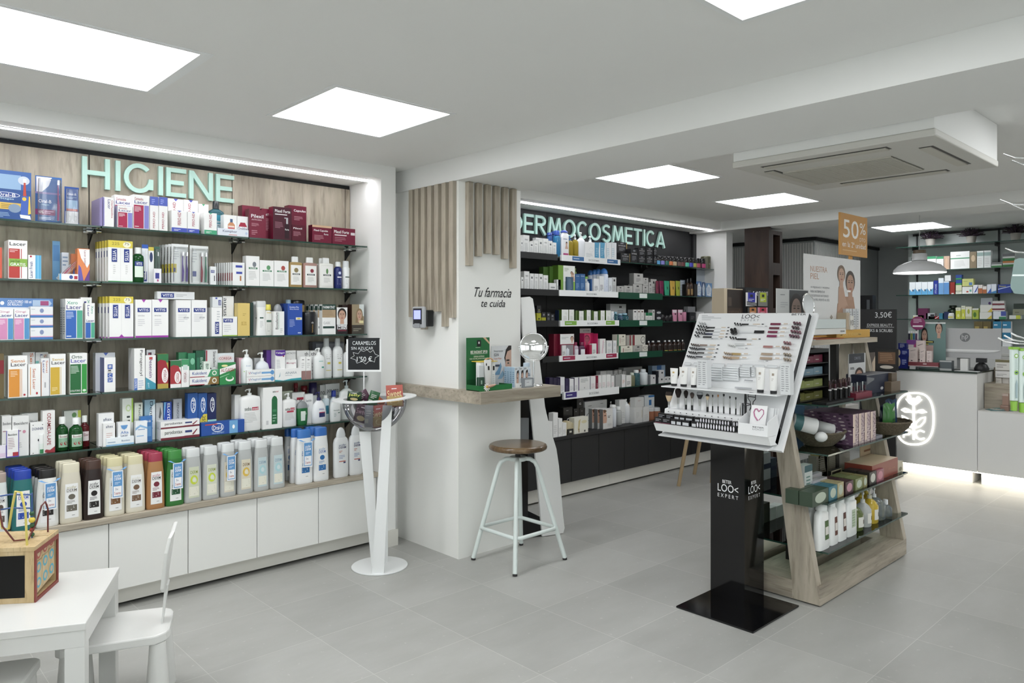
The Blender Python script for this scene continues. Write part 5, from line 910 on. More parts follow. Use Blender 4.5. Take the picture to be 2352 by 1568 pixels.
# third black shelf
K(D3,1233,1243,719,'#a4a41c','lime yellow cream carton with a black one standing on it',[('r',.3,.3,.7,.45,'#2a2a14')],d=.045,y=.0)
K(D3,1233,1243,702,BK,'black carton standing on the lime yellow carton',[('e',.5,.4,.2,.1,'#8a8a50'),('r',.2,.1,.8,.2,'#8a8a8a')],d=.04,y=.0,b=718.6)
K(D3,1244,1254,729,'#a4a41c','lime yellow cream carton, right one',[('r',.4,.2,.9,.3,'#e0e0a0')],d=.045,y=.0)
K(D3,1244.5,1253.5,717,'#2a2b2e','small black carton on the right lime yellow one',[('e',.5,.5,.2,.2,'#8a8a8a')],d=.04,y=.0,b=728.6)
for l,r,t,w in((1255.5,1264,717,'taller'),(1264.5,1273.5,721,'shorter')):
    K(D3,l,r,t,'#222326','black and silver cream carton right of the lime ones, %s'%w,[('e',.5,.75,.24,.1,'#8a8c90'),('e',.5,.35,.3,.14,'#54565a'),('r',.1,.0,.9,.1,'#c8c8c8')],d=.045,y=.0)
K(D3,1283,1288.5,712,'#1c2a4a','dark navy carton left of the white green ones',[('l',.4,.2,.6,.9,1,'#6a88b8')],d=.04,y=.03)
gw=[(1290,1305.5,711,'first'),(1307,1318.5,711,'second, leaning'),(1330,1340.5,714,'third'),(1347.5,1357,712,'fourth'),(1364,1373,715,'fifth'),(1379.5,1389,713,'sixth'),(1392,1403,713,'seventh')]
for i,(l,r,t,w)in enumerate(gw):
    K(D3,l,r,t,'#e9ebe6','white anti blemish carton with green side, %s in the row'%w,[('l',.25,.1,.8,.5,6,'#b8bcb4'),('e',.65,.7,.2,.1,'#dfe4da')],d=.05,y=.0,side='#5a7a2c')
for i,(l,r)in enumerate(((1320,1329),(1341,1347),(1358,1363.5),(1374,1379),(1389.3,1391.7))):
    K(D3,l,r,713,'#34501c','dark green carton edge between white ones, %s gap'%(['first']+ORD)[i],[('r',.45,0,.6,1,'#8aa85c')],d=.06,y=.012)
Bt(D3,1405,1413.5,715,'#e2e8ec','white tube with dark strip at the end of the green row',cap=WHITECAP,prof=P_CYL,captype='screw',p=2,y=0,capw=.8,decs=[('p',[(.3,.4),(.6,.4),(.8,.9),(.5,.9)],'#2a3a5a')])
for l,r,t,w,mt in((1414,1422,716,'slim teal',TEALLIQ),(1424,1435,720,'short dark blue',mat('#2a4a68',.2)),(1435.5,1448.5,719,'wide clear blue',TEALLIQ)):
    Bt(D3,l,r,t,mt,'blue toning lotion bottle, %s one, right of the white tray'%w,cap='#8ab4c8',prof=P_ROUND,captype='screw',p=2,y=.0,capw=.6,decs=[('l',.2,.2,.8,.8,3,'#cfe0e8')])
K(D3,1402,1438,698,'#a8aaa8','wide silver gift box standing behind the blue lotions',[('r',.55,.78,.72,.88,'#2e2e30'),('l',.45,.4,.85,.66,3,'#6a6a6a')],d=.05,y=.09)
for l,r,t,w,hd in((1454,1463.5,711,'first','#3a3c40'),(1464,1471,711,'second','#5a3c2c'),(1471.5,1479,711,'third','#5a3c2c')):
    K(D3,l,r,t,'#dfdedb','ampoule carton with small emblem, %s of three'%w,[('r',.25,.78,.75,.88,hd),('l',.45,.2,.6,.6,1,'#8a8a88')],d=.06,y=.0,side='#8e8e8c')
for l,r,w in((1483,1490,'left'),(1490.5,1498,'right')):
    K(D3,l,r,718,'#e2e2de','small white carton with green top, %s, above the green lip'%w,[('r',0,.66,1,1,'#1f7a4c'),('l',.2,.2,.8,.5,2,'#9aa09c')],d=.04,y=.0)
K(D3,1498.5,1504,711,'#c4c4c2','narrow silver carton right of the green topped pair',[('r',.3,.75,.7,.86,'#2e2e30')],d=.05,y=.0)
for i,t in enumerate((712,724,737)):
    K(D3,1506,1519,t,'#2a2b30','black carton with pale oval lid, %s of the stack of three'%['top','middle','bottom'][i],[('e',.55,.5,.38,.22,'#b8babf')],d=.04,y=.0,b=[723.7,736.6,None][i])
for i,x in enumerate((1521.5,1531,1540)):
    Bt(D3,x,x+8.5,[722,724,722][i],'#1c181c','small black jar on a pale lilac stand, %s'%['first','second','third'][i],cap='#0e0e10',prof=P_CYL,captype='screw',p=2,y=0,capw=.8,name='jar',decs=[('l',.1,.1,.9,.8,4,'#7a6a8a')])
for l,r,w in((1546.5,1558,'left'),(1559.5,1571,'right')):
    Bt(D3,l,r,711,'#d58aa8','pink cream tube with white top, %s one'%w,cap='#e4dce0',prof=[(0,.74,.9),(.04,.8,.9),(.98,1,.12),(1,1,.08)],captype='none',p=2.4,d=.03,y=0,name='cream_tube',decs=[('r',0,.75,1,1,'#e8d8e0'),('r',.4,.55,.7,.7,'#2a1c24')],lz=(.05,.97),lu=(-.9,.9))
Bt(D3,1572,1579,711,'#cf86a4','pink bottle with black cap beside the pink tubes',cap='#16161a',prof=P_TALL,captype='screw',p=2,y=0,capw=.75)
K(D3,1584,1598,717,'#202126','black carton near the top left corner of the makeup display',[('l',.2,.2,.8,.6,3,'#77777c')],d=.05,y=0)
K(D3,1580,1597,704,'#8a8c8e','grey carton behind the black one, near the far niche side',[],d=.05,y=.08)
K(D3,1600,1617,716,'#c8c8c8','pale grey carton at the far end of the third black shelf',[('l',.2,.3,.8,.7,3,'#a0a0a0')],d=.05,y=0)
# fourth black shelf
K(D4,1272,1285,767,'#7a1830','dark crimson carton left of the framed crimson gift box',[],d=.06,y=.03)
r_=K(D4,1286.5,1319,767,'#8c1c3a','crimson gift box with white upper half and printed face',[('r',0,.56,.98,1,'#e8e8e6')]+face(.84,.78,.1,.1,'#d4aa94','#6a4a38')+[('l',.08,.78,.6,.88,2,'#a8acac'),('r',.1,.05,.92,.52,'#8e8a90'),('r',.06,.02,.94,.05,'#c02848')],d=.07,y=.0)
K(D4,1291,1300,793,'#e4e4e4','small white tube carton shown in the crimson gift box window',small(),d=.01,y=-.012)
Bt(D4,1301.5,1310,799,'#dfe4ea','small white bottle shown in the crimson gift box window',cap='#cfd4d8',prof=P_CYL,captype='screw',p=2,y=-.014,capw=.6)
for l,r,t,w,mt,cp in((1320.5,1331,786,'clear one with magenta cap',mat('#c8b4c4',.2),'#8a1c48'),(1333,1346.5,786,'purple one with white label',mat('#5a3450',.2),'#7a1c44')):
    Bt(D4,l,r,t,mt,'micellar water bottle, %s'%w,cap=cp,prof=P_TOT,captype='screw',p=2.2,d=.045,y=.0,capw=.5,lab='#e4e4ea',lz=(.05,.5))
PK=mat('#d02866',.3)
sg=empty('display_stand',((onY(1341,765,4.2)[0]+onY(1376,765,4.2)[0])/2,4.235,DZ[3]+.0005));
MB().box(-.09,.09,.02,.024,0,.195,mat('#c42058',.35)).box(-.09,.09,-.03,.02,0,.004,PK).box(-.09,-.084,-.03,.02,.0,.19,PK).box(.084,.09,-.03,.02,0,.19,PK).build('frame',sg)
k=MB().box(-.085,.06,.0245,.027,.1,.235,mat('#c9c0bf',.4));marks(k,flat_map(-.085,.06,.1,.235,.0244),[('t','BIODERMA',.3,.8,.9,.9,'#6a6a6a')]);k.build('backing_card',sg)
k=MB();marks(k,flat_map(-.08,.08,.09,.19,.019),[('r',.2,0,.8,1,'#e0406e')]+face(.5,.5,.2,.3,'#a84a60','#7a2040'));k.build('picture',sg)
tag(sg,'hot pink display stand with printed face on the fourth black shelf','display stand')
K(D4,1360,1370,789,'#e9eae8','white carton in front of the hot pink display stand',small(),d=.03,y=-.005)
K(D4,1354,1359.5,792,'#b81c4c','crimson carton edge in front of the pink stand',d=.03,y=-.005)
K(D4,1378,1391,778,'#eaeae8','white tapered tube carton with pink slash right of the pink stand',[('p',[(.3,.1),(.5,.1),(.7,.9),(.5,.9)],'#e4c0cc'),('l',.5,.4,.9,.8,4,'#c8c8c8')],d=.04,y=.0)
for l,r,w in((1393,1406,'wider'),(1408,1416,'narrower')):
    K(D4,l,r,782,'#e6e7e6','white carton with grey wave drawing at the end of the crimson tray, %s'%w,[('e',.5,.7,.3,.14,'#d0d4d6'),('l',.2,.1,.8,.4,4,'#b8bcbc')],d=.045,y=.0,side='#a8aaaa')
gb=[('r',.0,0,.14,1,'#1c6a48'),('r',.62,.75,.76,.88,'#3a3a30'),('r',.3,.2,.34,.7,'#8a2c30'),('l',.4,.3,.9,.6,3,'#b8b4a4')]
K(D4,1421,1453,794,'#e4e0d0','cream ampoule carton with green side, lower left',gb,d=.06,y=.0)
K(D4,1418,1437,768,'#dcd8c8','cream ampoule carton with green side, upper left',gb,d=.06,y=.0,b=793.5)
K(D4,1439,1452,770,'#a8a49c','grey ampoule carton with dark red stripe in the upper row',[('r',.55,0,.75,1,'#8a2430')],d=.06,y=.0,b=793.5)
K(D4,1453.5,1482.5,769,'#d0cec4','cream carton with black ring emblem and red stripe, upper right',[('r',0,0,.14,1,'#8a2430'),('e',.8,.5,.17,.36,'#1a1a1a'),('e',.8,.5,.14,.3,'#d8d6cc'),('p',[(.75,.4),(.8,.6),(.85,.7),(.8,.45)],'#1a1a1a')],d=.06,y=.0,b=792.4)
K(D4,1454,1474.5,793,'#b4b2ac','silver carton with dark square below the ring emblem carton',[('r',.45,.7,.7,.86,'#2e2e30'),('l',.2,.3,.8,.55,2,'#77756f')],d=.06,y=.0)
K(D4,1475.5,1488,792,'#dcd8cc','cream carton with black ring emblem, lower right',[('e',.5,.62,.4,.22,'#1a1a1a'),('e',.5,.62,.33,.18,'#dcd8cc'),('p',[(.4,.55),(.5,.7),(.6,.75),(.5,.58)],'#1a1a1a')],d=.06,y=.0)
for i,x in enumerate((1491,1501.5,1515,1529,1539,1550,1559.5,1569)):
    Bt(D4,x,x+[8,11,12,9,10,8,8,6][i],783-i*.4,'#2e1c14','brown glass serum bottle with white tip, %s in the row'%(['first']+ORD)[i],cap='#d8dadc',prof=[(0,.94,.94),(.03,1,1),(.62,1,1),(.74,.6,.6),(.86,.3,.3)],captype='screw',p=2,y=.0,capw=.3,decs=[('r',0,0,1,1,'#241a16'),('l',.2,.3,.8,.8,4,'#8a7a68'),('r',0,0,1,.1,['#6a4a90','#6a4a90','#6a4a90','#b8c048','#c88848','#b8c048','#c0a040','#b8b8b8'][i])],lz=(.05,.55),lu=(-.9,.9),name='serum_bottle')
# fifth black shelf
pw=[(1262,1270,867,'#2a2144','first dark'),(1271,1279,868,'#2a2144','second dark'),(1280,1286,869,'#2a2144','third dark'),(1287,1297,866,'#e6e6ea','first white'),(1298.5,1307,869,'#2c2250','fourth dark'),(1308,1318,870,'#e9e9ea','second white'),(1319.5,1328.5,867,'#e9e9ea','third white')]
for l,r,t,c1,w in pw:
    K(D5,l,r,t,c1,'purple sided skincare carton on the lowest black shelf, %s'%w,small('#b8b8c0' if c1[1]=='e' else '#544a78'),d=.05,y=.0,side='#2c2250')
K(D5,1330,1355,866,'#e4e4e2','wide white gift carton printed with grey wave bands',[('l',.15,.62,.85,.92,4,'#8c9092'),('p',[(.45,.2),(.5,.32),(.55,.2),(.53,.2),(.5,.27),(.47,.2)],'#55585a')],d=.05,y=.0,side='#8a6ab0')
for l,r,t,w,dk in((1357,1368,864,'first after the wave carton',0),(1369.5,1374,863,'narrow crimson',1),(1374.5,1382,862,'second after the wave carton',0),(1383,1392,861,'third after the wave carton',0),(1393,1403,860,'fourth, tallest',0),(1404.5,1411,863,'last, slim',0)):
    K(D5,l,r,t,'#8c1c38' if dk else '#ebebe9','white and pink skincare carton, %s'%w,small('#d8b4bc'),d=.045,y=.0)
for l,r,t in((1379,1393,852),(1394,1407,851),(1411,1419,851),(1421,1428,849),(1430,1438,852)):
    K(D5,l,r,t,'#cfcfcd','grey white carton standing at the back of the lowest black shelf, number '+{1379:'one',1394:'two',1411:'three',1421:'four',1430:'five'}[l],[('r',.3,.7,.7,.8,'#9a9a98')],d=.05,y=.11)
K(D5,1414,1427,861,'#a8aaa8','grey sided carton right of the white tray, first',[],d=.06,y=.01)
K(D5,1428,1436.5,860,'#eaeaea','tall white carton right of the white tray, orange line',[('l',.2,.3,.8,.6,3,'#d8a890')],d=.05,y=.0,side='#b4b6b4')
K(D5,1438.5,1450,862,'#e6e6e2','white carton before the pale green bottles',small(),d=.05,y=.0)
K(D5,1432,1475,843,'#9fa19f','large grey box at the back, tallest on the lowest black shelf',[('r',.7,.75,.97,.82,'#a85a50')],d=.06,y=.13)
Bt(D5,1452.5,1461.5,856,PALELIQ,'pale green clear lotion bottle',cap='#c8d0c0',prof=P_TALL,captype='screw',p=2,y=0,capw=.6)
Bt(D5,1462.5,1474,850,'#2c5a60','dark teal lotion bottle with white cap',cap=WHITECAP,prof=P_TALL,captype='screw',p=2,y=0,capw=.6,decs=[('l',.2,.3,.8,.8,4,'#88a8ac')])
Bt(D5,1479,1492,848,'#dfe6ea','milky white lotion bottle standing alone',cap='#d4dade',prof=P_TALL,captype='screw',p=2,y=0,capw=.55)
K(D5,1494,1506,861,'#dcdcdf','white carton with dark square, left of the stacked ones',[('r',.5,.6,.75,.75,'#22242a')],d=.05,y=0,side='#8a8c90')
K(D5,1507,1513,852,'#1a1c28','navy carton between white cartons, lowest black shelf',[],d=.05,y=.01)
for i,(l,r,t,b_)in enumerate(((1514,1525,866,None),(1515,1525.5,850,865.6),(1526,1533,866,None),(1533.5,1541,865,None))):
    K(D5,l,r,t,'#e2e2e4','small white cube carton with dark square, %s'%['bottom of the stack','top of the stack','second beside the stack','last, by the display tubes'][i],[('r',.4,.5,.7,.75,'#22242a')],d=.045,y=0,b=b_)
K(D5,1498,1528,839,'#8fa8c0','clear bag with blue label lying at the back above the white cubes',[('r',.35,.4,.7,1,'#3a68a4')],d=.05,y=.13)
# black worktop
for l,r,t,w in((1257,1269,968,'lowest, partly behind the kiosk'),(1270.5,1281.5,948,'tallest'),(1282.5,1291.5,961,'middle height'),(1292,1301,971,'shortest on the right')):
    K(D6,l,r,t,'#efefed','slim white carton on the black worktop, %s'%w,small('#c8c8c6'),d=.05,y=.01)
k=MB();a=onY(1258,948,4.21);c=onY(1270,948,4.21);k.box(a[0],c[0],4.21,4.213,.5205,a[2],ACRYL).box(a[0],c[0],4.28,4.283,.5205,a[2],ACRYL).box(a[0],a[0]+.003,4.213,4.28,.5205,a[2],ACRYL)
tag(k.build('acrylic_holder'),'clear acrylic holder behind the slim white cartons on the black worktop','holder')
G_=[('t','G',.36,.34,.62,.56,'#e8e8e8'),('l',.3,.84,.7,.9,1,'#8a8a8a')]
K(D6,1294,1315,935,'#1a1815','black G lettered box standing alone on the left',G_,d=.07,y=.12)
K(D6,1318,1330,938,'#1a1815','black G lettered box, lower left of the pyramid',G_,d=.06,y=.12)
K(D6,1331,1344,937,'#1a1815','black G lettered box, lower right of the pyramid',G_,d=.06,y=.12)
K(D6,1325,1340,915,'#1a1815','black G lettered box, top of the pyramid',G_,d=.06,y=.12,b=936.6)
for i in range(7):
    K(D6,1299+i*2.6,1303.5+i*2.6,967+abs(i-2)*1.5,['#d8cba8','#cbbd96'][i%2],'cream sachet in the fanned bundle, %s from the left'%(['first']+ORD)[i],[],d=.05,y=.02,tilt=.06*(i-3),name='sachet_bag',group='cream sachets')
K(D6,1304,1317,985,'#15130f','tiny black stand under the fanned sachets',[('r',.3,.4,.7,.7,'#c8c8b8')],d=.008,y=.006)
K(D6,1319,1351,958,'#e4e2d4','white box with pale botanical print on the black worktop',[('p',[(.25,.2),(.35,.2),(.45,.9),(.3,.8)],'#cdbb84'),('r',.3,.06,.36,.3,'#8a7238'),('r',.7,.06,.8,.18,'#55524a'),('e',.7,.7,.2,.1,'#dcd2a8')],d=.06,y=.01)
K(D6,1343,1394,920,'#d6d7d5','wide white gift box at the back of the black worktop',[('l',.15,.8,.4,.86,1,'#8a8c8c'),('l',.7,.84,.9,.9,1,'#8a8c8c'),('e',.22,.42,.16,.16,'#8a8c8c'),('e',.22,.42,.13,.13,'#d6d7d5')],d=.08,y=.15)
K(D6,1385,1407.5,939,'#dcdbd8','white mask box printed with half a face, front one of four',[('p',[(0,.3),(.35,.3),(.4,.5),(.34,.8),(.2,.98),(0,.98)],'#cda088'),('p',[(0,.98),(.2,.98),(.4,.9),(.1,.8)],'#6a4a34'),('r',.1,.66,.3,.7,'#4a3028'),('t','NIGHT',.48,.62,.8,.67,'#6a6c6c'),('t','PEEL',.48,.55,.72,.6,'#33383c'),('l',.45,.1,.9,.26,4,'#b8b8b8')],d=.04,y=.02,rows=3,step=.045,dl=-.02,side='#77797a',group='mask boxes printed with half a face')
Bt(D6,1408.5,1419,930,'#dfe3ea','white slim foam bottle beside the mask boxes',prof=P_CYL,captype='screw',p=2,y=.04,capw=.8)
Bt(D6,1420.5,1432,934,CLEARBOTTLE,'clear lotion bottle with white cap beside the foam bottle',prof=P_TALL,captype='screw',p=2,y=.07,capw=.6,inner=(.6,mat('#c8c8c4',.3)))
Bt(D6,1404,1412,922,'#e4e6e8','white pump bottle behind the slim foam bottle',prof=P_TOT,captype='pump',p=2,y=.16)
K(D6,1422.5,1438,918,'#dddedc','white carton behind the clear lotion bottle',small('#c0c0c0'),d=.05,y=.12)
Bt(D6,1439,1450,917,'#e6e8ea','tall white pump bottle right of the white carton',prof=P_TALL,captype='pump',p=2,y=.1)
Bt(D6,1449.5,1458,915,'#c8a684','peach coloured pump bottle behind the stacked cartons',prof=P_TALL,captype='pump',p=2,y=.15)
K(D6,1457.5,1476,935,'#e0e0de','white carton, lower left of the three near the far end',[('r',.9,.3,.94,.8,'#c8b890'),('l',.2,.3,.6,.7,5,'#c8c8c6')],d=.06,y=.05)
K(D6,1477,1491,935,'#e0e0de','white carton, lower right of the three near the far end',small('#c8c8c6'),d=.06,y=.05)
K(D6,1459,1479,913,'#d8d8d6','white carton, upper one on the pair near the far end',[('l',.3,.6,.7,.75,2,'#c09898')],d=.06,y=.05,b=934.5)
K(D6,1480,1503,908,'#d4dadd','white carton with bright blue square near the far end',[('r',.45,.6,.7,.82,'#2f74b8'),('l',.4,.2,.75,.5,4,'#a0acb4'),('r',.4,.92,1,1,'#2f74b8')],d=.07,y=.1,side='#8a8e90')
for l,r,w in((1494,1507,'left'),(1508,1521,'right')):
    Bt(D6,l,r,936,'#a8684a','peach brown jar with clear lid at the display tray, %s'%w,cap='#c8ccce',prof=[(0,.96,.96),(.05,1,1),(.7,1,1)],captype='flat',capw=.96,p=2,y=.06,name='jar')
# raised letters
def letters(word,x0,x1,z0,z1,y,label,widths,th=.02,stroke=.024):
    r=empty('wall_lettering',((x0+x1)/2,y,z0));H=z1-z0;tot=sum(widths);k=(x1-x0)/tot;x=x0-(x0+x1)/2
    MAT=mat('#b2dccf',.4)
    for ch,wd in zip(word,widths):
        w=(wd-.12)*k if ch!='I' else wd*k-.05*k;m=MB();xx=x+.03*k;s=stroke;b=m
        cnt=[0]
        def bar(p,q,ww=None):
            cnt[0]+=1;p,q=Vector((p[0],0,p[1])),Vector((q[0],0,q[1]));d=(q-p);L=d.length;d.normalize();n=Vector((d.z,0,-d.x))
            b.obox((p+q)/2+Vector((xx,-th/2,0)),d,n,(0,1,0),L/2,(ww or s)/2,th/2+.0003*(cnt[0]%5),MAT)
        def arc(cx,cz,rx,rz,a0,a1,n=26):
            o=[];st=max(3,int(n*abs(a1-a0)/360))
            for i in range(st+1):
                t=math.radians(a0+(a1-a0)*i/st);o.append((cx+rx*math.cos(t),cz+rz*math.sin(t),cx+(rx-s)*math.cos(t),cz+(rz-s)*math.sin(t)))
            v=[]
            for q in o:v+=[(xx+q[0],0,q[1]),(xx+q[2],0,q[3]),(xx+q[0],-th,q[1]),(xx+q[2],-th,q[3])]
            f=[]
            for i in range(st):
                a=4*i;c=a+4;f+=[(a+2,c+2,c+3,a+3),(a,a+1,c+1,c),(a,c,c+2,a+2),(a+1,a+3,c+3,c+1)]
            f+=[(0,2,3,1),(4*st,4*st+1,4*st+3,4*st+2)]
            m.add(v,f,MAT)
        if ch=='H':bar((s/2,0),(s/2,H));bar((w-s/2,0),(w-s/2,H));bar((s,H/2),(w-s,H/2))
        elif ch=='I':bar((w/2,0),(w/2,H))
        elif ch=='E':bar((s/2,0),(s/2,H));bar((s,s/2),(w,s/2));bar((s,H-s/2),(w,H-s/2));bar((s,H/2),(w*.88,H/2))
        elif ch=='N':bar((s/2,0),(s/2,H));bar((w-s/2,0),(w-s/2,H));bar((s*.6,H-s*.3),(w-s*.6,s*.3))
        elif ch=='G':arc(w/2,H/2,w/2,H/2,42,360);bar((w-s/2,H*.14),(w-s/2,H*.5));
        elif ch=='C':arc(w/2,H/2,w/2,H/2,42,318)
        elif ch=='O':arc(w/2,H/2,w/2,H/2,0,360)
        elif ch=='D':bar((s/2,0),(s/2,H));arc(w*.3,H/2,w*.7,H/2,-90,90);bar((s,s/2),(w*.3,s/2));bar((s,H-s/2),(w*.3,H-s/2))
        elif ch=='R':bar((s/2,0),(s/2,H));arc(w*.5,H*.72,w*.46,H*.28,-90,90);bar((s,H-s/2),(w*.5,H-s/2));bar((s,H*.44+s/2),(w*.5,H*.44+s/2));bar((w*.45,H*.46),(w-s/2,0))
        elif ch=='M':bar((s*.6,0),(w*.14+s/2,H));bar((w-s*.6,0),(w*.86-s/2,H));bar((w*.16+s/2,H-s*.2),(w/2,H*.15));bar((w*.84-s/2,H-s*.2),(w/2,H*.15))
        elif ch=='S':arc(w/2,H*.735,w*.46,H*.265,30,270,20);arc(w/2,H*.265,w*.5,H*.265+s*.25,90,-150,20)
        elif ch=='T':bar((w/2,0),(w/2,H-s));bar((0,H-s/2),(w,H-s/2))
        elif ch=='A':bar((s/2,0),(w/2,H-s*.1));bar((w-s/2,0),(w/2,H-s*.1));bar((w*.2,H*.26),(w*.8,H*.26))
        m.build('letter',r);x+=wd*k
    # stand-off pins hold the letters to the wall
    tag(r,label,'lettering');return r
letters('HIGIENE',1.008,1.845,2.192,2.357,4.437,'mint green raised capitals on the oak wall above the top shelf',[1.0,.34,1.12,.34,.84,1.02,.84])
letters('DERMOCOSMETICA',4.12,6.318,2.205,2.368,4.437,'mint green raised capitals on the black wall above the top shelf',[.95,.78,.9,1.15,1.05,.98,1.05,.85,1.15,.78,.86,.32,.98,1.0])
# ================================================================ COLUMN, LEDGE, KIOSK, STOOL, BOWL STAND
def wb(mb,name,root,**kw):
    """build a part from world coordinates under a root that only has a location"""
    l=root.location;return mb.build(name,root,loc=(-l[0],-l[1],-l[2]),**kw)
cl1=tag(empty('slat_cladding',(2.8605,3.8,1.42)),'seven upright oak slats of uneven length on the left face of the column','wall cladding')
cl2=tag(empty('slat_cladding',(3.14,3.531,1.82)),'six upright oak slats of uneven length on the front face of the column','wall cladding')
for i,(y,z0)in enumerate(zip((4.015,3.95,3.88,3.808,3.735,3.66,3.585),(1.5,1.44,1.42,1.535,1.535,1.44,1.495))):
    o=MB().box(-.015,.015,-.02,.02,0,BZ-.002-z0,WOOD_Z).build('slat',cl1,loc=(0,y-3.8,z0-1.42),bevel=.002)
for i,(x,z0)in enumerate(zip((2.95,3.025,3.10,3.175,3.25,3.325),(1.82,1.883,1.904,1.902,1.879,1.822))):
    o=MB().box(-.02,.02,-.016,.016,0,BZ-.002-z0,WOOD_Z).build('slat',cl2,loc=(x-3.14,0,z0-1.82),bevel=.002)
# lettering on the column
k=MB()
for s,a,c,z0,z1 in(('Tu farmacia',2.99,3.34,1.628,1.69),('te cuida',3.055,3.28,1.565,1.612)):
    vs,fs,_=text_geo(s,True,5);k.add([(a+(c-a)*(p[0]*.94+.06*p[1]),3.5468,z0+(z1-z0)*p[1])for p in vs],fs,'#15161a')
tag(k.build('wall_lettering'),'black italic slogan printed on the front face of the white column','lettering')
# oak ledge wrapped round the column
k=MB();k.prism([(2.825,3.275),(3.51,3.275),(3.51,3.44),(3.4115,3.44),(3.4115,3.5475),(2.8765,3.5475),(2.8765,4.205),(2.825,4.205)],.985,1.055,WOOD_X)
tag(k.build('oak_ledge'),'thick oak ledge wrapped round the white column at counter height','ledge')
# reader on the slats
r=empty('price_reader',(2.845,3.80,1.50));m_=MB()
r.location=(2.8,3.815,1.505)
MB().box(-.012,.044,-.06,.05,-.065,.04,'#17181a').build('back_housing',r,bevel=.006)
MB().box(-.04,-.013,-.062,.062,-.075,.062,'#a8aaad').build('front_housing',r,bevel=.01)
MB().box(-.0425,-.0405,-.045,.045,-.05,.05,'#1c1d22').build('bezel',r,bevel=.003)
MB().box(-.0438,-.0426,-.035,.035,-.018,.038,mat('#7f86ff',.3,emit=1.3)).build('screen',r)
MB().box(-.046,-.041,-.028,.028,-.073,-.045,'#9a9ca0').build('key_pad',r,bevel=.003)
tag(r,'grey and black wall reader with lit violet screen on the oak slats','card reader')
# things on the ledge
LZ=1.0555
LG=Shelf('Y',3.30,1.055,'ledge')
st=empty('display_stand',(2.99,3.40,LZ))
a=onY(1042,762,3.47);c=onY(1110,762,3.47);g=MB()
GD='#1c6a34'
x0,_,_=onZ(1040,891,LZ);x1=onZ(1157,889,LZ)[0]
x0,x1=2.862,3.09
wb(MB().box(x0,x1+.04,3.335,3.45,LZ,LZ+.004,GD).box(x0,x1+.04,3.333,3.336,LZ,LZ+.032,{'f':mat('#1f7a3c',.4),'*':mat(GD,.4)}).box(x0,x0+.003,3.336,3.45,LZ,LZ+.034,GD).box(x1+.037,x1+.04,3.336,3.45,LZ,LZ+.03,GD),'tray',st)
g.box(x0,x0+.185,3.45,3.455,LZ,LZ+.318,mat('#1d6b38',.4))
marks(g,flat_map(x0,x0+.185,LZ,LZ+.318,3.45),[('r',.44,.83,.62,.95,'#16181a'),('r',.5,.88,.56,.92,'#d8d8d8'),('l',.38,.8,.7,.82,1,'#c8e0c8'),('t','BEE RADIANT SPF30',.16,.7,.9,.75,'#ffffff'),('r',.16,.685,.9,.69,'#ffffff'),('t','DEFENSA ANTIEDAD',.3,.62,.76,.65,'#e8f4e8'),('t','PARA UNA PIEL JOVEN & RADIANTE',.12,.575,.92,.605,'#e8f4e8'),('p',[(.7,1),(.82,1),(1,.9),(1,.86)],'#d8b490'),('r',0,0,1,.2,'#185a2e')])
wb(g,'back_card',st)
k=MB();k.box(x0+.03,x0+.17,3.358,3.44,LZ+.172,LZ+.176,'#e8c83c').tube([(x0+.1+.035*math.cos(t*PI/8),3.36,LZ+.176+.018*math.sin(t*PI/8))for t in range(9)],.004,'#d8a070',6);wb(k,'tray_top',st)
k=MB()
for i in range(11):
    t=i*PI*2/11;k.tube([(x0+.055,3.331,LZ+.03),(x0+.055+.024*math.cos(t),3.325,LZ+.022+.022*math.sin(t))],.0035,'#f2f0ea',5)
k.sphere((x0+.055,3.328,LZ+.026),.008,'#e0b040');k.tube([(x0+.06,3.33,LZ+.025),(x0+.1,3.328,LZ+.03),(x0+.13,3.33,LZ+.034)],[.011,.008,.003],'#c89a80',8)
wb(k,'daisy_picture',st)
tag(st,'dark green cardboard sunscreen display standing on the oak ledge','display stand')
for i,(a,c)in enumerate(((.034,.072),(.076,.108),(.109,.14),(.142,.17))):
    o=K(LG,0,10,0,'#ecedeb','x',[('r',.3,.66,.8,.86,'#1c1c1c')if i==2 else('l',.2,.1,.8,.6,5,'#c0c2c0'),('l',.2,.1,.8,.5,5,'#c0c2c0')],d=.04)
    o.data=o.data.copy();w=c-a;z_=[.168,.168,.168,.168][i]
    bpy.data.objects.remove(o)
    m=MB().box(-w/2,w/2,-.02,.02,0,.166,mat('#ecedeb',.4));marks(m,flat_map(-w/2,w/2,0,.166,-.02),[('l',.2,.1,.8,.55,6,'#c4c6c4')]+([('r',.3,.68,.8,.84,'#1c1c1c')]if i>1 else[]))
    tag(m.build('box',loc=(x0+(a+c)/2,3.382 if i<2 else 3.40,LZ+.0045)),'slim white sunscreen carton in the green display, %s from the left'%(['first']+ORD)[i],'box','white cartons in the green display')
o=Bt(LG,1099,1114,840,'#123c26','dark green serum bottle with clear cap in the green display',cap='#c9cdcc',prof=[(0,1,1),(.5,1,1),(.52,.8,.8)],captype='flat',capw=.86,p=5,d=.022,y=.044,decs=[('r',.3,.45,.6,.8,'#9ab8a4')],lz=(.05,.48));o.location.z=LZ+.0045
o=Bt(LG,1115,1132,828,'#f0f0ee','white cream tube with silver cap and small black square, green display',cap='#b8babc',prof=[(0,.5,.5),(.18,.5,.5),(.2,.78,.9),(.96,1,.12),(1,1,.08)],captype='none',p=2.4,d=.026,y=.042,decs=[('r',.4,.66,.75,.8,'#1c1c1c'),('e',.15,.86,.1,.05,'#1c1c1c'),('r',0,0,1,.12,'#a8aaac')],lz=(.02,.98),name='cream_tube');o.location.z=LZ+.0045
st=empty('display_stand',(3.20,3.42,LZ));k=MB()
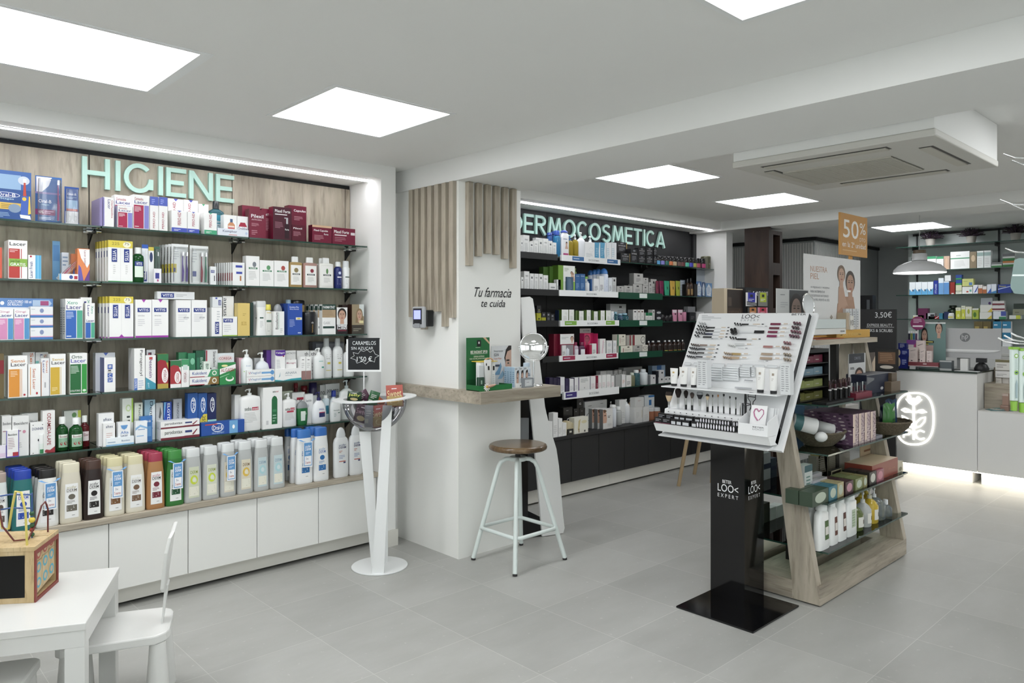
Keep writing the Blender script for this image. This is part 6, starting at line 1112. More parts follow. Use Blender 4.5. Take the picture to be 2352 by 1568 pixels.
k.box(3.075,3.245,3.463,3.467,LZ,LZ+.262,mat('#d4d6d8',.4))
marks(k,flat_map(3.075,3.245,LZ,LZ+.262,3.463),[('t','Fotoprotector',.12,.84,.58,.9,'#5a5e64'),('t','ISDIN',.12,.75,.36,.82,'#2a2c30'),('t','Fusion Water',.12,.67,.5,.72,'#c8785c'),('p',[(.68,.75),(.8,.97),(1,1),(1,.35),(.74,.3),(.7,.5)],'#caa390'),('p',[(.64,.7),(.72,.9),(.86,1),(1,1),(1,.9),(.8,.86),(.7,.72),(.72,.55)],'#2a2320'),('r',.74,.62,.9,.66,'#2a2320'),('e',.84,.57,.05,.02,'#3a4a3c'),('e',.94,.34,.05,.03,'#b06a60'),('p',[(.1,.3),(.3,.42),(.45,.6),(.5,.5),(.4,.3)],'#6a96b8'),('p',[(.3,.2),(.55,.4),(.66,.3),(.5,.2)],'#8ab0cc'),('r',.04,.5,.4,.55,'#3c4658')]);wb(k,'back_card',st)
k=MB().box(3.135,3.325,3.34,3.455,LZ,LZ+.004,'#ecedec').box(3.17,3.325,3.338,3.341,LZ,LZ+.03,'#f0f0ee');marks(k,flat_map(3.17,3.325,LZ,LZ+.03,3.338),[('t','ISDIN',.3,.3,.5,.6,'#22242a'),('p',[(.2,.3),(.24,.3),(.28,.6),(.24,.6)],'#22242a')]);wb(k,'tray',st)
tag(st,'white sunscreen card display with printed face beside the green display','display stand')
fc=[('r',0,.86,1,1,'#dfe4e8'),('t','ISDIN',.1,.88,.6,.95,'#33383e'),('p',[(.4,.1),(.9,.1),(.95,.7),(.7,.85),(.45,.6)],'#c9a390'),('p',[(.35,.4),(.5,.8),(.9,.86),(1,.6),(.8,.74),(.55,.66)],'#2a2320'),('r',.05,.05,.35,.35,'#e6e8ea'),('r',.5,.44,.7,.48,'#2a2320')]
for row in range(4):
    for j,x in enumerate((3.182,3.222,3.262)):
        if row and j:continue
        m=MB().box(-.0185,.0185,-.0115,.0115,0,.125,{'l':mat('#a9c4da',.4),'t':mat('#c8d8e4',.4),'*':mat('#dfe4e8',.4)});marks(m,flat_map(-.0185,.0185,0,.125,-.0115),fc)
        marks(m,lambda u,v,e:(-.0185-e,.0115-.023*u,.125*v),[('l',.15,.2,.85,.8,6,'#6a88a4')])
        tag(m.build('box',loc=(x,3.356+.0242*row,LZ+.0045)),'small blue sided sunscreen carton with printed half face, '+(['front row, first','front row, second','front row, third'][j]if not row else 'first column, %s from the front'%ORD[row-1]),'box','small sunscreen cartons on the ledge')
Bt(LG,1205,1221,833,'#d2dde8','pale blue white lotion bottle at the end of the small cartons',cap='#c6d6e6',prof=P_TALL,captype='flat',p=3,d=.03,y=.07,capw=.8,decs=[('t','ISDIN',.2,.7,.8,.8,'#3a4a5a'),('r',.1,.6,.9,.66,'#5a6a7a'),('l',.2,.1,.8,.45,5,'#8a9aa8')])
K(LG,1202,1226,868,'#8f959b','grey cube box with framed white label at the foot of the round mirror',[('r',.15,.15,.85,.85,'#d8dcdf'),('r',.2,.2,.8,.8,'#aeb6bd'),('r',.23,.23,.77,.77,'#d8dcdf'),('l',.3,.5,.7,.62,1,'#6a7078')],d=.05,y=.02,side='#7c8288')
# mirror
mx,my=3.385,3.40;r=empty('round_mirror',(mx,my,LZ));cz=onY(1249,795,3.40)[2];R_=.087
yaw=-math.radians(38)
k=MB().loft([(0,.062,.062),(.004,.062,.062),(.009,.03,.03),(.014,.009,.009)],CHROME,28,2);k.tube([(0,0,.012),(0,0,cz-LZ-R_-.008)],.006,CHROME,12);k.build('stand',r)
k=MB();k.tube([(math.cos(PI+PI*i/20)*(R_+.008),0,cz-LZ+math.sin(PI+PI*i/20)*(R_+.008))for i in range(21)],.0028,CHROME,8);k.sphere((-R_-.008,0,cz-LZ),.006,CHROME);k.sphere((R_+.008,0,cz-LZ),.006,CHROME)
k.build('yoke',r,rot=yaw)
k=MB();k.tube([(math.cos(2*PI*i/40)*R_,-.001,math.sin(2*PI*i/40)*R_)for i in range(40)],.0045,CHROME,8,close=True);k.build('frame',r,loc=(0,0,cz-LZ),rot=yaw,rx=-.06)
k=MB();rings=[];n=36
for j in range(9):
    q=j/8;rings+=[(math.cos(2*PI*i/n)*R_*q,-.002-.017*(1-q*q),math.sin(2*PI*i/n)*R_*q)for i in range(n)]
k.add(rings,[(j*n+i,j*n+(i+1)%n,(j+1)*n+(i+1)%n,(j+1)*n+i)for j in range(8)for i in range(n)],mat('#f4f4f4',.015,1),True)
k.add([(math.cos(2*PI*i/n)*R_,.002,math.sin(2*PI*i/n)*R_)for i in range(n)],[tuple(range(n))[::-1]],CHROME)
k.build('glass',r,loc=(0,0,cz-LZ),rot=yaw,rx=-.06)
tag(r,'round chrome vanity mirror on a slim stand at the ledge end','mirror')
# white curved kiosk behind the column
kc=(3.60,3.52);r=empty('curved_kiosk',(3.63,3.60,0));ang=math.atan2(3.476-3.517,3.735-3.588)
def kp(px,py):
    # image point on the kiosk's upright side sheet
    rr=_ray(px,py);ux,uy=math.cos(ang),math.sin(ang);nx,ny=uy,-ux
    t=((3.588)*nx+(3.517)*ny)/(rr[0]*nx+rr[1]*ny);return(rr[0]*t,rr[1]*t,EYE+rr[2]*t)
out=[(1197,683),(1217,681),(1224,686),(1228,710),(1236,800),(1246,880),(1252,935),(1264,985),(1278,1030),(1284,1070),(1289,1130),(1293,1180),(1297,1212),(1294,1226),(1246,1233),(1240,1160),(1231,1060),(1222,960),(1213,880),(1200,760)]
P=[kp(*q)for q in out];P[13]=(P[13][0],P[13][1],.004);P[14]=(P[14][0],P[14][1],.004)
nx,ny=-math.sin(ang)*.016,math.cos(ang)*.016;n=len(P)
k=MB();k.add(P+[(p[0]+nx,p[1]+ny,p[2])for p in P],[tuple(range(n)),tuple(range(n,2*n))[::-1]]+[(i,n+i,n+(i+1)%n,(i+1)%n)for i in range(n)],WHITEPLASTIC)
wb(k,'side_sheet',r)
k=MB()
def kbody(py0,py1,l0,l1,m,d=.11,off=.02):
    a,b_,c,e=kp(l0,py0),kp(l1,py0),kp(l1,py1),kp(l0,py1);dx,dy=nx/.016,ny/.016
    f=[(p[0]+dx*off,p[1]+dy*off,max(p[2],.003))for p in(a,b_,c,e)];g=[(p[0]+dx*d,p[1]+dy*d,p[2])for p in f]
    k.add(f+g,[(0,3,2,1),(4,5,6,7),(0,1,5,4),(1,2,6,5),(2,3,7,6),(3,0,4,7)],m)
BB=mat('#0c0d0f',.12)
kbody(690,1190,1199,1216,BB,.14);wb(k,'black_core',r)
k=MB();kbody(1190,1234,1196,1248,BB,.2,.018);wb(k,'foot',r)
k=MB();kbody(960,1010,1199,1217,mat('#77797c',.3),.12,-.004+.018);wb(k,'grey_cover',r)
tag(r,'tall curved white kiosk with glossy black core standing behind the stool','kiosk')
# stool
r=empty('bar_stool',(3.14,3.29,0));SC_=WHITEMETAL;mint=mat('#dbe5e1',.38)
MB().loft([(.685,.17,.17),(.690,.178,.178),(.703,.181,.181),(.714,.176,.176),(.719,.165,.165)],WOOD_SEAT,40,2).build('seat',r)
MB().loft([(.64,.017,.017),(.684,.017,.017)],mat('#141414',.4),16,2).loft([(.6835,.07,.07),(.6849,.07,.07)],mat('#141414',.4),16,2).build('spindle',r)
MB().loft([(.615,.05,.05),(.62,.055,.055),(.636,.055,.055),(.64,.05,.05)],mint,28,2).build('hub',r)
for i,(fx,fy)in enumerate(((-.2,.19),(-.21,-.195),(.215,-.195),(.22,.2))):
    d=math.hypot(fx,fy);ux,uy=fx/d,fy/d
    path=[(ux*.03,uy*.03,.628),(ux*.075,uy*.075,.624),(ux*.105,uy*.105,.605),(ux*.12,uy*.12,.575),(fx,fy,.012)]
    lg=MB().tube(path,.0135,mint,12).build('leg',r)
    MB().tube([(fx-ux*.0006,fy-uy*.0006,.0125),(fx,fy,.001)],.0145,mat('#2a2a2a',.6),12).build('foot_cap',lg)
rr=.172;MB().tube([(s*rr+c*.028*0,t*rr,.2)for s,t,c in((-1,-.85,0),(-.85,-1,0),(.85,-1,0),(1,-.85,0),(1,.85,0),(.85,1,0),(-.85,1,0),(-1,.85,0))],.0115,mint,10,close=True).build('foot_ring',r)
tag(r,'pale mint metal bar stool with round brown wooden seat','stool')
# bowl stand with sweets
r=empty('bowl_stand',(2.452,3.775,0));bx,by=0,0
MB().loft([(.0005,.165,.165),(.005,.168,.168),(.008,.166,.166)],WHITEMETAL,56,2).build('base',r)
RX,RY=RT[0],RT[1];cxr=-.03
def sl(x0,w0,z0,x1,w1,z1,dp=0,th=.006):
    a=[(x0-w0/2,z0),(x0+w0/2,z0),(x1+w1/2,z1),(x1-w1/2,z1)];m=MB()
    v=[(p[0]*RX-dp*FW[0],p[0]*RY-dp*FW[1],p[1])for p in a];g=[(q[0]-th*FW[0],q[1]-th*FW[1],q[2])for q in v]
    m.add(v+g,[(0,1,2,3),(7,6,5,4),(0,4,5,1),(1,5,6,2),(2,6,7,3),(3,7,4,0)],WHITEMETAL);return m
sl(-.02,.05,.008,-.085,.068,.815,.02).build('leg',r);sl(.015,.07,.008,.07,.054,.985,.135).build('leg',r)
sl(.02,.04,.008,.02,.04,.80,-.06).build('leg',r)
k=MB();n=56;ri,ro=.185,.25;tl=.045
def rim(a,q,dz):x,y=q*math.cos(a)+cxr*RX,q*math.sin(a)+cxr*RY;s=x*RX+y*RY;return(x,y,1.012+tl*s*1.0+dz)
v=[rim(2*PI*i/n,q,dz)for dz in(0,.006)for q in(ri,ro)for i in range(n)]
k.add(v,[(i,(i+1)%n,n+(i+1)%n,n+i)for i in range(n)]+[(2*n+i,3*n+i,3*n+(i+1)%n,2*n+(i+1)%n)for i in range(n)]+[(n+i,n+(i+1)%n,3*n+(i+1)%n,3*n+i)for i in range(n)]+[(i,2*n+i,2*n+(i+1)%n,(i+1)%n)for i in range(n)],WHITEMETAL)
k.build('rim',r)
k=MB();pr=[(-.192*math.cos(t),.192*math.sin(t)+.0005)for t in[PI/2*j/14 for j in range(15)]]
k.loft([(z,a,a)for z,a in pr],thin_glass('smoked_bowl','#cfcfd3',diffuse=.13,dcol='#77777e'),40,2,(cxr*RX,cxr*RY,1.005),cap=False);k.build('bowl',r)
tag(r,'white metal bowl stand on three flat legs holding a clear bowl','stand')
random.seed(3)
def sachet(dx,dz,dy,w,h,col,lab,tilt,word=None,wc='#ecd8a0',c2=None,yawr=0):
    m=MB();nx_,nz_=6,6;v=[]
    for sgn in(-1,1):
        for j in range(nz_+1):
            for i in range(nx_+1):
                u,q=i/nx_,j/nz_;puff=.011*(math.sin(PI*u)*math.sin(PI*q))**.5
                v.append((w*(u-.5),sgn*puff-(0 if sgn>0 else.0004),h*q))
    f=[];s_=(nx_+1)*(nz_+1)
    for j in range(nz_):
        for i in range(nx_):
            a=j*(nx_+1)+i;f+=[(a,a+1,a+nx_+2,a+nx_+1),(s_+a+nx_+1,s_+a+nx_+2,s_+a+1,s_+a)]
    m.add(v,f,mat(col,.28),True)
    def mp(u,q,e):return(w*(u-.5),-.0125*(max(math.sin(PI*u)*math.sin(PI*q),0))**.5-.0012-e,h*q)
    d=[('r',.04,.04,.96,.5,c2)]if c2 else[]
    if word:d+=[('t',word,.08,.48,.92,.78,wc,.12),('r',.35,.82,.65,.86,'#f0e0e0'),('e',.5,.25,.28,.14,'#d8c48a')]
    else:d+=[('l',.2,.5,.8,.8,3,'#cfd0c8'),('r',.1,.2,.5,.4,'#b8bcb0')]
    marks(m,mp,d,True)
    ox=cxr+dx;base=(2.452+ox*RX+dy*FW[0],3.775+ox*RY+dy*FW[1],1.0+dz)
    o=m.build('sweet_bag',loc=base,rot=YAW-PI/2+yawr);o.rotation_euler[1]=tilt
    return tag(o,lab,'bag',None)
sachet(.13,-.035,-.04,.1,.13,'#b8564a','red and beige sweets bag sticking up highest from the bowl',-.05,'Sweet',c2='#c8a868')
sachet(.05,-.15,-.075,.09,.13,'#b8564a','red and beige sweets bag pressed against the bowl front, inside',-.12,'Sweet',c2='#b89a60')
sachet(-.075,-.125,-.07,.085,.11,'#4c2438','plum coloured sweets bag inside the bowl at its left',.25,'Sweet',wc='#c8a0b0')
sachet(-.02,-.15,-.09,.05,.13,'#9c9ea4','silver grey back side of a sweets bag inside the bowl',.03)
sachet(-.12,-.005,-.02,.085,.06,'#1d3a22','dark green sweets bag corner with lime letters above the rim left',.1,'Jelly',wc='#d8e05a')
sachet(-.05,-.03,.02,.08,.09,'#4a2038','plum bag edge leaning over the rim left of centre',-.5)
sachet(-.015,-.03,-.03,.06,.09,'#1f5a30','pointed bright green bag tip at the middle of the bowl',.3)
sachet(.04,-.04,.03,.07,.07,'#b0562c','orange sweets bag lying flat behind the green tip',-.9)
sachet(.15,-.03,0,.07,.07,'#1e2226','black sweets bag leaning over the rim at the right',-.55)
sachet(.09,-.12,-.02,.07,.1,'#3a3a34','dark bag inside the bowl right of the front leg',-.3)
sachet(.01,-.155,.0,.1,.13,'#5a3040','dark plum bag filling the middle of the bowl',.1)
sachet(-.03,-.13,.06,.1,.1,'#3c4a3a','dark green bag filling the back of the bowl',-.15)
# chalkboard price sign clipped on the rim
r=empty('price_sign',(2.452+(-.115)*RX+.1*FW[0],3.775+(-.115)*RY+.1*FW[1],1.012));w2,h2=.107,.2
k=MB().tube([(0,0,0),(0,0,.155)],.0042,WHITEMETAL,8);k.build('post',r)
k=MB().box(-w2,w2,-.004,.004,.152,.164,WHITEMETAL).box(-w2,-w2+.01,-.004,.004,.164,.352,WHITEMETAL).box(w2-.01,w2,-.004,.004,.164,.352,WHITEMETAL);k.build('frame',r,rot=YAW-PI/2)
k=MB().box(-w2+.01,w2-.01,-.0035,.0025,.164,.36,mat('#15181c',.7))
jag=[(.5,.5),(.6,.55),(.7,.47),(.8,.54),(.86,.42),(.98,.37),(.86,.31),(.84,.18),(.7,.24),(.56,.12),(.46,.2),(.28,.15),(.24,.25),(.08,.3),(.2,.37),(.16,.47),(.32,.43),(.4,.53)]
d=[('t','CARAMELOS',.14,.78,.88,.9,'#dfe4e6',.02,False),('t','SIN AZUCAR',.1,.63,.8,.72,'#dfe4e6',.04,False),("t","1'50 €",.28,.26,.76,.42,'#f0f4f4',.03,False)]
marks(k,flat_map(-w2+.01,w2-.01,.164,.36,-.0035),d)
for i in range(len(jag)):
    a,b_=jag[i],jag[(i+1)%len(jag)];q=lambda p:(-w2+.01+(2*w2-.02)*p[0],-.0042,.164+.196*p[1]*1.05+.01)
    k.tube([q(a),q(b_)],.0011,'#eef2f2',4,caps=False)
k.build('chalkboard',r,rot=YAW-PI/2)
tag(r,'small chalkboard price sign in a white frame above the candy bowl','sign')
# ================================================================ PLAY CORNER
r=empty('play_table',(.45,3.02,0));
# plan axes of the table, measured from its corner
A_,B_,C_=onZ(275,1301,.48),onZ(197,1430,.48),onZ(0,1459,.48)
def seg(p,q,L):d=Vector((q[0]-p[0],q[1]-p[1]));d.normalize();return d*L
e1=Vector((C_[0]-B_[0],C_[1]-B_[1])).normalized();e2=Vector((A_[0]-B_[0],A_[1]-B_[1])).normalized();e1=Vector((-e2.y,e2.x))if Vector((-e2.y,e2.x)).dot(e1)>0 else Vector((e2.y,-e2.x))
Bv=Vector(B_[:2]);ta=math.atan2(e1.y,e1.x)+PI;TW,TD=.77,(Vector(A_[:2])-Bv).length
r.location=(Bv.x,Bv.y,0);r.rotation_euler=(0,0,ta);sy_=1 if Vector((-math.sin(ta),math.cos(ta))).dot(e2)>0 else-1
KW=mat('#dededa',.3)
MB().box(-TW,0,0,sy_*TD,.455,.48,KW).build('tabletop',r,bevel=.003)
MB().box(-TW+.005,-.005,sy_*.004,sy_*.022,.40,.4545,KW).box(-TW+.005,-.005,sy_*(TD-.022),sy_*(TD-.004),.40,.4545,KW).box(-.022,-.004,sy_*.022,sy_*(TD-.022),.40,.4545,KW).box(-TW+.004,-TW+.022,sy_*.022,sy_*(TD-.022),.40,.4545,KW).build('apron',r)
for x,y in((-.034,.034),(-TW+.034,.034),(-.034,TD-.034),(-TW+.034,TD-.034)):
    MB().box(x-.03,x+.03,sy_*y-.03,sy_*y+.03,0.001,.3995,KW).build('leg',r,bevel=.002)
tag(r,'low white square legged childrens table in the lower left corner','table')
def kid_chair(loc,rot,lab):
    r=empty('childrens_chair',loc,rot)
    m=MB();m.prism([(-.19,-.14),(-.17,-.16),(.14,-.15),(.175,-.12),(.185,-.09),(.185,.09),(.175,.12),(.14,.15),(-.17,.16),(-.19,.14)],.268,.302,KW);m.build('seat',r,bevel=.006)
    for x,y in((-.13,-.11),(-.13,.11),(.125,-.105),(.125,.105)):
        MB().loft([(.001,.045,.045),(.006,.047,.047),(.2675,.028,.028)],KW,24,2,(x+.02*(1 if x>0 else-1),y*1.12,0)).build('leg',r)
    m=MB()
    for y0,y1 in((-.075,.075),):
        pr=[(.155,.3025),(.168,.40),(.176,.45),(.19,.52),(.2,.58),(.196,.66),(.188,.67),(.188,.58),(.176,.52),(.162,.45),(.15,.3025)]
        m.prism([(a,b)for a,b in pr[:3]+pr[-2:]],-.035,.035,KW,'y')
    m.build('back_post',r)
    m=MB();pts=[(-.085,.44),(-.11,.46),(-.12,.6),(-.105,.655),(-.07,.67),(.07,.67),(.105,.655),(.12,.6),(.11,.46),(.085,.44)]
    n=len(pts);X=lambda z:.178+(z-.44)*.13-.02*((z-.55)/.11)**2*0
    v=[(X(z)-.012+(.02*(y/.12)**2)*-1,y,z)for y,z in pts]+[(X(z)+.002-(.02*(y/.12)**2),y,z)for y,z in pts]
    m.add(v,[tuple(range(n)),tuple(range(n,2*n))[::-1]]+[(i,n+i,n+(i+1)%n,(i+1)%n)for i in range(n)],KW);m.build('backrest',r,bevel=.004)
    tag(r,lab,'chair');return r
ca,cb_=onZ(399,1393,.3),onZ(390,1455,.3);cd=onZ(230,1414,.3)
dirb=Vector((ca[0]-cd[0],ca[1]-cd[1])).normalized();mid=Vector(((ca[0]+cb_[0])/2,(ca[1]+cb_[1])/2))-dirb*.185
kid_chair((mid.x,mid.y,0),math.atan2(dirb.y,dirb.x),'small white plastic childrens chair in front of the white cabinets')
kid_chair((.345,2.93,0),math.radians(-115),'small white childrens chair cut off by the lower left picture corner')
# activity cube
t0,t1,t2=onZ(78,1384,.48),onZ(131,1336,.48),onZ(0,1388,.48)
r=empty('activity_cube',(t0[0],t0[1],.4805));rd=math.atan2(t1[1]-t0[1],t1[0]-t0[0]);S1=math.hypot(t1[0]-t0[0],t1[1]-t0[1])*1.0
r.rotation_euler=(0,0,rd)
H_=onX(74,1265,t0[0])[2]-.48;H_=.2;W2=.26;dd_=math.atan2(t2[1]-t0[1],t2[0]-t0[0])-rd;q=Vector((math.cos(dd_),math.sin(dd_)))
PINE=WOOD_PINE;RED=mat('#8e3a30',.5)
if True:
    s1=S1;lx,ly=q.x*W2,q.y*W2
    base=[(0,0),(s1,0),(s1+lx,ly),(lx,ly)]
    m=MB();m.prism([(-.004*1,-.004),(s1+.004,-.004),(s1+lx+.004,ly+.004),(lx-.004,ly+.004)],H_-.014,H_,PINE);m.prism(base,0,.012,PINE)
    m.prism([(0,0),(.012,0),(.012+lx,ly),(lx,ly)],.012,H_-.014,PINE);m.prism([(s1-.012,.001),(s1,.001),(s1+lx,ly),(s1+lx-.012,ly)],.012,H_-.014,PINE);m.prism([(lx*.45,ly*.45),(s1+lx*.45,ly*.45),(s1+lx*.47,ly*.47),(lx*.47,ly*.47)],.012,H_-.014,mat('#3a2018',.6))
    m.build('body',r)
    m=MB();m.box(0,s1,-.006,-.001,0,.012,RED).box(0,s1,-.006,-.001,H_-.03,H_-.014,RED).box(0,.012,-.006,-.001,.012,H_-.03,RED).box(s1-.01,s1,-.006,-.001,.012,H_-.03,RED);m.build('red_frame',r)
    m=MB();nq=Vector((-q.y,q.x));nq=nq if nq.x<0 else-nq;a=Vector((0,0))
    u0,u1=q*.03,q*(W2-.02);off=nq*.0015
    m.add([(u0.x+off.x,u0.y+off.y,.02),(u1.x+off.x,u1.y+off.y,.02),(u1.x+off.x,u1.y+off.y,H_-.03),(u0.x+off.x,u0.y+off.y,H_-.03)],[(0,1,2,3),(3,2,1,0)],mat('#1c1b1a',.6));m.build('blackboard',r)
    for i,z in enumerate((.03,.085,.135)):
        m=MB();m.add([(.014,.004,z-.012),(s1-.014,.004,z+.012),(s1-.014+lx*.4,ly*.4,z+.012),(.014+lx*.4,ly*.4,z-.012),(.014,.004,z-.006),(s1-.014,.004,z+.018),(s1-.014+lx*.4,ly*.4,z+.018),(.014+lx*.4,ly*.4,z-.006)],[(0,1,5,4),(4,5,6,7),(0,3,2,1),(1,2,6,5),(3,0,4,7),(2,3,7,6)],PINE);m.build('slanted_shelf',r)
    for j,(z,y)in enumerate(((.026,0),(.081,0),(.131,0))):
        for i in range(3):
            bs=(s1-.045)/3;x=.018+(bs+.003)*i;zz=z+.022*(x+bs/2)/s1+.001
            m=MB();m.box(x,x+bs,.002,.002+bs,zz-.002,zz+bs*.95,PINE);marks(m,lambda u,v,e:(x+bs*u,.002-e,zz+bs*.9*v),[('e',.5,.5,.38,.38,['#4aa8c0','#4aa8c0','#b0503c'][j]),('e',.5,.5,.22,.22,'#c8b088')]);m.build('letter_block',r)
    # bead wires on top
    cx_,cy_=s1*.5+lx*.5,ly*.5
    def bw(pts,c,rad=.0032):MB().tube([(s1*a+lx*b_,ly*b_,H_+z)for a,b_,z in pts],rad,mat(c,.35),8).build('bead_wire',r)
    arc=lambda a0,b0,a1,b1,h,n=14,w=0:[(a0+(a1-a0)*i/n+w*math.sin(2*PI*i/n),b0+(b1-b0)*i/n,h*math.sin(PI*i/n)**.6)for i in range(n+1)]
    bw([(.1,.12,0),(.1,.14,.12),(.12,.2,.19),(.2,.3,.19),(.25,.36,.13),(.3,.42,.05),(.35,.52,.05),(.38,.6,.14),(.4,.7,.2),(.42,.8,.19),(.42,.86,0)],'#d8c860',.0042)
    bw([(.85,.08,0),(.85,.08,.09),(.8,.1,.12),(.7,.12,.11),(.6,.16,.05),(.4,.2,.0+.004),(.3,.35,.006),(.3,.5,.06),(.4,.6,.15),(.5,.66,.16),(.55,.7,0)],'#6a2a24')
    bw([(.55,.2,.11),(.45,.45,.118),(.35,.7,.112),(.5,.92,.1),(.9,.9,.09),(.92,.9,0)],'#3a5a98',.003)
    bw([(.55,.2,.16),(.45,.45,.168),(.35,.7,.162),(.5,.9,.15)],'#3a5a98',.003)
    bw([(.55,.2,.0),(.55,.2,.166)],'#3a5a98',.003)
    for i,(z,c)in enumerate(((.012,'#2a5a34'),(.03,'#a83a30'),(.046,'#2a5a34'),(.066,'#e0c840'),(.09,'#2a5a34'))):
        MB().sphere((s1*.55+lx*.2,ly*.2,H_+z),.0085 if i!=3 else.011,mat(c,.35),14,8).build('bead',r)
tag(r,'wooden activity cube toy with bead wires and blackboard side on the low table','toy')
# ================================================================ MAKEUP DISPLAY
r=empty('makeup_display',(3.59,2.055,0));BK2=mat('#0c0c0e',.09)
MB().box(-.37,.10,-.295,.135,.001,.009,BK2).build('base_plate',r)
m=MB().box(-.1,.1,-.1,.1,.0095,1.08,BK2)
def beter(mp):
    return marks(m,mp,[('t','BETER',.24,.8,.62,.98,'#f0f0f0'),('t','LOO<',.04,.32,.9,.74,'#f0f0f0',0,False),('t','E X P E R T',.04,.0,.9,.2,'#d8d8d8',0,False)])
beter(lambda u,v,e:(-.1-e,.062-.14*u,.545+.095*v));beter(lambda u,v,e:(-.068+.14*u,-.1-e,.545+.095*v));m.build('post',r)
def PN(s,t,n=0):return(3.355+.503*t-.864*n,2.376-s,.858+.864*t+.503*n)
def pq(px,py,off=.03):
    rr=_ray(px,py);k=((-.864)*(3.355-.864*off)+.503*(.858-EYE+.503*off))/(rr[0]*-.864+rr[2]*.503)
    x,y,z=rr[0]*k,rr[1]*k,EYE+rr[2]*k;return 2.376-y,(x-3.355+.864*off)*.503+(z-.858-.503*off)*.864
Zq=lambda a,b:pq(1480+a/4.238,680+b/4.238)
def pbox(m,s0,s1,t0,t1,n0,n1,c):
    v=[PN(s,t,n)for n in(n0,n1)for s,t in((s0,t0),(s1,t0),(s1,t1),(s0,t1))]
    if isinstance(c,dict):
        for k_,f in(('f',(4,5,6,7)),('r',(1,2,6,5)),('l',(3,0,4,7)),('b',(0,1,5,4)),('t',(2,3,7,6)),('k',(0,3,2,1))):m.add(v,[f],c.get(k_,c['*']))
    else:m.add(v,[(0,3,2,1),(4,5,6,7),(0,1,5,4),(1,2,6,5),(2,3,7,6),(3,0,4,7)],c)
    return m
PW=mat('#eff0f1',.22)
wb(pbox(MB(),0,.69,0,.768,-.022,0,PW),'back_panel',r)
m=MB();pbox(m,.012,.664,.028,.748,.0005,.03,{'r':mat('#1b1d20',.4),'f':PW,'*':PW})
mp=lambda u,v,e:PN(.012+.652*u,.028+.72*v,.03+e)
d=[]
def zr(a0,b0,a1,b1,c):
    s0,t0=Zq(a0,b1);s1,t1=Zq(a1,b0);d.append(('r',(s0-.012)/.652,(t0-.028)/.72,(s1-.012)/.652,(t1-.028)/.72,c))
def zt(w,a0,b0,a1,b1,c,bold=False):
    s0,t0=Zq(a0,b1);s1,t1=Zq(a1,b0);d.append(('t',w,(s0-.012)/.652,(t0-.028)/.72,(s1-.012)/.652,(t1-.028)/.72,c,0,bold))
zt('LOO<',945,178,1128,218,'#2a2c30');zt('E X P E R T',938,225,1118,243,'#8a8c90');zt('BETER',1434,168,1578,186,'#111111',True)
for b in(186,200,212,228):zr(560,b,560+[60,120,190,90][(186,200,212,228).index(b)],b+4,'#a0a2a6')
for a0,b,a1,c,n1,n2 in((600,300,690,'#222',750,795),(590,332,680,'#222',745,790),(578,363,668,'#232a4a',735,780),(570,393,660,'#222',725,775),(948,270,1020,'#222',1060,1130),(905,415,998,'#1c1c1c',1050,1100),(540,474,618,'#8a7468',640,700),(525,512,600,'#33343a',625,690),(515,550,590,'#3a3432',620,680),(500,590,575,'#33343a',605,665)):
    zr(a0,b,a1,b+13,c);zr(n1,b+1,n2,b+9,'#d8c4ac');zr(n2+14,b+1,n2+36,b+10,'#3a3a3e');zr(a0,b+18,a0+150,b+21,'#c4c6c8');zr(a1+5,b+3,n1-5,b+8,'#f8f8f8')
zr(1070,340,1175,366,'#15161a');zr(930,348,1068,362,'#dfe1e3')
for a0,b,a1,c in((1230,268,1335,'#7a1c40'),(1218,308,1322,'#6a2838'),(1205,346,1305,'#7c1c44'),(1195,386,1298,'#8a1c54'),(1160,490,1258,'#b07874'),(1140,562,1260,'#b09a84'),(1128,604,1255,'#b09a84'),(882,468,980,'#d4d6d6'),(855,562,950,'#b89a60'),(840,600,935,'#c0a484')):
    zr(a0,b,a1,b+18,c);zr(a1+8,b+2,a1+80,b+14,'#f8f8f8');zr(a1+25,b+3,a1+70,b+12,'#d6c0a8')
for a,b in((660,420),(745,420),(1180,300),(990,515),(660,625),(1190,640)):zr(a,b,a+26,b+4,'#44464a');zr(a-70,b+1,a-12,b+4,'#c0c2c4')
for a,b,w,h in((395,655,70,24),(485,658,70,24),(580,660,70,24),(665,668,130,30),(808,672,140,30),(958,676,110,22),(1075,682,110,22),(1200,686,110,22),(1325,690,110,20)):zr(a,b,a+w,b+h,'#c6c9cc');zr(a+4,b+6,a+w-4,b+h,'#dcdfe1')
zr(980,815,1000,850,'#e0e2e4');zr(985,830,1070,833,'#9a9ca0');zr(890,905,1060,908,'#b4b6ba')
marks(m,mp,d);wb(m,'front_board',r)
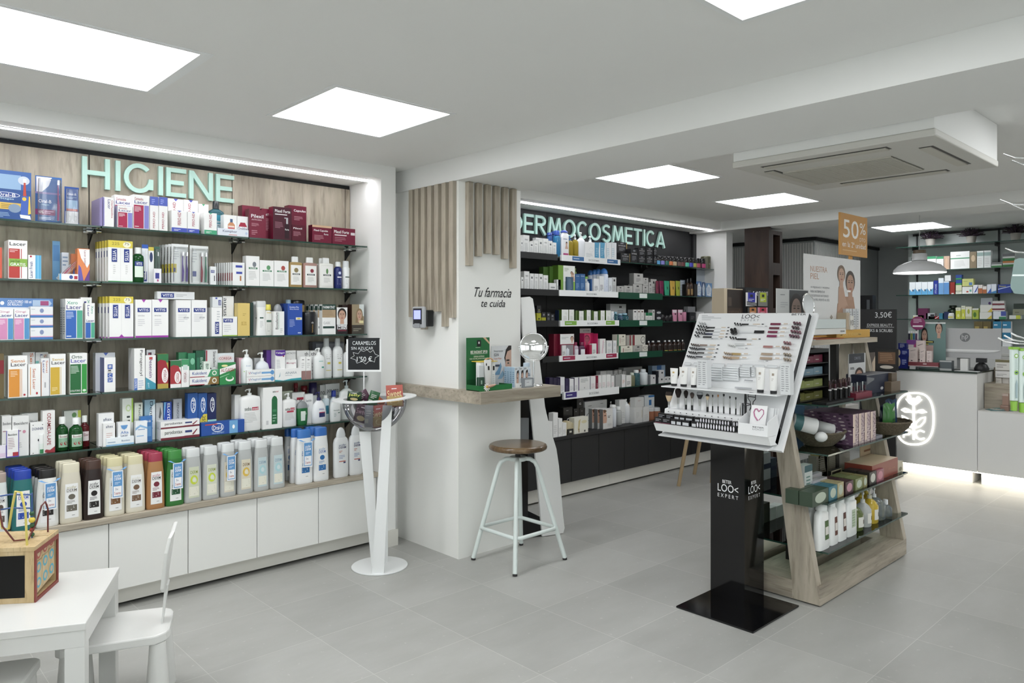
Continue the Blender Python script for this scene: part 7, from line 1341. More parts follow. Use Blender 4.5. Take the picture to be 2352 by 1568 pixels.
# clear shelf, trays
zs=1.125
m=MB();m.prism([(3.345,2.372),(3.345,1.705),(3.485,1.705),(3.485,2.372)],zs-.006,zs,PW);wb(m,'tube_shelf',r)
def yb_(x0,x1,z0,z1,y0,y1,c,m):m.box(x0,x1,y0,y1,z0,z1,c);return m
m=MB();m.prism([(3.275,.93),(3.30,.886),(3.375,.886),(3.40,.93)],1.712,2.372,PW,'y');m.prism([(3.30,.865),(3.305,.858),(3.36,.858),(3.365,.875)],1.73,2.36,PW,'y');wb(m,'lower_tray',r)
m=MB();m.prism([(3.352,.931),(3.362,1.0),(3.40,1.006),(3.44,1.0),(3.41,.931)],1.872,2.36,PW,'y')
for i in range(12):m.box(3.357,3.3585,2.33-i*.038,2.336-i*.038,.985,.989,'#222')
wb(m,'brush_holder',r)
m=MB();m.prism([(3.268,.931),(3.27,.985),(3.274,.985),(3.276,.931)],1.716,1.862,PW,'y');m.prism([(3.268,.931),(3.27,1.0),(3.36,1.03),(3.40,.931)],1.712,1.716,PW,'y');m.prism([(3.268,.931),(3.27,1.0),(3.36,1.03),(3.40,.931)],1.862,1.866,PW,'y')
marks(m,lambda u,v,e:(3.268+.002*v-e,1.862-.146*u,.931+.054*v),[('t','BETER',.5,.72,.9,.82,'#33363a'),('t','LOO<',.5,.5,.9,.66,'#9a9ca0',0,False)]);wb(m,'leaflet_pocket',r)
tag(r,'white tilted makeup tester display on a glossy black square post','display stand')
# pencil tips standing out of the board, each its own thing
tips={}
def tip(a,b,col,lab,rad=.0042,ln=.03):
    s,t=Zq(a,b)
    if col not in tips:
        m=MB();dv=Vector((-.62,0,.2));n=8
        m.tube([(0,0,0),dv.normalized()*ln],rad,mat(col,.3),n);m.tube([dv.normalized()*ln,dv.normalized()*(ln+.0015)],rad*.6,mat(col,.2,0,.8),n)
        o=m.build('makeup_pencil',loc=PN(s,t,.0305));tips[col]=o
        o.rotation_euler=(0,0,.35)
    else:
        o=tips[col].copy();SC.collection.objects.link(o);o.location=PN(s,t,.0305)
    tag(o,lab,'makeup pencil',lab.split(',')[0])
def bundle(a,b,n,dx,dy,col,lab,rad=.0042):
    for i in range(n):tip(a+dx*i,b+dy*i,col,lab,rad)
for a,b,n,c,w in((545,268,3,'#c8cacb','pale grey pencil ends, top left bundle'),(535,300,4,'#191a1e','black pencil ends, first bundle of the left column'),(525,330,4,'#1b1c20','black pencil ends, second bundle of the left column'),(515,362,4,'#20232e','navy black pencil ends, third bundle of the left column'),(505,392,2,'#1a1b1f','black pencil ends, lowest thin pair of the left column'),
    (470,478,4,'#6a5c54','taupe pencil ends, top of the lower left bundles'),(455,512,4,'#3a3b40','charcoal pencil ends, second of the lower left bundles'),(445,552,4,'#33302f','dark brown pencil ends, third of the lower left bundles'),(430,592,4,'#3d4046','slate pencil ends, lowest of the left bundles'),
    (890,278,3,'#17181c','black pencil ends, top of the middle column'),(845,412,3,'#141519','black pencil ends, below the thick mascaras'),(825,482,4,'#dfe0de','whitish pencil ends in the middle column'),(790,562,4,'#b49c84','beige pencil ends, upper pair row in the middle column'),(780,602,4,'#b8987c','beige pink pencil ends, lower row in the middle column'),
    (1465,272,3,'#5c2036','dark wine lip pencil ends, top right bundle'),(1450,312,3,'#4c2630','brown wine lip pencil ends, second right bundle'),(1440,352,4,'#6a1a38','crimson lip pencil ends, third right bundle'),(1425,394,4,'#5a1838','plum lip pencil ends, fourth right bundle'),
    (1370,462,3,'#8a5258','dusty rose lipstick ends in the right column'),(1355,510,3,'#8c6656','terracotta nude lipstick ends in the right column'),(1370,575,3,'#8a7a64','olive beige lipstick ends, upper, right column'),(1370,622,3,'#93826c','olive beige lipstick ends, lowest, right column')):
    bundle(a,b,n,26 if b<450 or a>1300 else 21,3,c,w,.0062 if a>1340 else.0045)
for a,b in((858,340),(890,335),(862,365),(895,362)):tip(a,b,'#101114','thick black mascara ends in the middle of the makeup board',.0085)
# tubes on the display shelf
for a,b,t,w in((250,330,700,'first at the left end'),(338,428,690,'second from the left'),(446,516,694,'third from the left'),(1082,1178,692,'wide one right of the lash trays'),(1210,1306,704,'wide one at the right end')):
    y0=onX(1480+a/4.238,870,3.40)[1];y1=onX(1480+b/4.238,870,3.40)[1];zt_=onX(1480+(a+b)/8.476,680+t/4.238,3.40)[2];h=zt_-zs-.001;w2=(y0-y1)/2*.95
    m=MB().loft([(0,w2*.62,.014),(h*.12,w2*.64,.014)],'#1c1c1e',20,2.4).loft([(h*.122,w2*.66,.015),(h*.2,w2*.74,.016),(h*.97,w2,.003),(h,w2,.0025)],'#f1f0ed',20,2.4)
    marks(m,lambda u,v,e:((u-.5)*w2*1.1,-.0145+(.0115)*max(0,(v*.8+.12))-e-.0012,h*(.14+.8*v)),[('r',.3,.72,.75,.84,'#c8a860' if a<300 else '#a89888'),('l',.3,.45,.7,.6,2,'#b8b4ac'),('r',.4,.2,.6,.28,'#a8987c')])
    o=m.build('cream_tube',loc=(3.40,(y0+y1)/2,zs+.0006),rot=-PI/2);tag(o,'white cosmetic tube with black cap on the makeup display, '+w,'tube')
for s0,s1,w in((2.376-onX(1606,850,3.405)[1],2.376-onX(1629,850,3.405)[1],'left'),(2.376-onX(1797,860,3.405)[1],2.376-onX(1819,860,3.405)[1],'right')):
    m=MB();y1=2.376-s0;y0=2.376-s1
    m.box(3.385,3.425,y0,y1,zs+.001,zs+.15,mat('#dddfe0',.35));marks(m,lambda u,v,e:(3.385-e,y1-(y1-y0)*u,zs+.15*v),[('l',.1,.1,.45,.95,12,'#9a9ca0'),('l',.55,.1,.9,.95,12,'#9a9ca0')]);tag(m.build('box'),'white printed carton block beside the tubes on the makeup display, '+w,'box')
for a0,a1,b0,b1,n,w in((625,782,698,815,5,'first'),(772,935,702,818,5,'second'),(940,1045,700,785,4,'third, smaller'),(1055,1085,705,785,4,'fourth, cut by the tube')):
    for i in range(n):
        s0,t0=Zq(a0,b0+(b1-b0)*(i+.5)/n);s1,_=Zq(a1,b0+(b1-b0)*(i+.5)/n);t0-=0
        m=MB();m.loft([(-.0095,(s1-s0)/2,.006),(0,(s1-s0)/2*.98,.011),(.0095,(s1-s0)/2,.006)],mat('#dfe2e4',.12),16,4);m.box(-(s1-s0)/2*.9,(s1-s0)/2*.9,-.012,-.0112,.004,.0052,'#44464a')
        p=PN((s0+s1)/2,t0,.0425);o=m.build('lash_box',loc=p,rot=-PI/2);o['label']='clear false lash case with a dark lash line, %s stack on the makeup board'%w;tag(o,o['label'],'lash case','clear lash cases, %s stack'%w)
# brushes
def mbr(a,top,hw,hh,hair,hair2,fer,hand,w,hb=1130,sw=.006,flat=0):
    px=1480+a/4.238;X0=3.385;y=onX(px,930,X0)[1];zt_=onX(px,680+top/4.238,X0)[2];z0=1.0045
    root=empty('makeup_brush',(X0,y,z0));H=zt_-z0;zh=H-hh
    MB().loft([(0,sw,sw),(zh*.42,sw*1.02,sw*1.02)],mat(hand,.2),12,2).build('handle',root)
    MB().loft([(zh*.425,sw*1.0,sw*1.0),(zh*.8,sw*1.05,sw*1.05),(zh,max(sw*1.1,hw*.4),max(sw*.9,hw*.3))],fer,12,2).build('ferrule',root)
    k=MB();pr=[(zh,hw*.4,hw*.34),(zh+hh*.35,hw*.78,hw*.5),(zh+hh*.62,hw,hw*.6),(zh+hh*.85,hw*(.95 if flat else.86),hw*.5),(H,hw*(.8 if flat else.35),hw*.3)]
    k.loft(pr[:3],mat(hair,.9),16,2);k.loft(pr[2:],mat(hair2,.9),16,2);o=k.build('bristles',root,rot=PI/2)
    tag(root,'makeup brush, '+w,'brush')
CH=STEEL
mbr(240,930,.022,.052,'#cdb391','#2e2420',CH,'#c8cacc','wide fan of cream and dark bristles at the left end',flat=1)
mbr(330,896,.020,.050,'#1d1210','#1d1210',CH,'#c8cacc','large round head of black brown bristles')
mbr(405,915,.014,.042,'#1b1210','#1b1210',CH,'#17181a','slanted dark head on short black handle')
mbr(465,936,.013,.032,'#4c403c','#3a302e',CH,'#17181a','small dark brown dome head',)
mbr(540,930,.019,.038,'#26262a','#8c8f92',CH,'#c8cacc','flat topped black head with grey tips',flat=1)
mbr(615,950,.011,.032,'#c8b08c','#3a3632',CH,'#17181a','small cream head with dark tip')
for a,t,hc,w in((665,958,'#3a3432','tweezer beside a thin dark tip'),(718,957,'#a8672c','thin one with orange bristles'),(773,950,'#1c1a1c','thin one with small black ball head'),(833,972,'#1c1a1c','thin one with short dark tip'),(890,982,'#17171a','thinnest with angled dark tip')):mbr(a,t,.0045 if a!=773 else.006,.014,hc,hc,CH,'#17181a',w,sw=.0035)
for a,w in((935,'left'),(958,'right')):
    p=onX(1480+a/4.238,940,3.385);tag(MB().loft([(0,.004,.004),(.03,.004,.004),(.0305,.0042,.0042),(.062,.0038,.0038),(.063,.002,.002)],CH if w=='left' else '#26262a',12,2).build('makeup_pencil',loc=(3.385,p[1],1.0045)),'short stick standing in the brush holder before the comb, %s one'%w,'makeup pencil')
p=onX(1480+985/4.238,940,3.385);r=empty('lash_comb',(3.385,p[1],1.0045));MB().box(-.004,.004,-.005,.005,0,.05,'#141416').build('handle',r);MB().loft([(.05,.004,.003),(.075,.008,.003),(.11,.006,.003)],'#141416',12,2).build('head',r,rot=PI/2);tag(r,'flat black comb left of the eyelash curler','comb')
p=onX(1480+1045/4.238,940,3.375);r=empty('eyelash_curler',(3.375,p[1],1.0045));m=MB();y=0;B1=mat('#141417',.3)
for z in(.118,.098):m.tube([(0,-.02,z),(-.012,0,z+.003),(0,.02,z)],.0022,B1,6)
m.tube([(0,.02,.118),(0,.02,.09),(0,.008,.075),(0,.004,.05),(0,.012,.03)],.0022,B1,6).tube([(0,-.02,.118),(0,-.02,.088),(0,-.008,.075),(0,-.004,.05),(0,.0,.01)],.0022,B1,6).tube([(0,.004,.06),(-.006,.03,.052),(-.004,.05,.06),(0,.035,.066),(0,.004,.062)],.0022,B1,6).loft([(0,.012,.004),(.02,.007,.004),(.045,.006,.004)],B1,10,2)
m.build('clamp',r);tag(r,'black eyelash curler standing at the right of the makeup brushes','eyelash curler')
# compacts in the tray
proto=None
def compact(s,row,w,ovals=1,h=.03,lab='',tint='#e9e6ee'):
    m=MB();m.box(-w/2,w/2,-.013,.013,0,h,{'b':mat('#6a1f3c',.4),'*':mat('#18181c',.25)})
    if ovals==1:marks(m,flat_map(-w/2,w/2,0,h,-.013),[('e',.5,.5,.3,.42,tint)])
    elif ovals==2:marks(m,flat_map(-w/2,w/2,0,h,-.013),[('r',.1,.1,.9,.62,'#c9ccd0')])
    else:marks(m,flat_map(-w/2,w/2,0,h,-.013),[('l',.12,.3,.9,.8,2,'#9a9ca2'),('r',0,0,1,.12,'#6a1f3c')])
    o=m.build('powder_compact',loc=(3.297+.031*row,2.376-s,.9315+.031*row*.6),rot=-PI/2)
    if row:o.scale[2]=1.0
    return tag(o,lab,'compact',None)
for i in range(14):
    for row in(0,1):
        if row==0 or i!=11:o=compact(.272+i*.0158,row,.0148,1,lab='narrow black compact with white oval, %s row of the tray'%('front' if not row else 'back'));o['group']='narrow oval compacts, %s row'%('front' if not row else 'back')
for j,(s,w,o2,nm)in enumerate(((.025,.046,0,'first printed, at the left end'),(.075,.05,0,'second printed'),(.12,.032,2,'first silver lidded'),(.154,.032,2,'second silver lidded'),(.196,.046,2,'widest silver lidded'),(.246,.03,2,'last silver lidded before the ovals'))):
    for row in(0,1):compact(s+.004,row,w,o2,lab='wide black compact box, %s, %s row'%(nm,'front' if not row else 'back'))
m=MB();m.box(-.042,.042,0,.002,0,.11,mat('#f2f2f2',.4));hp=[(.5,.32),(.28,.5),(.2,.68),(.26,.82),(.38,.84),(.5,.72),(.64,.84),(.78,.8),(.82,.66),(.72,.5),(.56,.34)]
for i in range(len(hp)-1):
    q=lambda p:(-.042+.084*p[0],-.001,.11*p[1]);m.tube([q(hp[i]),q(hp[i+1])],[.0035-.0002*i,.0033-.0002*i],mat('#c8749c',.5),6)
o=m.build('leaflet',loc=(3.33,1.80,.96),rot=-PI/2);o.rotation_euler[0]=-.25;tag(o,'white leaflet with a pink painted heart in the display pocket','leaflet')
for i in range(3):
    o=MB().box(-.035,.035,0,.002,0,.10,mat('#dfe1e2',.4)).build('leaflet',loc=(3.345+.006*i,1.765-.008*i,.96),rot=-PI/2);o.rotation_euler[0]=-.25;tag(o,'plain white leaflet fanned behind the heart leaflet, %s'%['first','second','third'][i],'leaflet','plain leaflets behind the heart leaflet')
# ================================================================ GONDOLA
GX0,GX1,GY0,GY1=3.76,4.99,1.68,2.31;GC=(GY0+GY1)/2
r=empty('wood_gondola',((GX0+GX1)/2,GC,0))
m=MB();bz=.105
m.box(GX0,GX1,GY0,GY0+.15,.008,bz,WOOD_X).box(GX0,GX1,GY1-.15,GY1,.008,bz,WOOD_X).box(GX0,GX0+.14,GY0+.15,GY1-.15,.008,bz,WOOD_Y).box(GX1-.14,GX1,GY0+.15,GY1-.15,.008,bz,WOOD_Y).box(GX0+.14,GX1-.14,GC-.09,GC+.09,.008,bz,WOOD_X)
wb(m,'base_frame',r)
wb(MB().box(GX0+.02,GX1-.02,GY0+.02,GY1-.02,0.0005,.008,'#111'),'kick_strip',r)
ZT=1.34
for nm,x0 in(('near',GX0),('far',GX1-.05)):
    for sgn,y0 in((1,GY0),(-1,GY1)):
        zb_=.009 if x0==GX0 else bz;m=MB();a=[(y0,zb_),(y0+.14*sgn,zb_),(y0+.312*sgn,ZT),(y0+.24*sgn,ZT)]
        m.prism(a,x0-(.001 if x0==GX0 else 0),x0+.05,WOOD_Z,'x');wb(m,'leg',r)
m=MB();m.box(GX0,GX1,GC-.14,GC+.14,ZT,ZT+.03,WOOD_X);wb(m,'top_board',r)
m=MB();m.box(GX0+.3,GX0+.33,GC-.02,GC+.02,bz,ZT,'#15130f').box(GX1-.34,GX1-.3,GC-.02,GC+.02,bz,ZT,'#15130f');wb(m,'centre_post',r)
tag(r,'grey oak island shelf unit with slanted end legs behind the makeup display','shelf unit')
GZ=[.265,.522,.778,1.036]
for i,z in enumerate(GZ):
    wb(MB().box(GX0+.085,GX1+.01,GY0-.005,GY1+.005,z-.009,z,{'t':GLASS,'b':GLASS,'*':GLASS_EDGE}),'glass_shelf',bpy.data.objects['wood_gondola'])
def ink(px,py,Y):return onY(px,py,Y)
GS=[Shelf('Y',GY0,z,'')for z in GZ]
# lowest: white lotions, pump bottles
for l,r_,t,w,c in((1862,1881,1158,'first, partly behind the slanted leg','#3a5a2c'),(1884,1909,1158,'second, green label','#4a6a34'),(1910,1928,1150,'third, brown label','#6a3a2c'),(1929,1948,1140,'fourth, brown label','#5a3024')):
    Bt(GS[0],l,r_,t,'#f0f1ef','white square lotion bottle on the lowest island shelf, '+w,prof=[(0,.97,.97),(.02,1,1),(.78,.86,.86),(.84,.6,.7),(.86,.5,.5)],captype='screw',p=4,d=.05,y=.03 if l>1870 else.09,capw=.42,decs=[('r',.45,.15,.95,.75,c),('r',.5,.3,.9,.55,'#e4e0d8')],lu=(-.8,.8),lz=(.1,.8),name='lotion_bottle')
Bt(GS[0],1949,1971,1132,'#eef0ee','large white lotion bottle with pale green print, tallest in the row',prof=[(0,.95,.95),(.02,1,1),(.78,.97,.97),(.83,.7,.8),(.84,.45,.45)],captype='screw',p=4,d=.05,y=.03,capw=.42,decs=[('r',.3,.2,.85,.75,'#b8c8ac'),('l',.34,.22,.8,.7,6,'#8aa47c')],lz=(.05,.8),name='lotion_bottle')
for l,r_,t,w,mt,cp in((1972,1992,1142,'olive green with dark pump',mat('#5c6a34',.2),'#2f3a1c'),(1993,2008,1134,'clear with white pump and green label',CLEARBOTTLE,'#dfe0dc'),(2009,2024,1124,'yellow with yellow collar',mat('#c8a82c',.2),'#d8d4c0'),(2023,2042,1124,'clear, large, with clear pump',thin_glass('clear_soap','#e4e9ea',diffuse=.25,dcol='#b8c4c8'),'#e6e8ea'),(2043,2054,1149,'small clear one at the far end',thin_glass('clear_soap2','#e4e9ea',diffuse=.2,dcol='#b8c4c8'),'#dfe2e4')):
    Bt(GS[0],l,r_,t,mt,'round hand soap bottle on the island shelf, '+w,cap=cp,prof=[(0,.9,.9),(.03,1,1),(.5,1,1),(.62,.7,.7),(.7,.3,.3)],captype='pump' if l<2043 else 'screw',p=2,y=.03,decs=[('r',.1,0,.9,1,'#e4e2d8'),('r',.5,.3,.8,.7,'#5a4a34')]if l<2020 else(),lz=(.12,.42),capw=.36,name='soap_bottle')
for l,r_,t,w in((1985,1996,1130,'left'),(1999,2012,1122,'right')):Bt(GS[0],l,r_,t,'#c8a82c','yellow soap bottle in the back row of the island shelf, '+w,cap='#d8c040',prof=P_TOT,captype='pump',p=2,y=.13,name='soap_bottle')
for l,r_,t,w,c in((1755,1768,1155,'dark green folded','#2c3428'),(1770,1782,1165,'white standing','#d8dad8'),(1784,1800,1160,'white tapering','#e6e7e6')):
    K(GS[0],l,r_,t,c,'pack at the far side of the lowest island shelf, '+w,d=.06,y=.5,name='pack')
# second: soaps
for i,(l,r_,t,c,w)in enumerate(((1866,1903,1126,'#3c4f3c','dark green wrapped, largest, at the near corner'),(1904,1923,1116,'#3c7888','teal labelled'),(1924,1938,1108,'#b0a578','cream labelled'),(1942,1960,1105,'#4a3034','dark with pink round label'),(1965,1982,1098,'#7a8450','olive green labelled'),(1983,1992,1093,'#8a8450','yellow green labelled'),(1997,2013,1083,'#34302c','black and silver wrapped'),(2014,2030,1078,'#9a5464','pink wrapped with round label'))):
    K(GS[1],l,r_,t,c,'wrapped soap bar on the second island shelf, '+w,[('e',.5,.5,.34,.36,{'#4a3034':'#c890a0','#34302c':'#c8c8bc','#9a5464':'#c88090'}.get(c,'#b8c4b0'))],d=.07,y=.015,rows=1,step=.075,name='soap_box')
K(GS[1],2003,2062,1060,'#8e3c2c','brick red open display carton on the second island shelf',[('t','ORIGINAL',.62,.4,.9,.52,'#b86a54')],d=.16,y=.03,top='#d0b494',name='display_box')
K(GS[1],1976,2016,1020,'#c9b08c','tan cardboard header standing behind the brick red carton',[('l',.2,.45,.85,.9,2,'#8a5a3c')],d=.004,y=.2,name='header_card')
K(GS[1],2062,2074,1060,'#b8b098','beige printed carton at the far end behind the brick red one',[('e',.5,.3,.3,.2,'#77704c')],d=.06,y=.03)
K(GS[1],1848,1866,1068,'#cfd4d0','white and teal carton beside the slanted leg',[('r',0,.8,1,1,'#2c5c64'),('l',.2,.1,.8,.7,6,'#5a8478')],d=.05,y=.12)
for l,r_,t,w in((1866,1888,1087,'rear'),(1868,1900,1100,'front')):K(GS[1],l,r_,t,'#b8b4b8','low clear faced carton near the slanted leg, '+w,[('r',.1,.3,.9,.7,'#6a5460')],d=.03,y=.16 if w=='rear' else.11)
K(GS[1],1909,1933,1078,'#1f1d18','dark square card with lemon picture and pale frame',[('r',0,0,.08,1,'#b8b090'),('r',.92,0,1,1,'#b8b090'),('r',0,.88,1,1,'#b8b090'),('e',.5,.45,.3,.25,'#6a6a34')],d=.02,y=.2)
for l,r_,t,c,w in((1875,1902,1045,'#8a8578','grey brown behind the dark bottle'),(1880,1900,1030,'#b09a3c','yellow and blue bottle shaped'),(1903,1925,1030,'#8a8472','tall with fine print'),(1928,1952,1020,'#93908a','silver grey reflecting')):K(GS[1],l,r_,max(t,1040),c,'carton standing in the middle row of the second island shelf, '+w,[('l',.15,.1,.85,.9,9,'#a8a394')],d=.05,y=.3)
for l,r_,t,c,w in((1754,1770,1040,'#b8bcc0','white and navy'),(1771,1784,1052,'#3a4658','navy')):K(GS[1],l,r_,t,c,'carton on the far side of the second island shelf, '+w,[('r',.0,.4,1,.6,'#2a3450')],d=.06,y=.5)
# third: baskets, purple boxes
WK=wood_mat('woven_straw',(30,30,60),'#453c2e','#5f5441','#7a6d56',.8)
def basket(cx,cy,z,rx,ry,lab):
    rr=empty('straw_basket',(cx,cy,z));m=MB();n=40;pr=[(0.001,.55),(.02,.72),(.045,.9),(.07,1),(.078,1.02)]
    m.loft([(a,rx*b,ry*b)for a,b in pr],WK,n,2,cap=False);m.loft([(a+.002,rx*(b-.05),ry*(b-.05))for a,b in pr],WK,n,2,cap=False);m.loft([(.001,rx*.55,ry*.55),(.002,rx*.5,ry*.5)],WK,n,2);m.build('body',rr)
    m=MB();m.tube([(rx*1.0*math.cos(2*PI*i/n),ry*1.0*math.sin(2*PI*i/n),.078+.0025*(i%2))for i in range(n)],.007,WK,8,close=True);m.build('rim',rr);tag(rr,lab,'basket');return rr
bc1=ink(1888,1010,GY0+.15);basket(bc1[0],GY0+.165,GZ[2]+.001,.165,.13,'round straw basket holding white cotton rolls')
bc2=onX(2038,985,4.82);basket(4.82,bc2[1],GZ[2]+.001,.15,.13,'round straw basket holding dark snack bags at the far end')
for i,(px,py,rd,ln,yy,w)in enumerate(((1873,980,.043,.12,.10,'largest, with teal label end'),(1912,990,.04,.09,.12,'middle, puffy'),(1925,972,.036,.11,.2,'upper, in clear wrap'))):
    q=ink(px,py,GY0+yy);m=MB();dv=Vector((-.45,.55,.18)).normalized();a=Vector((0,0,0));b=dv*ln
    m.tube([a-dv*.004,a,b,b+dv*.004],[rd*.9,rd,rd,rd*.7],mat('#dcdcda',.45),20)
    if i==0:m.tube([dv*ln*.62,dv*ln*.98],rd*1.015,mat('#3a6a6c',.4),20,caps=False)
    tag(m.build('cotton_roll',loc=q),'white cotton roll in the straw basket, '+w,'cotton roll')
for i,(px,py)in enumerate(((1886,1003),(1932,1000))):q=ink(px,py,GY0+.09);tag(MB().sphere((0,0,0),.035,mat('#e2e2e0',.5),14,8,(1.2,.9,.8)).build('cotton_bag',loc=q),'small puffy cotton bag at the basket front, %s'%['left','right'][i],'bag')
pv=mat('#6a5664',.45)
for i in range(4):
    l=1959+i*13.4;o=K(GS[2],l,l+12.4,951-i*2.2,'#bfa9a8','purple patterned gift carton with pale stripe, %s from the near side'%(['first']+ORD)[i],[('r',.0,.08,.42,1,'#dcc4b4')]+[('e',.45+.5*((j*37)%17)/17,.05+.9*((j*53)%23)/23,.05+.03*(j%3),.018,['#5c3f5c','#8a6a80','#d8c8c4'][j%3])for j in range(26)],d=.28,y=.02,side='#6b4d68',top='#5a3f54',sd=[('e',.5*((j*29)%31)/15.5,((j*17)%37)/37,.03+.01*(j%4),.016+.008*(j%3),['#a08a98','#c8b4b8','#40283e'][j%3])for j in range(60)]if i==0 else())
K(GS[2],2013,2027,1000,'#8a8a92','small grey carton beside the purple patterned ones',[],d=.08,y=.02)
for px,c,t,w in((2046,'#3f7a3a',925,'bright green and white at the front'),(2030,'#1c2440',930,'navy at the left'),(2038,'#1f3a5c',918,'blue, behind the other two')):
    q=onX(px,985,4.82);zt_=onX(px,t,4.82)[2];h=zt_-GZ[2]-.02;m=MB();n=6;v=[]
    for sg in(-1,1):
        for j in range(n+1):
            for i in range(n+1):u,k_=i/n,j/n;v.append((.1*(u-.5)*(1-.15*k_),sg*.025*(math.sin(PI*u)*math.sin(PI*k_))**.5,h*k_+.006*math.sin(9*u+5*k_)))
    s_=(n+1)**2;m.add(v,[f for j in range(n)for i in range(n)for a in(j*(n+1)+i,)for f in((a,a+1,a+n+2,a+n+1),(s_+a+n+1,s_+a+n+2,s_+a+1,s_+a))],mat(c,.2),True)
    if '3f7a' in c:marks(m,lambda u,vv,e:(.1*(u-.5),-.025*(math.sin(PI*min(max(u,0),1))*math.sin(PI*min(max(vv,0),1)))**.5-.003-e,h*vv),[('p',[(.5,.1),(.8,.15),(.8,.9),(.6,.8)],'#b8bcb4'),('l',.55,.2,.75,.5,3,'#33403a')],True)
    tag(m.build('snack_bag',loc=(4.82+(.03 if '1c' in c else.06 if '1f3' in c else-.03),q[1],GZ[2]+.02),rot=-.5),'shiny snack bag in the far straw basket, '+w,'bag')
for l,r_,t,c,w in((1848,1876,905,'#2c5c84','blue, at the near end'),(1878,1905,918,'#35648a','blue, second'),(1906,1925,915,'#2a6a84','teal blue, third'),(1927,1972,932,'#a09c98','grey white with dark window')):K(GS[2],l,r_,max(t,930),c,'box in the back row of the third island shelf, '+w,[('r',.25,.4,.6,.8,'#4c4648')]if c=='#a09c98' else[],d=.08,y=.42)
# highest: black display unit, lipsticks, face card, tester boxes
sx0=ink(1846,900,GY0+.12)[0];sx1=ink(1912,900,GY0+.12)[0];r=empty('black_product_tower',((sx0+sx1)/2,GY0+.24,GZ[3]+.001));BT=mat('#0d0d0f',.35);H=.285
m=MB();w=(sx1-sx0)/2
m.box(-w-.10,-w,-.1,.1,0,H,BT).box(w-.004,w,-.1,.1,0,H,BT).box(-w,w-.004,.085,.1,0,H,BT).box(-w,w-.004,-.1,.085,H-.02,H,BT)
marks(m,lambda u,v,e:(-w-.10-e,.1-.2*u,H*v),[('t','EN',.6,.8,.9,.9,'#b0b0b0')]);m.build('cabinet',r)
for i in range(4):MB().box(-w+.001,w-.005,-.098,.084,.0+i*.068,.004+i*.068,BT).build('shelf',r)
tag(r,'black product tower with four small compartments on the highest island shelf','display tower')
for i,(c,w_)in enumerate((('#6a6a30','olive yellow, lowest level'),('#8a9450','lime green, second level'),('#6a8898','pale blue, third level'),('#6e2038','dark red, top level'))):
    for j in range(3):
        bw_=(sx1-sx0-.02)/3;o=MB().box(-bw_/2+.001,bw_/2-.001,-.03,.03,0,.042-.006*(j%2),mat(c,.4));marks(o,flat_map(-bw_/2+.001,bw_/2-.001,0,.036,-.03),[('l',.2,.3,.8,.6,1,'#b8b4a8')])
        tag(o.build('box',loc=(sx0+.004+bw_*(j+.5),GY0+.2,GZ[3]+.0055+.068*i)),'small carton in the black tower, %s, %s'%(w_,['left','middle','right'][j]),'box')
for i in range(8):
    px=1906+i*6.2;q=ink(px,905-i*1.5,GY0+.045+(.02 if i%2 else 0));rr=empty('lipstick',(q[0],q[1],GZ[3]+.013))
    MB().loft([(0,.0085,.0085),(.052,.0085,.0085)],'#131214',14,2).loft([(.053,.0086,.0086),(.06,.0086,.0086)],'#d8d6d4',14,2).build('base',rr);MB().loft([(.0605,.0082,.0082),(.1,.008,.008),(.108,.005,.005)],thin_glass('clear_cap','#d8c8cc',diffuse=.12,dcol='#5a3a44')if i==0 else bpy.data.materials['clear_cap'],14,2).build('cap',rr);MB().loft([(.0605,.005,.005),(.085,.005,.005)],['#5a1a30','#6a3a34','#7a2a50','#4a2034'][i%4],10,2).build('lipstick_core',rr)
    tag(rr,'black lip gloss with clear cap on the highest island shelf','lipstick','black lip glosses on the island')
tag(MB().box(ink(1899,0,GY0+.01)[0],ink(1962,0,GY0+.01)[0],GY0+.012,GY0+.09,GZ[3]+.0005,GZ[3]+.012,'#0f0f11').build('tray'),'black tray under the lip glosses at the shelf front','tray')
x0=ink(1966,900,GY0+.03)[0];x1=ink(2003,900,GY0+.03)[0]
tag(MB().box(x0,x1,GY0+.03,GY0+.09,GZ[3]+.0005,GZ[3]+.03,mat('#7c2034',.4)).build('tray'),'crimson tray holding three clear lipsticks','tray')
for i in range(3):
    q=x0+(x1-x0)*(i+.5)/3;rr=empty('lipstick',(q,GY0+.06,GZ[3]+.0305));MB().box(-.008,.008,-.008,.008,0,.01,ACRYL).build('base',rr);MB().loft([(.0105,.006,.006),(.035,.0055,.0055)],'#5a2438',12,2).build('lipstick_core',rr);MB().box(-.009,.009,-.009,.009,.0102,.055,ACRYL).build('cap',rr)
    tag(rr,'clear cased plum lipstick standing on the crimson tray','lipstick','clear cased lipsticks')
m=MB();x0=ink(1950,850,GY0+.17)[0];x1=ink(1988,850,GY0+.17)[0];m.box(x0,x1,GY0+.17,GY0+.175,GZ[3]+.0005,GZ[3]+.24,'#c8c8c6')
marks(m,flat_map(x0,x1,GZ[3],GZ[3]+.24,GY0+.17),[('r',0,.76,.92,1,'#2a2c34'),('t','OMVEK',.3,.84,.7,.92,'#7a7c88')]+face(.6,.42,.22,.17,'#b48a74','#3a2a24')+[('t','30%',.05,.6,.3,.66,'#55585c'),('t','30%',.05,.42,.3,.48,'#55585c'),('t','93%',.05,.24,.3,.3,'#55585c'),('e',.9,.4,.1,.08,'#b04a6a')]);tag(m.build('display_card'),'upright card with printed smiling face behind the lipsticks','card')
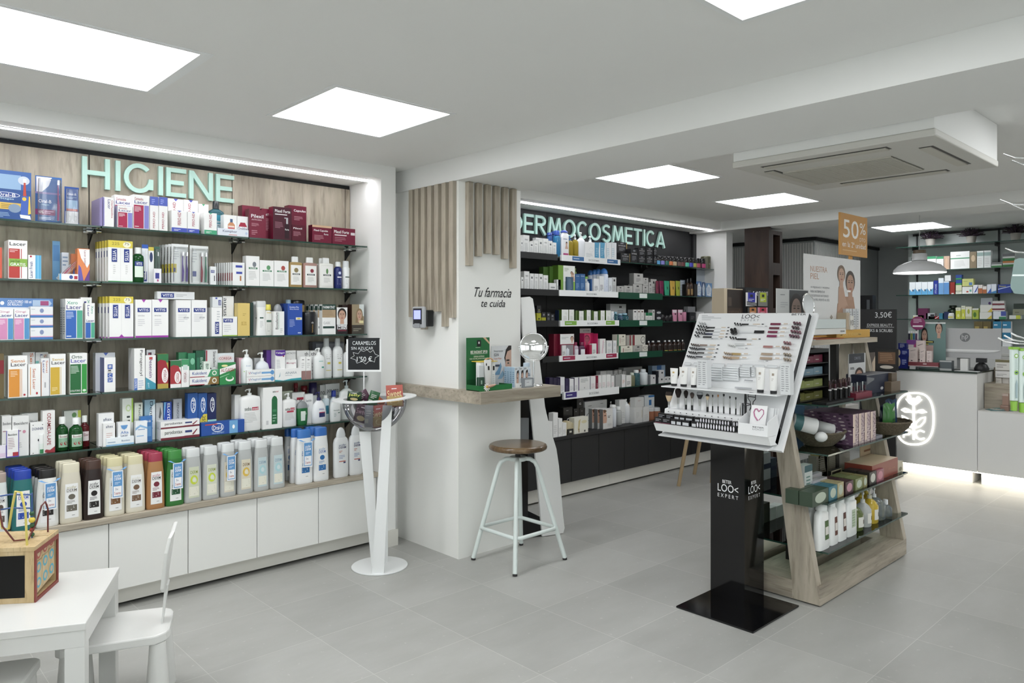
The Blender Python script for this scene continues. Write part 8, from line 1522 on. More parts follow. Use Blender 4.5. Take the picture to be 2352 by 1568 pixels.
m=MB();x0=ink(1985,850,GY0+.24)[0];x1=ink(2010,850,GY0+.24)[0];m.box(x0,x1,GY0+.24,GY0+.245,GZ[3]+.0005,GZ[3]+.23,'#4a3c34');marks(m,flat_map(x0,x1,GZ[3],GZ[3]+.23,GY0+.24),[('p',[(.6,0),(1,0),(1,.9),(.7,.7),(.8,.4)],'#b8a48c'),('l',.1,.4,.5,.9,4,'#8a7a6c')]);tag(m.build('display_card'),'dark brown card with part of a pale face, right of the smiling card','card')
K(GS[3],1990,2046,858,'#1b2238','open dark navy tester box on the highest island shelf',[('p',[(.02,.5),(.3,.7),(.3,.8),(.02,.9)],'#6a6c70'),('e',.62,.2,.06,.08,'#b8b8bc'),('r',.98,0,1,1,'#a8a8a8'),('r',0,.97,1,1,'#8a8a88')],d=.12,y=.08)
K(GS[3],2047,2068,876,'#6a5844','brown wood look box at the far end of the highest island shelf',[],d=.12,y=.04)
K(GS[3],2048,2060,856,'#5c4c3a','small brown block on the wood look box',[],d=.05,y=.06,b=875.6)
# top board goods
TS=Shelf('Y',GC-.14,ZT+.03,'')
tag(MB().box(4.02,4.5,GC-.13,GC+.12,ZT+.0305,ZT+.036,'#a8552c').build('tray'),'rust coloured tray sheet on top of the island unit','tray')
K(TS,1921,1998,757,'#cf9c38','mustard yellow cardboard base with pale lettering on top of the island',[('t','MARTIDERM',.1,.25,.72,.6,'#dcb868')],d=.2,y=.06,b=775,name='display_box')
def poster(l,r_,t,b_,Y,col,decs,lab,name='poster',th=.005):
    a=ink(l,(t+b_)/2,Y);c=ink(r_,(t+b_)/2,Y);z1=ink((l+r_)/2,t,Y)[2];z0=max(ink((l+r_)/2,b_,Y)[2],0)
    m=MB().box(a[0],c[0],Y,Y+th,z0,z1,mat(col,.4));marks(m,flat_map(a[0],c[0],z0,z1,Y),decs);return tag(m.build(name),lab,'sign' if 'sign' in name else 'poster')
SK='#a98268'
poster(1847,1976,590,769,GC-.02,'#d9d8d6',[('t','NUESTRA',.1,.79,.38,.86,'#c89a80',0,False),('t','PIEL',.1,.7,.24,.77,'#c89a80',0,False),('t','VA MEJORANDO Y MODERNA',.1,.58,.42,.61,'#8a8c90',0,False),('t','PARA INCREMENTAR',.1,.53,.34,.56,'#8a8c90',0,False),('t','LAS DEFENSAS NATURALES',.1,.48,.4,.51,'#8a8c90',0,False),('t','DE LA PIEL FRENTE AL SOL',.1,.43,.42,.46,'#8a8c90',0,False),
    ('p',[(.53,.05),(.56,.4),(.66,.5),(.86,.5),(.9,.3),(.84,.02),(.72,.0),(.66,.25),(.6,.0)],SK),('p',[(.57,.3),(.58,.62),(.66,.66),(.7,.5),(.8,.28),(.74,.2),(.64,.36)],'#b8927a')]+face(.80,.68,.075,.13,'#b08870','#4a3c34')+face(.63,.78,.06,.10,'#c09a82','#77614e')+[('p',[(.66,.32),(.8,.18),(.86,.24),(.74,.38)],SK),('r',.72,.56,.8,.585,'#efe8e4')],'large white poster of a smiling mother with a child on the island top')
poster(1930,1992,494,588,GC+.07,'#cc8f3c',[('t','50',.1,.42,.66,.86,'#f2ede4'),('t','%',.7,.56,.93,.84,'#f2ede4'),('t','DTO',.7,.38,.92,.47,'#f2e4cc',0,False),('t','en la 2ª unidad',.07,.2,.93,.33,'#f2ede4'),('l',.08,.1,.9,.14,1,'#e4c48c')],'orange fifty percent discount sign above the mother and child poster','discount_sign',.012)
m=MB().box(-.02,.02,0,.012,0,.55,mat('#c98c38',.5));q=ink(1960,588,GC+.07);o=m.build('sign_post',loc=(q[0],GC+.0835,q[2]-.5));o.parent=bpy.data.objects['discount_sign'];o['label']='orange support strip'
poster(1784,1857,664,760,GC-.09,'#b9bab8',[('r',.38,0,.98,.98,'#3a3c3e')]+face(.6,.52,.17,.3,'#a2867a','#2c2624')+[('r',.78,.1,.98,.9,'#2e2c2c'),('l',.1,.84,.32,.88,1,'#6a6c6e'),('l',.1,.55,.34,.7,3,'#9a9c9e'),('e',.2,.25,.1,.14,'#cfd2d2'),('e',.2,.25,.07,.11,'#a4a6a8')],'grey card with a serious face left of the small round mirror','poster')
q=ink(1857,700,GC-.15);r=empty('round_mirror',(q[0],GC-.15,ZT+.0305));R2=.062;k=MB();k.loft([(0,.04,.04),(.006,.036,.036)],CHROME,24,2).tube([(0,0,.006),(0,0,q[2]-ZT-.03-R2)],.004,CHROME,8);k.build('stand',r)
k=MB();k.tube([(math.cos(2*PI*i/32)*R2,0,math.sin(2*PI*i/32)*R2)for i in range(32)],.004,CHROME,8,close=True);k.add([(math.cos(2*PI*i/32)*R2,-.001,math.sin(2*PI*i/32)*R2)for i in range(32)],[tuple(range(32))],mat('#f4f4f4',.015,1));k.build('glass',r,loc=(0,0,q[2]-ZT-.03),rot=-.05,rx=-.1);tag(r,'small round chrome mirror beside the printed face on the island top','mirror')
for l,r_,t,b_,c,w,y in((1868,1943,733,754,'#c8d0ce','pale green flat pouch stack under the clear bag',.03),(1868,1943,755,768,'#d8d6d0','white flat carton with X logo in front',.01),(1944,1952,718,757,'#b8a488','slim beige bottle like',.06),(1953,1961,725,757,'#d8d4cc','white with numeral ten',.05)):
    K(TS,l,r_,t,c,'item on the island top, '+w,([('t','ISDIN',.82,.35,.96,.65,'#222')]if 'X logo' in w else[('t','10',.1,.3,.9,.7,'#3a3a3a',0,False)]if 'ten' in w else[]),d=.06,y=y,b=b_,name='carton')
for i,(l,r_)in enumerate(((1943,1950),(1951,1957),(1959,1966),(1967,1973))):K(TS,l,r_,709,'#c6c8ca','clear silver ampoule carton standing on the mustard base, '+(['first']+ORD)[i],[('l',.2,.1,.8,.9,7,'#8a8c90')],d=.05,y=.1+.0*i,b=757)
q=ink(1893,732,GY0+.34);tag(MB().sphere((0,0,0),.07,thin_glass('crinkled_bag','#e4e0da',rough=.15,diffuse=.4,dcol='#c8bdb0'),10,6,(1.25,.7,.8)).build('clear_bag',loc=(q[0],q[1],q[2]+.01)),'crinkled clear gift bag in front of the mother and child poster','bag')
# ================================================================ BACK HALF
# brown partition
r=empty('brown_partition',(6.95,3.68,0));WD=WOOD_DARK
wb(MB().box(6.8,6.84,3.548,3.81,0,ZC-.001,WD),'end_panel',r)
m=MB();z=0;x0,x1,y0,y1=6.841,7.08,3.55,3.81
m.box(x0,x0+.05,y0,y1,0,2.36,WD).box(x1-.05,x1,y0,y1,0,2.36,WD)
for a in(0,.5,1.02,1.47,1.92,2.32):m.box(x0+.05,x1-.05,y0,y1,a,a+(.12 if 0<a<2.3 else.04),WD)
m.box(x0+.05,x1-.05,y1-.03,y1-.02,.05,2.32,'#0e0906');wb(m,'open_shelving',r);tag(r,'tall dark brown wooden partition with open slots at the end of the cosmetics wall','partition')
# easel with natural colours display
r=empty('wooden_trestle',(5.8,3.6,0))
tt=(5.75,3.5,.98)
for fx,fy,tx,ty in((6.08,3.93,5.86,3.62),(5.88,3.62,5.86,3.55),(6.0,3.3,5.7,3.42),(5.5,3.2,5.6,3.45),(5.55,3.75,5.66,3.62)):
    m=MB();m.tube([(fx,fy,.001),(tx,ty,.95)],.017,mat('#b59b74',.5),8);wb(m,'leg',r)
wb(MB().box(5.50,5.98,3.32,3.72,.95,.98,WOOD_X),'top',r);tag(r,'light wooden stand with slanted legs behind the makeup display','table')
ES=Shelf('Y',3.36,.98,'')
K(ES,1663,1712,663,'#b9aa90','beige cardboard hair colour display with dark brown panel',[('r',.14,.62,1,.99,'#2a211d'),('r',.14,.62,1,.78,'#3a2c24'),('r',.18,.8,.34,.9,'#4c4038'),('t',"nature's",.2,.7,.8,.77,'#5c4638'),('t','hair color',.2,.64,.95,.7,'#5c4638'),('l',.16,.3,.9,.58,6,'#a09278')],d=.12,y=.05,name='display_box')
m_=K(ES,1713,1766,661,'#131316','black lip care display with handwritten price',[('t','5,40€',.3,.9,.62,.96,'#f0f0f0'),('t','LIP CARE',.64,.92,.96,.96,'#e0e0e0'),('r',.08,.9,.2,.97,'#3a3a3e')],d=.1,y=.02,name='display_box')
for l,r_,t,b_,c,bg,w in((1715,1738,672,703,'#2a2ca0','#d8d8d8','blue on black and white stripes'),(1743,1763,672,703,'#a8b828','#7a7a74','lime green on grey'),(1719,1740,706,728,'#b8743c','#4a4a48','orange'),(1742,1763,706,728,'#c83a50','#d88aa0','red on pink')):
    K(ES,l,r_,t,bg,'small lip balm pack in the black display, '+w,[('r',.12,.3,.85,1,c),('r',.34,.66,.62,.86,'#1a1a1a'),('l',.2,.36,.75,.56,2,'#e0e0e8')]+([('p',[(0,.1*i),(1,.1*i-.12),(1,.1*i-.06),(0,.1*i+.06)],'#18181c')for i in(1,2,3)]if 'stripes' in w else[]),d=.01,y=.006,b=b_)
# black floor banner display
r=empty('black_floor_display',(7.3,2.7,0));xb=7.25;y0=onX(1974,800,xb)[1];y1=onX(2057,800,xb)[1];zt_=onX(2015,710,xb)[2]
m=MB().box(xb,xb+.03,y1,y0,zt_-.62,zt_,'#141416');FM=lambda u,v,e:(xb-e,y0+(y1-y0)*u,zt_-.62+.62*v)
marks(m,FM,[('t','3,50€',.44,.86,.9,.96,'#c8cacc',.02,False),('t','EXPRESS BEAUTY',.22,.74,.92,.78,'#b8babc'),('r',.2,.725,.96,.73,'#c8c8c8'),('t','MASKS & SCRUBS',.12,.655,.92,.7,'#c8cacc')]);wb(m,'header',r)
wb(MB().box(xb+.005,xb+.03,y1,y0,.02,zt_-.621,'#0e0e10').box(xb-.05,xb+.2,y1,y0,.001,.0195,'#0e0e10'),'frame',r);tag(r,'tall black floor display for masks and scrubs left of the counter','display stand')
for i,(u,v,w)in enumerate(((1984,790,'left column, upper'),(2012,800,'middle, brown label'),(1984,860,'left column, lower'))):
    a=onX(u,v,xb);m=MB().box(-.1 if i==1 else-.03,.1 if i==1 else.03,-.012,0,0,.2 if i==1 else.15,'#1b1a18');hw=.1 if i==1 else.03
    marks(m,flat_map(-hw,hw,0,.2 if i==1 else.15,-.012),[('r',.12,.3,.88,.85,'#6a4c34' if i==1 else '#3c2a26'),('l',.2,.4,.8,.8,5,'#a07c5c'),('e',.5,.15,.3,.08,'#b8b0a4')]);tag(m.build('mask_sachet',loc=(xb-.001,a[1]-(.1 if i==1 else 0),a[2]-.2),rot=-PI/2),'dark mask sachet hanging on the black floor display, '+w,'pack')
# screens behind the poster
r=empty('monitor',(8.6,3.02,0));X=8.6;a,c=onX(1974,700,X),onX(2004,700,X);z1,z0=onX(1990,678,X)[2],onX(1990,730,X)[2]
wb(MB().box(X,X+.1,c[1],a[1],z0,z1,'#15161a').box(X-.002,X,c[1]+.03,a[1]-.08,z0+.02,z1-.05,'#6a6e74'),'case',r);wb(MB().box(X+.03,X+.07,(a[1]+c[1])/2-.03,(a[1]+c[1])/2+.03,1.0,z0,'#222').box(X-.1,X+.3,c[1]-.1,a[1]+.1,0,1.0,GREYWALL),'stand',r);tag(r,'black screen seen between poster and counter at the back','monitor')
# counter with lit logo
CX=7.5;r=empty('service_counter',(CX,2.3,0));CM=mat('#e6e6e3',.3)
wb(MB().box(CX,CX+.72,1.94,2.68,.12,.995,{'r':CM,'*':CM}),'body',r)
wb(MB().box(CX-.012,CX+.72,1.935,2.69,.996,1.01,{'t':mat('#33403a',.04,0,.9),'*':mat('#22332c',.1)}),'glass_top',r)
wb(MB().box(CX+.09,CX+.7,2.0,2.68,0,.119,CM),'plinth',r)
GLOW=mat('#fff6e4',.5,emit=FLOORGLOW)
wb(MB().box(CX+.03,CX+.055,1.98,2.66,.108,.1185,GLOW),'light_strip',r)
def lg(px,py):p=onX(px,py,CX);return(CX-.004,p[1],p[2])
NE=mat('#fffdf4',.5,emit=1.5);m=MB()
L_=lambda pts,w=.0065,close=False:m.tube([lg(2020+a/3.919,800+b/3.919)for a,b in pts],w,NE,6,close=close)
cxl,hw=316,172
L_([(cxl+hw*math.copysign(abs(math.cos(t))**.75,math.cos(t)),632+232*math.copysign(abs(math.sin(t))**.8,math.sin(t)))for t in[2*PI*i/44 for i in range(44)]],.0078,True)
L_([(308,475),(308,820)],.009);L_([(308,510),(270,490),(240,455),(275,465),(308,500)]);L_([(308,510),(345,490),(380,460),(345,465),(308,500)])
for a,b in((268,440),(308,465),(350,448)):L_([(a+14*math.cos(t),b+14*math.sin(t))for t in[2*PI*i/12 for i in range(12)]],.006,True)
L_([(308,575),(270,570),(230,570),(198,552),(230,540),(262,550),(285,570)]);L_([(308,580),(345,570),(385,580),(425,572),(390,552),(360,558),(335,575)])
L_([(300,715),(240,690),(208,640),(202,605),(250,630),(290,670),(300,710)]);L_([(318,715),(370,700),(405,660),(414,618),(370,630),(330,670),(316,710)])
L_([(218,800),(218,735),(270,735),(285,752),(268,772),(220,772)],.0075);L_([(405,752),(370,738),(338,750),(325,778),(340,808),(370,818),(405,808)],.0075)
wb(m,'lit_logo',r);tag(r,'white service counter with glowing plant logo and lit floor edge','counter')
r=empty('low_counter',(CX,1.3,0));wb(MB().box(CX,CX+.72,-.6,1.936,.12,.665,CM).box(CX,CX+.72,-.6,1.936,.665,.672,'#d8d6d0'),'body',r);wb(MB().box(CX+.09,CX+.7,-.6,1.93,0,.119,CM),'plinth',r)
wb(MB().box(CX+.03,CX+.055,-.6,1.97,.108,.1185,GLOW),'light_strip',r);wb(MB().box(CX+.2,CX+.7,1.55,1.934,.673,.9,WOOD_Y).box(CX+.5,CX+.7,1.4,1.934,.9,1.03,WOOD_Y),'wood_step',r);tag(r,'lower white counter section with oak step at the right picture edge','counter')
C1=Shelf('X',CX+.02,1.0102,'');C2=Shelf('X',CX+.05,.6725,'')
# monitor on the counter
r=empty('computer_monitor',(7.85,2.25,1.0105));X=7.8;a,c=onX(2137,800,X),onX(2298,800,X);z1,zm,z0=onX(2220,754,X)[2],onX(2220,802,X)[2],onX(2220,822,X)[2];MG=mat('#b9babb',.4)
m=MB().box(X,X+.03,c[1],a[1],z0-.0,z1,MG);v=[];n=12
for i in range(n+1):u=i/n;y=a[1]+(c[1]-a[1])*u;zz=zm-.035*math.sin(PI*u)**.4;v+=[(X-.003,y,zm),(X-.024*math.sin(PI*u)-.003,y,zm-.004),(X-.003,y,zz)]
m.add(v,[f for i in range(n)for f in((3*i,3*i+3,3*i+4,3*i+1),(3*i+1,3*i+4,3*i+5,3*i+2))],mat('#e6e7e7',.3),True)
q=lambda px,py:onX(px,py,X);ce=q(2216.5,774.5);k_=[(X-.0012,ce[1]+.042*math.cos(t),ce[2]+.042*math.sin(t))for t in[2*PI*i/24 for i in range(24)]];m.add(k_,[tuple(range(24))],mat('#77797b',.3));marks(m,lambda u,vv,e:(X-.0014-e,ce[1]+.03-.06*u,ce[2]-.034+.07*vv),[('t','hp',.05,.05,.95,.95,'#c4c5c6',.25)])
wb(m,'screen_back',r);wb(MB().box(7.83,7.87,(a[1]+c[1])/2-.03,(a[1]+c[1])/2+.07,1.011,z0,'#8a8c8c').box(7.72,7.95,(a[1]+c[1])/2-.1,(a[1]+c[1])/2+.12,1.0108,1.018,'#9a9c9c'),'stand',r);tag(r,'grey back of a computer monitor with round logo on the counter','monitor')
r=empty('phone_stand',(7.62,onX(2216,840,7.62)[1],1.0105));MB().box(-.02,.02,-.03,.03,0,.11,'#d0d1d0').box(-.024,-.0205,-.03,.03,0,.11,'#e6e6e4').build('holder',r);tag(r,'small white upright card holder in front of the monitor','holder')
r=empty('card_terminal',(7.72,onX(2253,840,7.7)[1],1.0105));MB().loft([(0,.07,.055),(.02,.075,.06),(.055,.055,.045),(.075,.02,.02)],'#101113',20,2).build('dome',r);MB().box(-.02,.02,-.04,.04,.075,.115,'#15161a').build('head',r);tag(r,'black dome shaped card terminal on the counter glass','terminal')
m=MB();y=onX(2225,852,7.6)[1];m.tube([(7.56+.03*math.cos(t),y+.1*math.sin(t),1.0125+.001*math.sin(3*t))for t in[2*PI*i/30 for i in range(30)]],.002,mat('#e0e2e2',.3),6,close=True);tag(m.build('cable_loop'),'looped white cable lying on the counter glass','cable')
K(C1,2086,2155,832,'#8a3e46','dusky red long tray holding pale cartons on the counter',[('r',.5,.5,.62,.8,'#c8b4b4'),('r',0,.0,1,.18,'#c8b8b8')],d=.1,y=.03,name='tray',b=842)
for l,r_,t,w,y in((2087,2107,798,'first, front',.04),(2112,2125,801,'second, front',.04),(2128,2140,806,'third, beside the monitor',.05),(2104,2124,782,'tall, behind the front ones',.09)):
    K(C1,l,r_,t,'#dfcfca','pale pink skincare carton on the red tray, '+w,[('p',[(.2,.78),(.8,.86),(.8,.84),(.2,.75)],'#55504e'),('r',.25,.08,.45,.14,'#222'),('l',.2,.3,.8,.6,3,'#c0b0ac')],d=.035,y=y,b=831.5)
for l,r_,t,b_,w,y in((2063,2082,788,801,'top',.03),(2058,2087,801.5,819,'middle',.03),(2059,2085,819.5,839,'bottom',.03)):
    K(C1,l,r_,t,'#1f2a80','navy blue sun care box with blond face, %s of the stack beside the black display'%w,[('e',.2,.55,.16,.4,'#c8b898'),('r',.45,.4,.9,.8,'#3a4aa8'),('l',.5,.3,.9,.8,3,'#c8d0e8')]if w!='top' else[('l',.2,.2,.8,.9,4,'#c8d0e8')],d=.05,y=y,b=b_ if w!='bottom' else None)
K(C1,2158,2186,828,'#5a6468','clear box with dark contents left of the cable',[('r',0,.85,1,1,'#b8bcbc'),('r',0,0,1,.15,'#b8bcbc')],d=.07,y=.06)
m=MB();X=7.75;a,c=onX(2103,770,X),onX(2172,770,X);z1=onX(2135,740,X)[2];m.box(X,X+.006,c[1],a[1],1.011,z1,'#6f8f8c');marks(m,lambda u,v,e:(X-e,a[1]+(c[1]-a[1])*u,1.011+(z1-1.011)*v),face(.3,.72,.09,.13,'#b48c78','#2c2320',long=2.2)+face(.78,.86,.1,.12,'#caa28c','#2c2320')+[('p',[(.1,.2),(.6,.2),(.6,.5),(.3,.5)],'#c8a8a0'),('r',.16,.55,.62,.6,'#2a2620'),('l',.18,.5,.6,.6,2,'#d8d060'),('r',0,.97,1,1,'#e0e4e4')]);tag(m.build('poster'),'teal poster of two dark haired women partly hidden by the monitor','poster')
r=empty('round_sign',(7.7,onX(2108,743,7.7)[1],1.0105));zc_=onX(2108,742,7.7)[2]-1.0105
k=MB();k.add([(0,.065*math.cos(t),zc_+.065*math.sin(t))for t in[2*PI*i/32 for i in range(32)]]+[(.004,.065*math.cos(t),zc_+.065*math.sin(t))for t in[2*PI*i/32 for i in range(32)]],[tuple(range(32)),tuple(range(32,64))[::-1]]+[(i,32+i,32+(i+1)%32,(i+1)%32)for i in range(32)],mat('#8e2f66',.4));marks(k,lambda u,v,e:(-e-.001,.065-.13*u,zc_-.065+.13*v),[('l',.2,.5,.8,.85,4,'#e8c8dc'),('r',.15,.22,.85,.34,'#f0e4ec')]);k.build('disc',r)
MB().box(.005,.009,-.006,.006,0,zc_,'#d8d8d8').build('post',r);tag(r,'round magenta sign on the counter above the pale pink cartons','sign')
for i,c in enumerate(('#2a2c3c','#7a8a3c','#2c6a8c','#5a3a5c')):K(C1,2086+i*5.4,2090.8+i*5.4,760,'#e4e6e6','slim nail product tube with %s lower half'%['navy','olive','blue','plum'][i],[('r',0,0,1,.72,c)],d=.02,y=.12,b=780)
K(C1,2082,2110,780.5,'#8a4a9a','purple and pink base box carrying four slim tubes',[('p',[(.45,0),(1,0),(1,.9)],'#c04a88'),('r',0,0,.6,.35,'#e0d8d8')],d=.05,y=.1,b=797)
# cartons at right end of low counter
for l,r_,t,b_,c,w,y in((2286,2320,826,850,'#dcdad4','white display with olive header',.25),(2287,2300,868,880,'#cfcbc2','small beige',.25),(2286,2320,852,867,'#e2e1de','white middle one',.25),(2302,2316,868,900,'#d8d4ce','white tall',.28),(2272,2310,884,894,'#e4e3e0','flat white on the oak step',.22)):
    K(C2,l,r_,t,c,'carton stacked on the oak step of the low counter, '+w,[('l',.1,.2,.8,.6,2,'#9a9894')]+([('r',0,.75,1,1,'#77704c')]if 'olive' in w else[]),d=.08,y=y,b=b_)
K(C2,2297,2317,931,'#8e6f60','brown carton standing at the edge of the low counter',[('r',.1,.8,.9,.95,'#b09484')],d=.05,y=.05)
K(C2,2302,2316,904,'#a08070','smaller brown carton balanced on the brown carton',[('r',0,.8,1,1,'#c0ada0')],d=.04,y=.055,b=930.5)
for i in range(4):o=MB().box(-.09,.09,-.05,.05,0,.004,mat(['#5c8284','#88a4a4','#c8bcb0','#6a8e8c'][i],.35)).build('leaflet',loc=(CX+.12+.02*i,1.80-.012*i,.673+.0045*i),rot=-.9+.12*i);tag(o,'leaflet lying in the fanned pile on the low counter, %s'%['bottom','second','third','top'][i],'leaflet','fanned leaflets')
K(Shelf('X',8.35,1.0,''),2296,2320,812,'#e4e4e1','white panel with black word start, behind the monitor at right',[('t','Descub',.1,.5,.95,.62,'#222')],d=.03,y=0,b=826,name='info_panel')
# pendant lamp
r=empty('pendant_lamp',(6.45,0,0));X=7.0;q=onX(2112,626,X);r.location=(q[0],q[1],q[2]);R=abs(onX(2052,626,X)[1]-onX(2171,626,X)[1])/2;hh=onX(2112,598,X)[2]-q[2]
SH=mat('#c9cacb',.3);pr=[(0,R),(hh*.25,R*.97),(hh*.6,R*.8),(hh*.85,R*.5),(hh,R*.22)]
m=MB().loft([(a,b,b)for a,b in pr],SH,48,2,cap=False);m.loft([(a-.004,b*.985,b*.985)for a,b in pr],mat('#ffffff',.5,emit=1.2),48,2,cap=False);m.build('shade',r)
MB().loft([(hh,.06,.06),(hh+.06,.058,.058),(hh+.062,.02,.02)],SH,24,2).build('socket_cover',r);MB().loft([(hh+.0625,.05,.05),(hh+.09,.05,.05)],'#5c4a34',24,2).build('wooden_collar',r)
MB().tube([(0,0,hh+.09),(0,0,2.39-q[2]-.001)],.003,mat('#b0b0b0',.4),6).build('cord',r);MB().sphere((0,0,.03),.04,mat('#fff8ea',.5,emit=9),16,10).build('bulb',r);tag(r,'white dome pendant lamp hanging over the counter','lamp')
# medicine wall
BZs=[2.31,2.032,1.755,1.479];r=empty('wall_rack',(XR,2,0));m=MB()
for py in(2106,2294):
    y=onX(py,600,XR-.02)[1];m.box(XR-.02,XR-.001,y-.008,y+.008,.9,2.475,'#2b2e2e')
m.box(XR-.02,XR-.001,-.2,3.105,2.455,2.478,'#1a1c1c');wb(m,'uprights',r);tag(r,'black metal uprights and top rail carrying the medicine shelves','shelf frame')
S('wall_far_glass',lambda b:b.box(XR-.0009,XR,-.2,3.14,.9,2.455,mat('#c2cbc8',.3)))
for i,z in enumerate(BZs):
    o=empty('glass_shelf',(XR-.16,1.5,z));MB().box(-.15,.15,-1.7,1.69,-.008,0,{'t':GLASS,'b':GLASS,'*':GLASS_EDGE}).build('glass_pane',o);k=MB()
    for py in(2106,2294):y=onX(py,600,XR-.02)[1]-1.5;k.box(.0,.14,y-.006,y+.006,-.035,-.009,'#1c1c1c')
    k.build('bracket',o);tag(o,'%s glass shelf of the medicine wall'%['flower pot','second','third','lowest visible'][i],'shelf','medicine wall shelves')
R1,R2_,R3,R4=[Shelf('X',XR-.29,z,'medicine_')for z in BZs]
for i,px in enumerate((2137,2231,2333)):
    X=XR-.2;q=onX(px,565,X);o=empty('lavender_pot',(X,q[1],BZs[0]+.0005));MB().loft([(0,.038,.038),(.08,.052,.052),(.082,.046,.046),(.07,.044,.044)],mat('#a09c94',.8),24,2).build('pot',o)
    random.seed(i+4);k=MB();k.loft([(.066,.04,.04),(.074,.044,.044)],'#2e2420',16,2)
    for j in range(150):
        a,e=random.uniform(0,2*PI),random.uniform(.15,1.4)**1.0;l=random.uniform(.07,.125);dx,dy,dz=math.cos(a)*math.cos(e)*l*1.2,math.sin(a)*math.cos(e)*l*1.2,math.sin(e)*l
        k.tube([(dx*.15,dy*.15,.075),(dx*.65,dy*.65,.075+dz*.7),(dx,dy,.075+dz*.85)],[.0028,.003,.0045],['#3c2c3c','#55405a','#4a3644','#3a3a30'][j%4],4)
    k.build('foliage',o);tag(o,'grey pot of dark purple lavender, %s on the top medicine shelf'%['leftmost near the lamp cord','middle','last at the picture edge'][i],'potted plant','lavender pots')
def rk(sh,spec,what):
    for l,r_,t,c,dd,w in spec:K(sh,l,r_,t,c,what+', '+w,dd,d=.07,y=.03)
G1=[('r',0,.82,1,1,'#2f8a5a'),('l',.15,.2,.8,.6,4,'#b8bcb8')]
rk(R2_,((2093,2101,592,'#1c1d20',[],'small black, left of the lamp'),(2121,2150,589,'#e2e4e2',G1,'green topped, wide'),(2151,2167,589,'#e2e4e2',G1,'green topped, narrow'),(2168,2181,588,'#b89a84',[('p',[(.2,0),(.8,0),(.6,.9),(.3,.8)],'#c8a488')],'skin toned torso picture'),(2183,2227,577.5,'#e4e6e4',[('r',0,.58,1,.64,'#2f8a5a'),('l',.3,.74,.7,.8,1,'#5a5c5c'),('l',.2,.1,.8,.5,6,'#c8cac8')],'largest, white with green band'),(2227.5,2243,578,'#8a7a60',[('e',.5,.6,.3,.2,'#c8b090')],'brown and green figure picture'),(2244,2259,576,'#dfe4e2',[('r',0,.7,1,.9,'#9ab4b0'),('l',.15,.1,.8,.6,5,'#c8cac8')],'first tall, teal wave'),(2260,2276,575,'#dfe4e2',[('r',0,.7,1,.9,'#9ab4b0'),('l',.15,.1,.8,.6,5,'#c8cac8')],'second tall, teal wave'),(2277,2301,602,'#c8ccc8',[('r',0,0,1,.35,'#2f7a3c'),('r',0,.6,1,1,'#77797a')],'low grey and green'),(2303,2331,599,'#c8ccc8',[('r',0,0,1,.4,'#2f7a3c'),('r',0,.65,1,1,'#b8743c')],'low orange and green')),'medicine carton on the second shelf')
K(R2_,2303,2331,582,'#c8ccc8','medicine carton on the second shelf, grey and green, stacked on the orange one',[('r',0,0,1,.35,'#2f7a3c'),('r',0,.6,1,1,'#66686a')],d=.07,y=.03,b=598.6)
wv=[('p',[(0,0),(1,0),(1,.5),(.4,.25),(0,.45)],'#5aa8dc'),('e',.6,.35,.16,.08,'#3a5a7a')]
rk(R3,((2089,2102.5,648,'#e6eef2',wv,'white and blue wave, first'),(2103,2116.5,647.5,'#e6eef2',wv,'white and blue wave, second'),(2117,2130,647.5,'#e6eef2',wv,'white and blue wave, third'),(2130.5,2143.5,647,'#e6eef2',wv,'white and blue wave, fourth'),(2144.5,2154.5,644,'#22369a',[('t','FTUABE',.3,.1,.7,.75,'#c8d4f4',90)],'dark blue with vertical word'),(2155.5,2167,638.5,'#dfe8f0',[('r',0,0,1,.7,'#6aa0d8')],'light blue, first'),(2167.5,2180,646,'#dfe8f0',[('r',0,0,1,.9,'#5a94d4')],'light blue, second'),(2182,2193,648,'#9a2c24',[('r',.3,.02,.8,.1,'#e0e0e0')],'red'),(2195,2209,669,'#e4e4d4',[('l',.1,.3,.8,.8,2,'#7a8a6a')],'cream, low'),(2210,2234,658.5,'#e6e8e4',[('r',.4,.2,.6,.4,'#c04a3c'),('r',.7,.3,.9,.6,'#6ab0a8')],'white with red and green labels'),(2235,2246,654,'#e6e8f0',[('p',[(.2,.1),(.6,.2),(1,.7),(1,.85),(.5,.4)],'#3a50b0')],'white with dark blue swoosh'),(2247,2256.5,654,'#e4ddd6',[('r',0,0,1,.6,'#b8683c')],'orange based, first'),(2257,2266,657,'#e4ddd6',[('r',0,0,1,.55,'#b8683c')],'orange based, second'),(2267,2276.5,653,'#dfe6f0',[('p',[(0,0),(1,0),(1,.6)],'#3a64c0')],'blue corner, first'),(2277,2288.5,652,'#dfe6f0',[('p',[(0,0),(1,0),(1,.3),(0,.15)],'#3a84c0')],'blue base, second'),(2292,2323,653,'#2440a0',[('t','Dimecort',.1,.72,.6,.88,'#e0d84a'),('p',[(0,.4),(1,.75),(1,.82),(0,.5)],'#c8d4f4')],'wide royal blue with yellow word')),'medicine carton on the third shelf')
for l,r_,t,b_,c,dd,w in((2210,2236,640,657,'#c8cc78',[('r',.6,.1,.9,.5,'#5a84b8'),('l',.1,.6,.7,.75,1,'#8a9a4a')],'lime, lying on the white one'),(2195,2209,631,642,'#2c4ca0',[('r',0,0,1,.3,'#3a9a4a')],'blue and green, top of the small tower'),(2195,2209,642.5,654,'#2c4ca0',[('r',0,0,1,.3,'#3a9a4a')],'blue and green, second of the small tower'),(2195,2209,654.5,668,'#d8dab8',[],'cream, third of the small tower'),(2170,2184,632,645,'#e4e6e8',[],'white, on the light blue ones')):K(R3,l,r_,t,c,'medicine carton stacked on the third shelf, '+w,dd,d=.06,y=.03,b=b_)
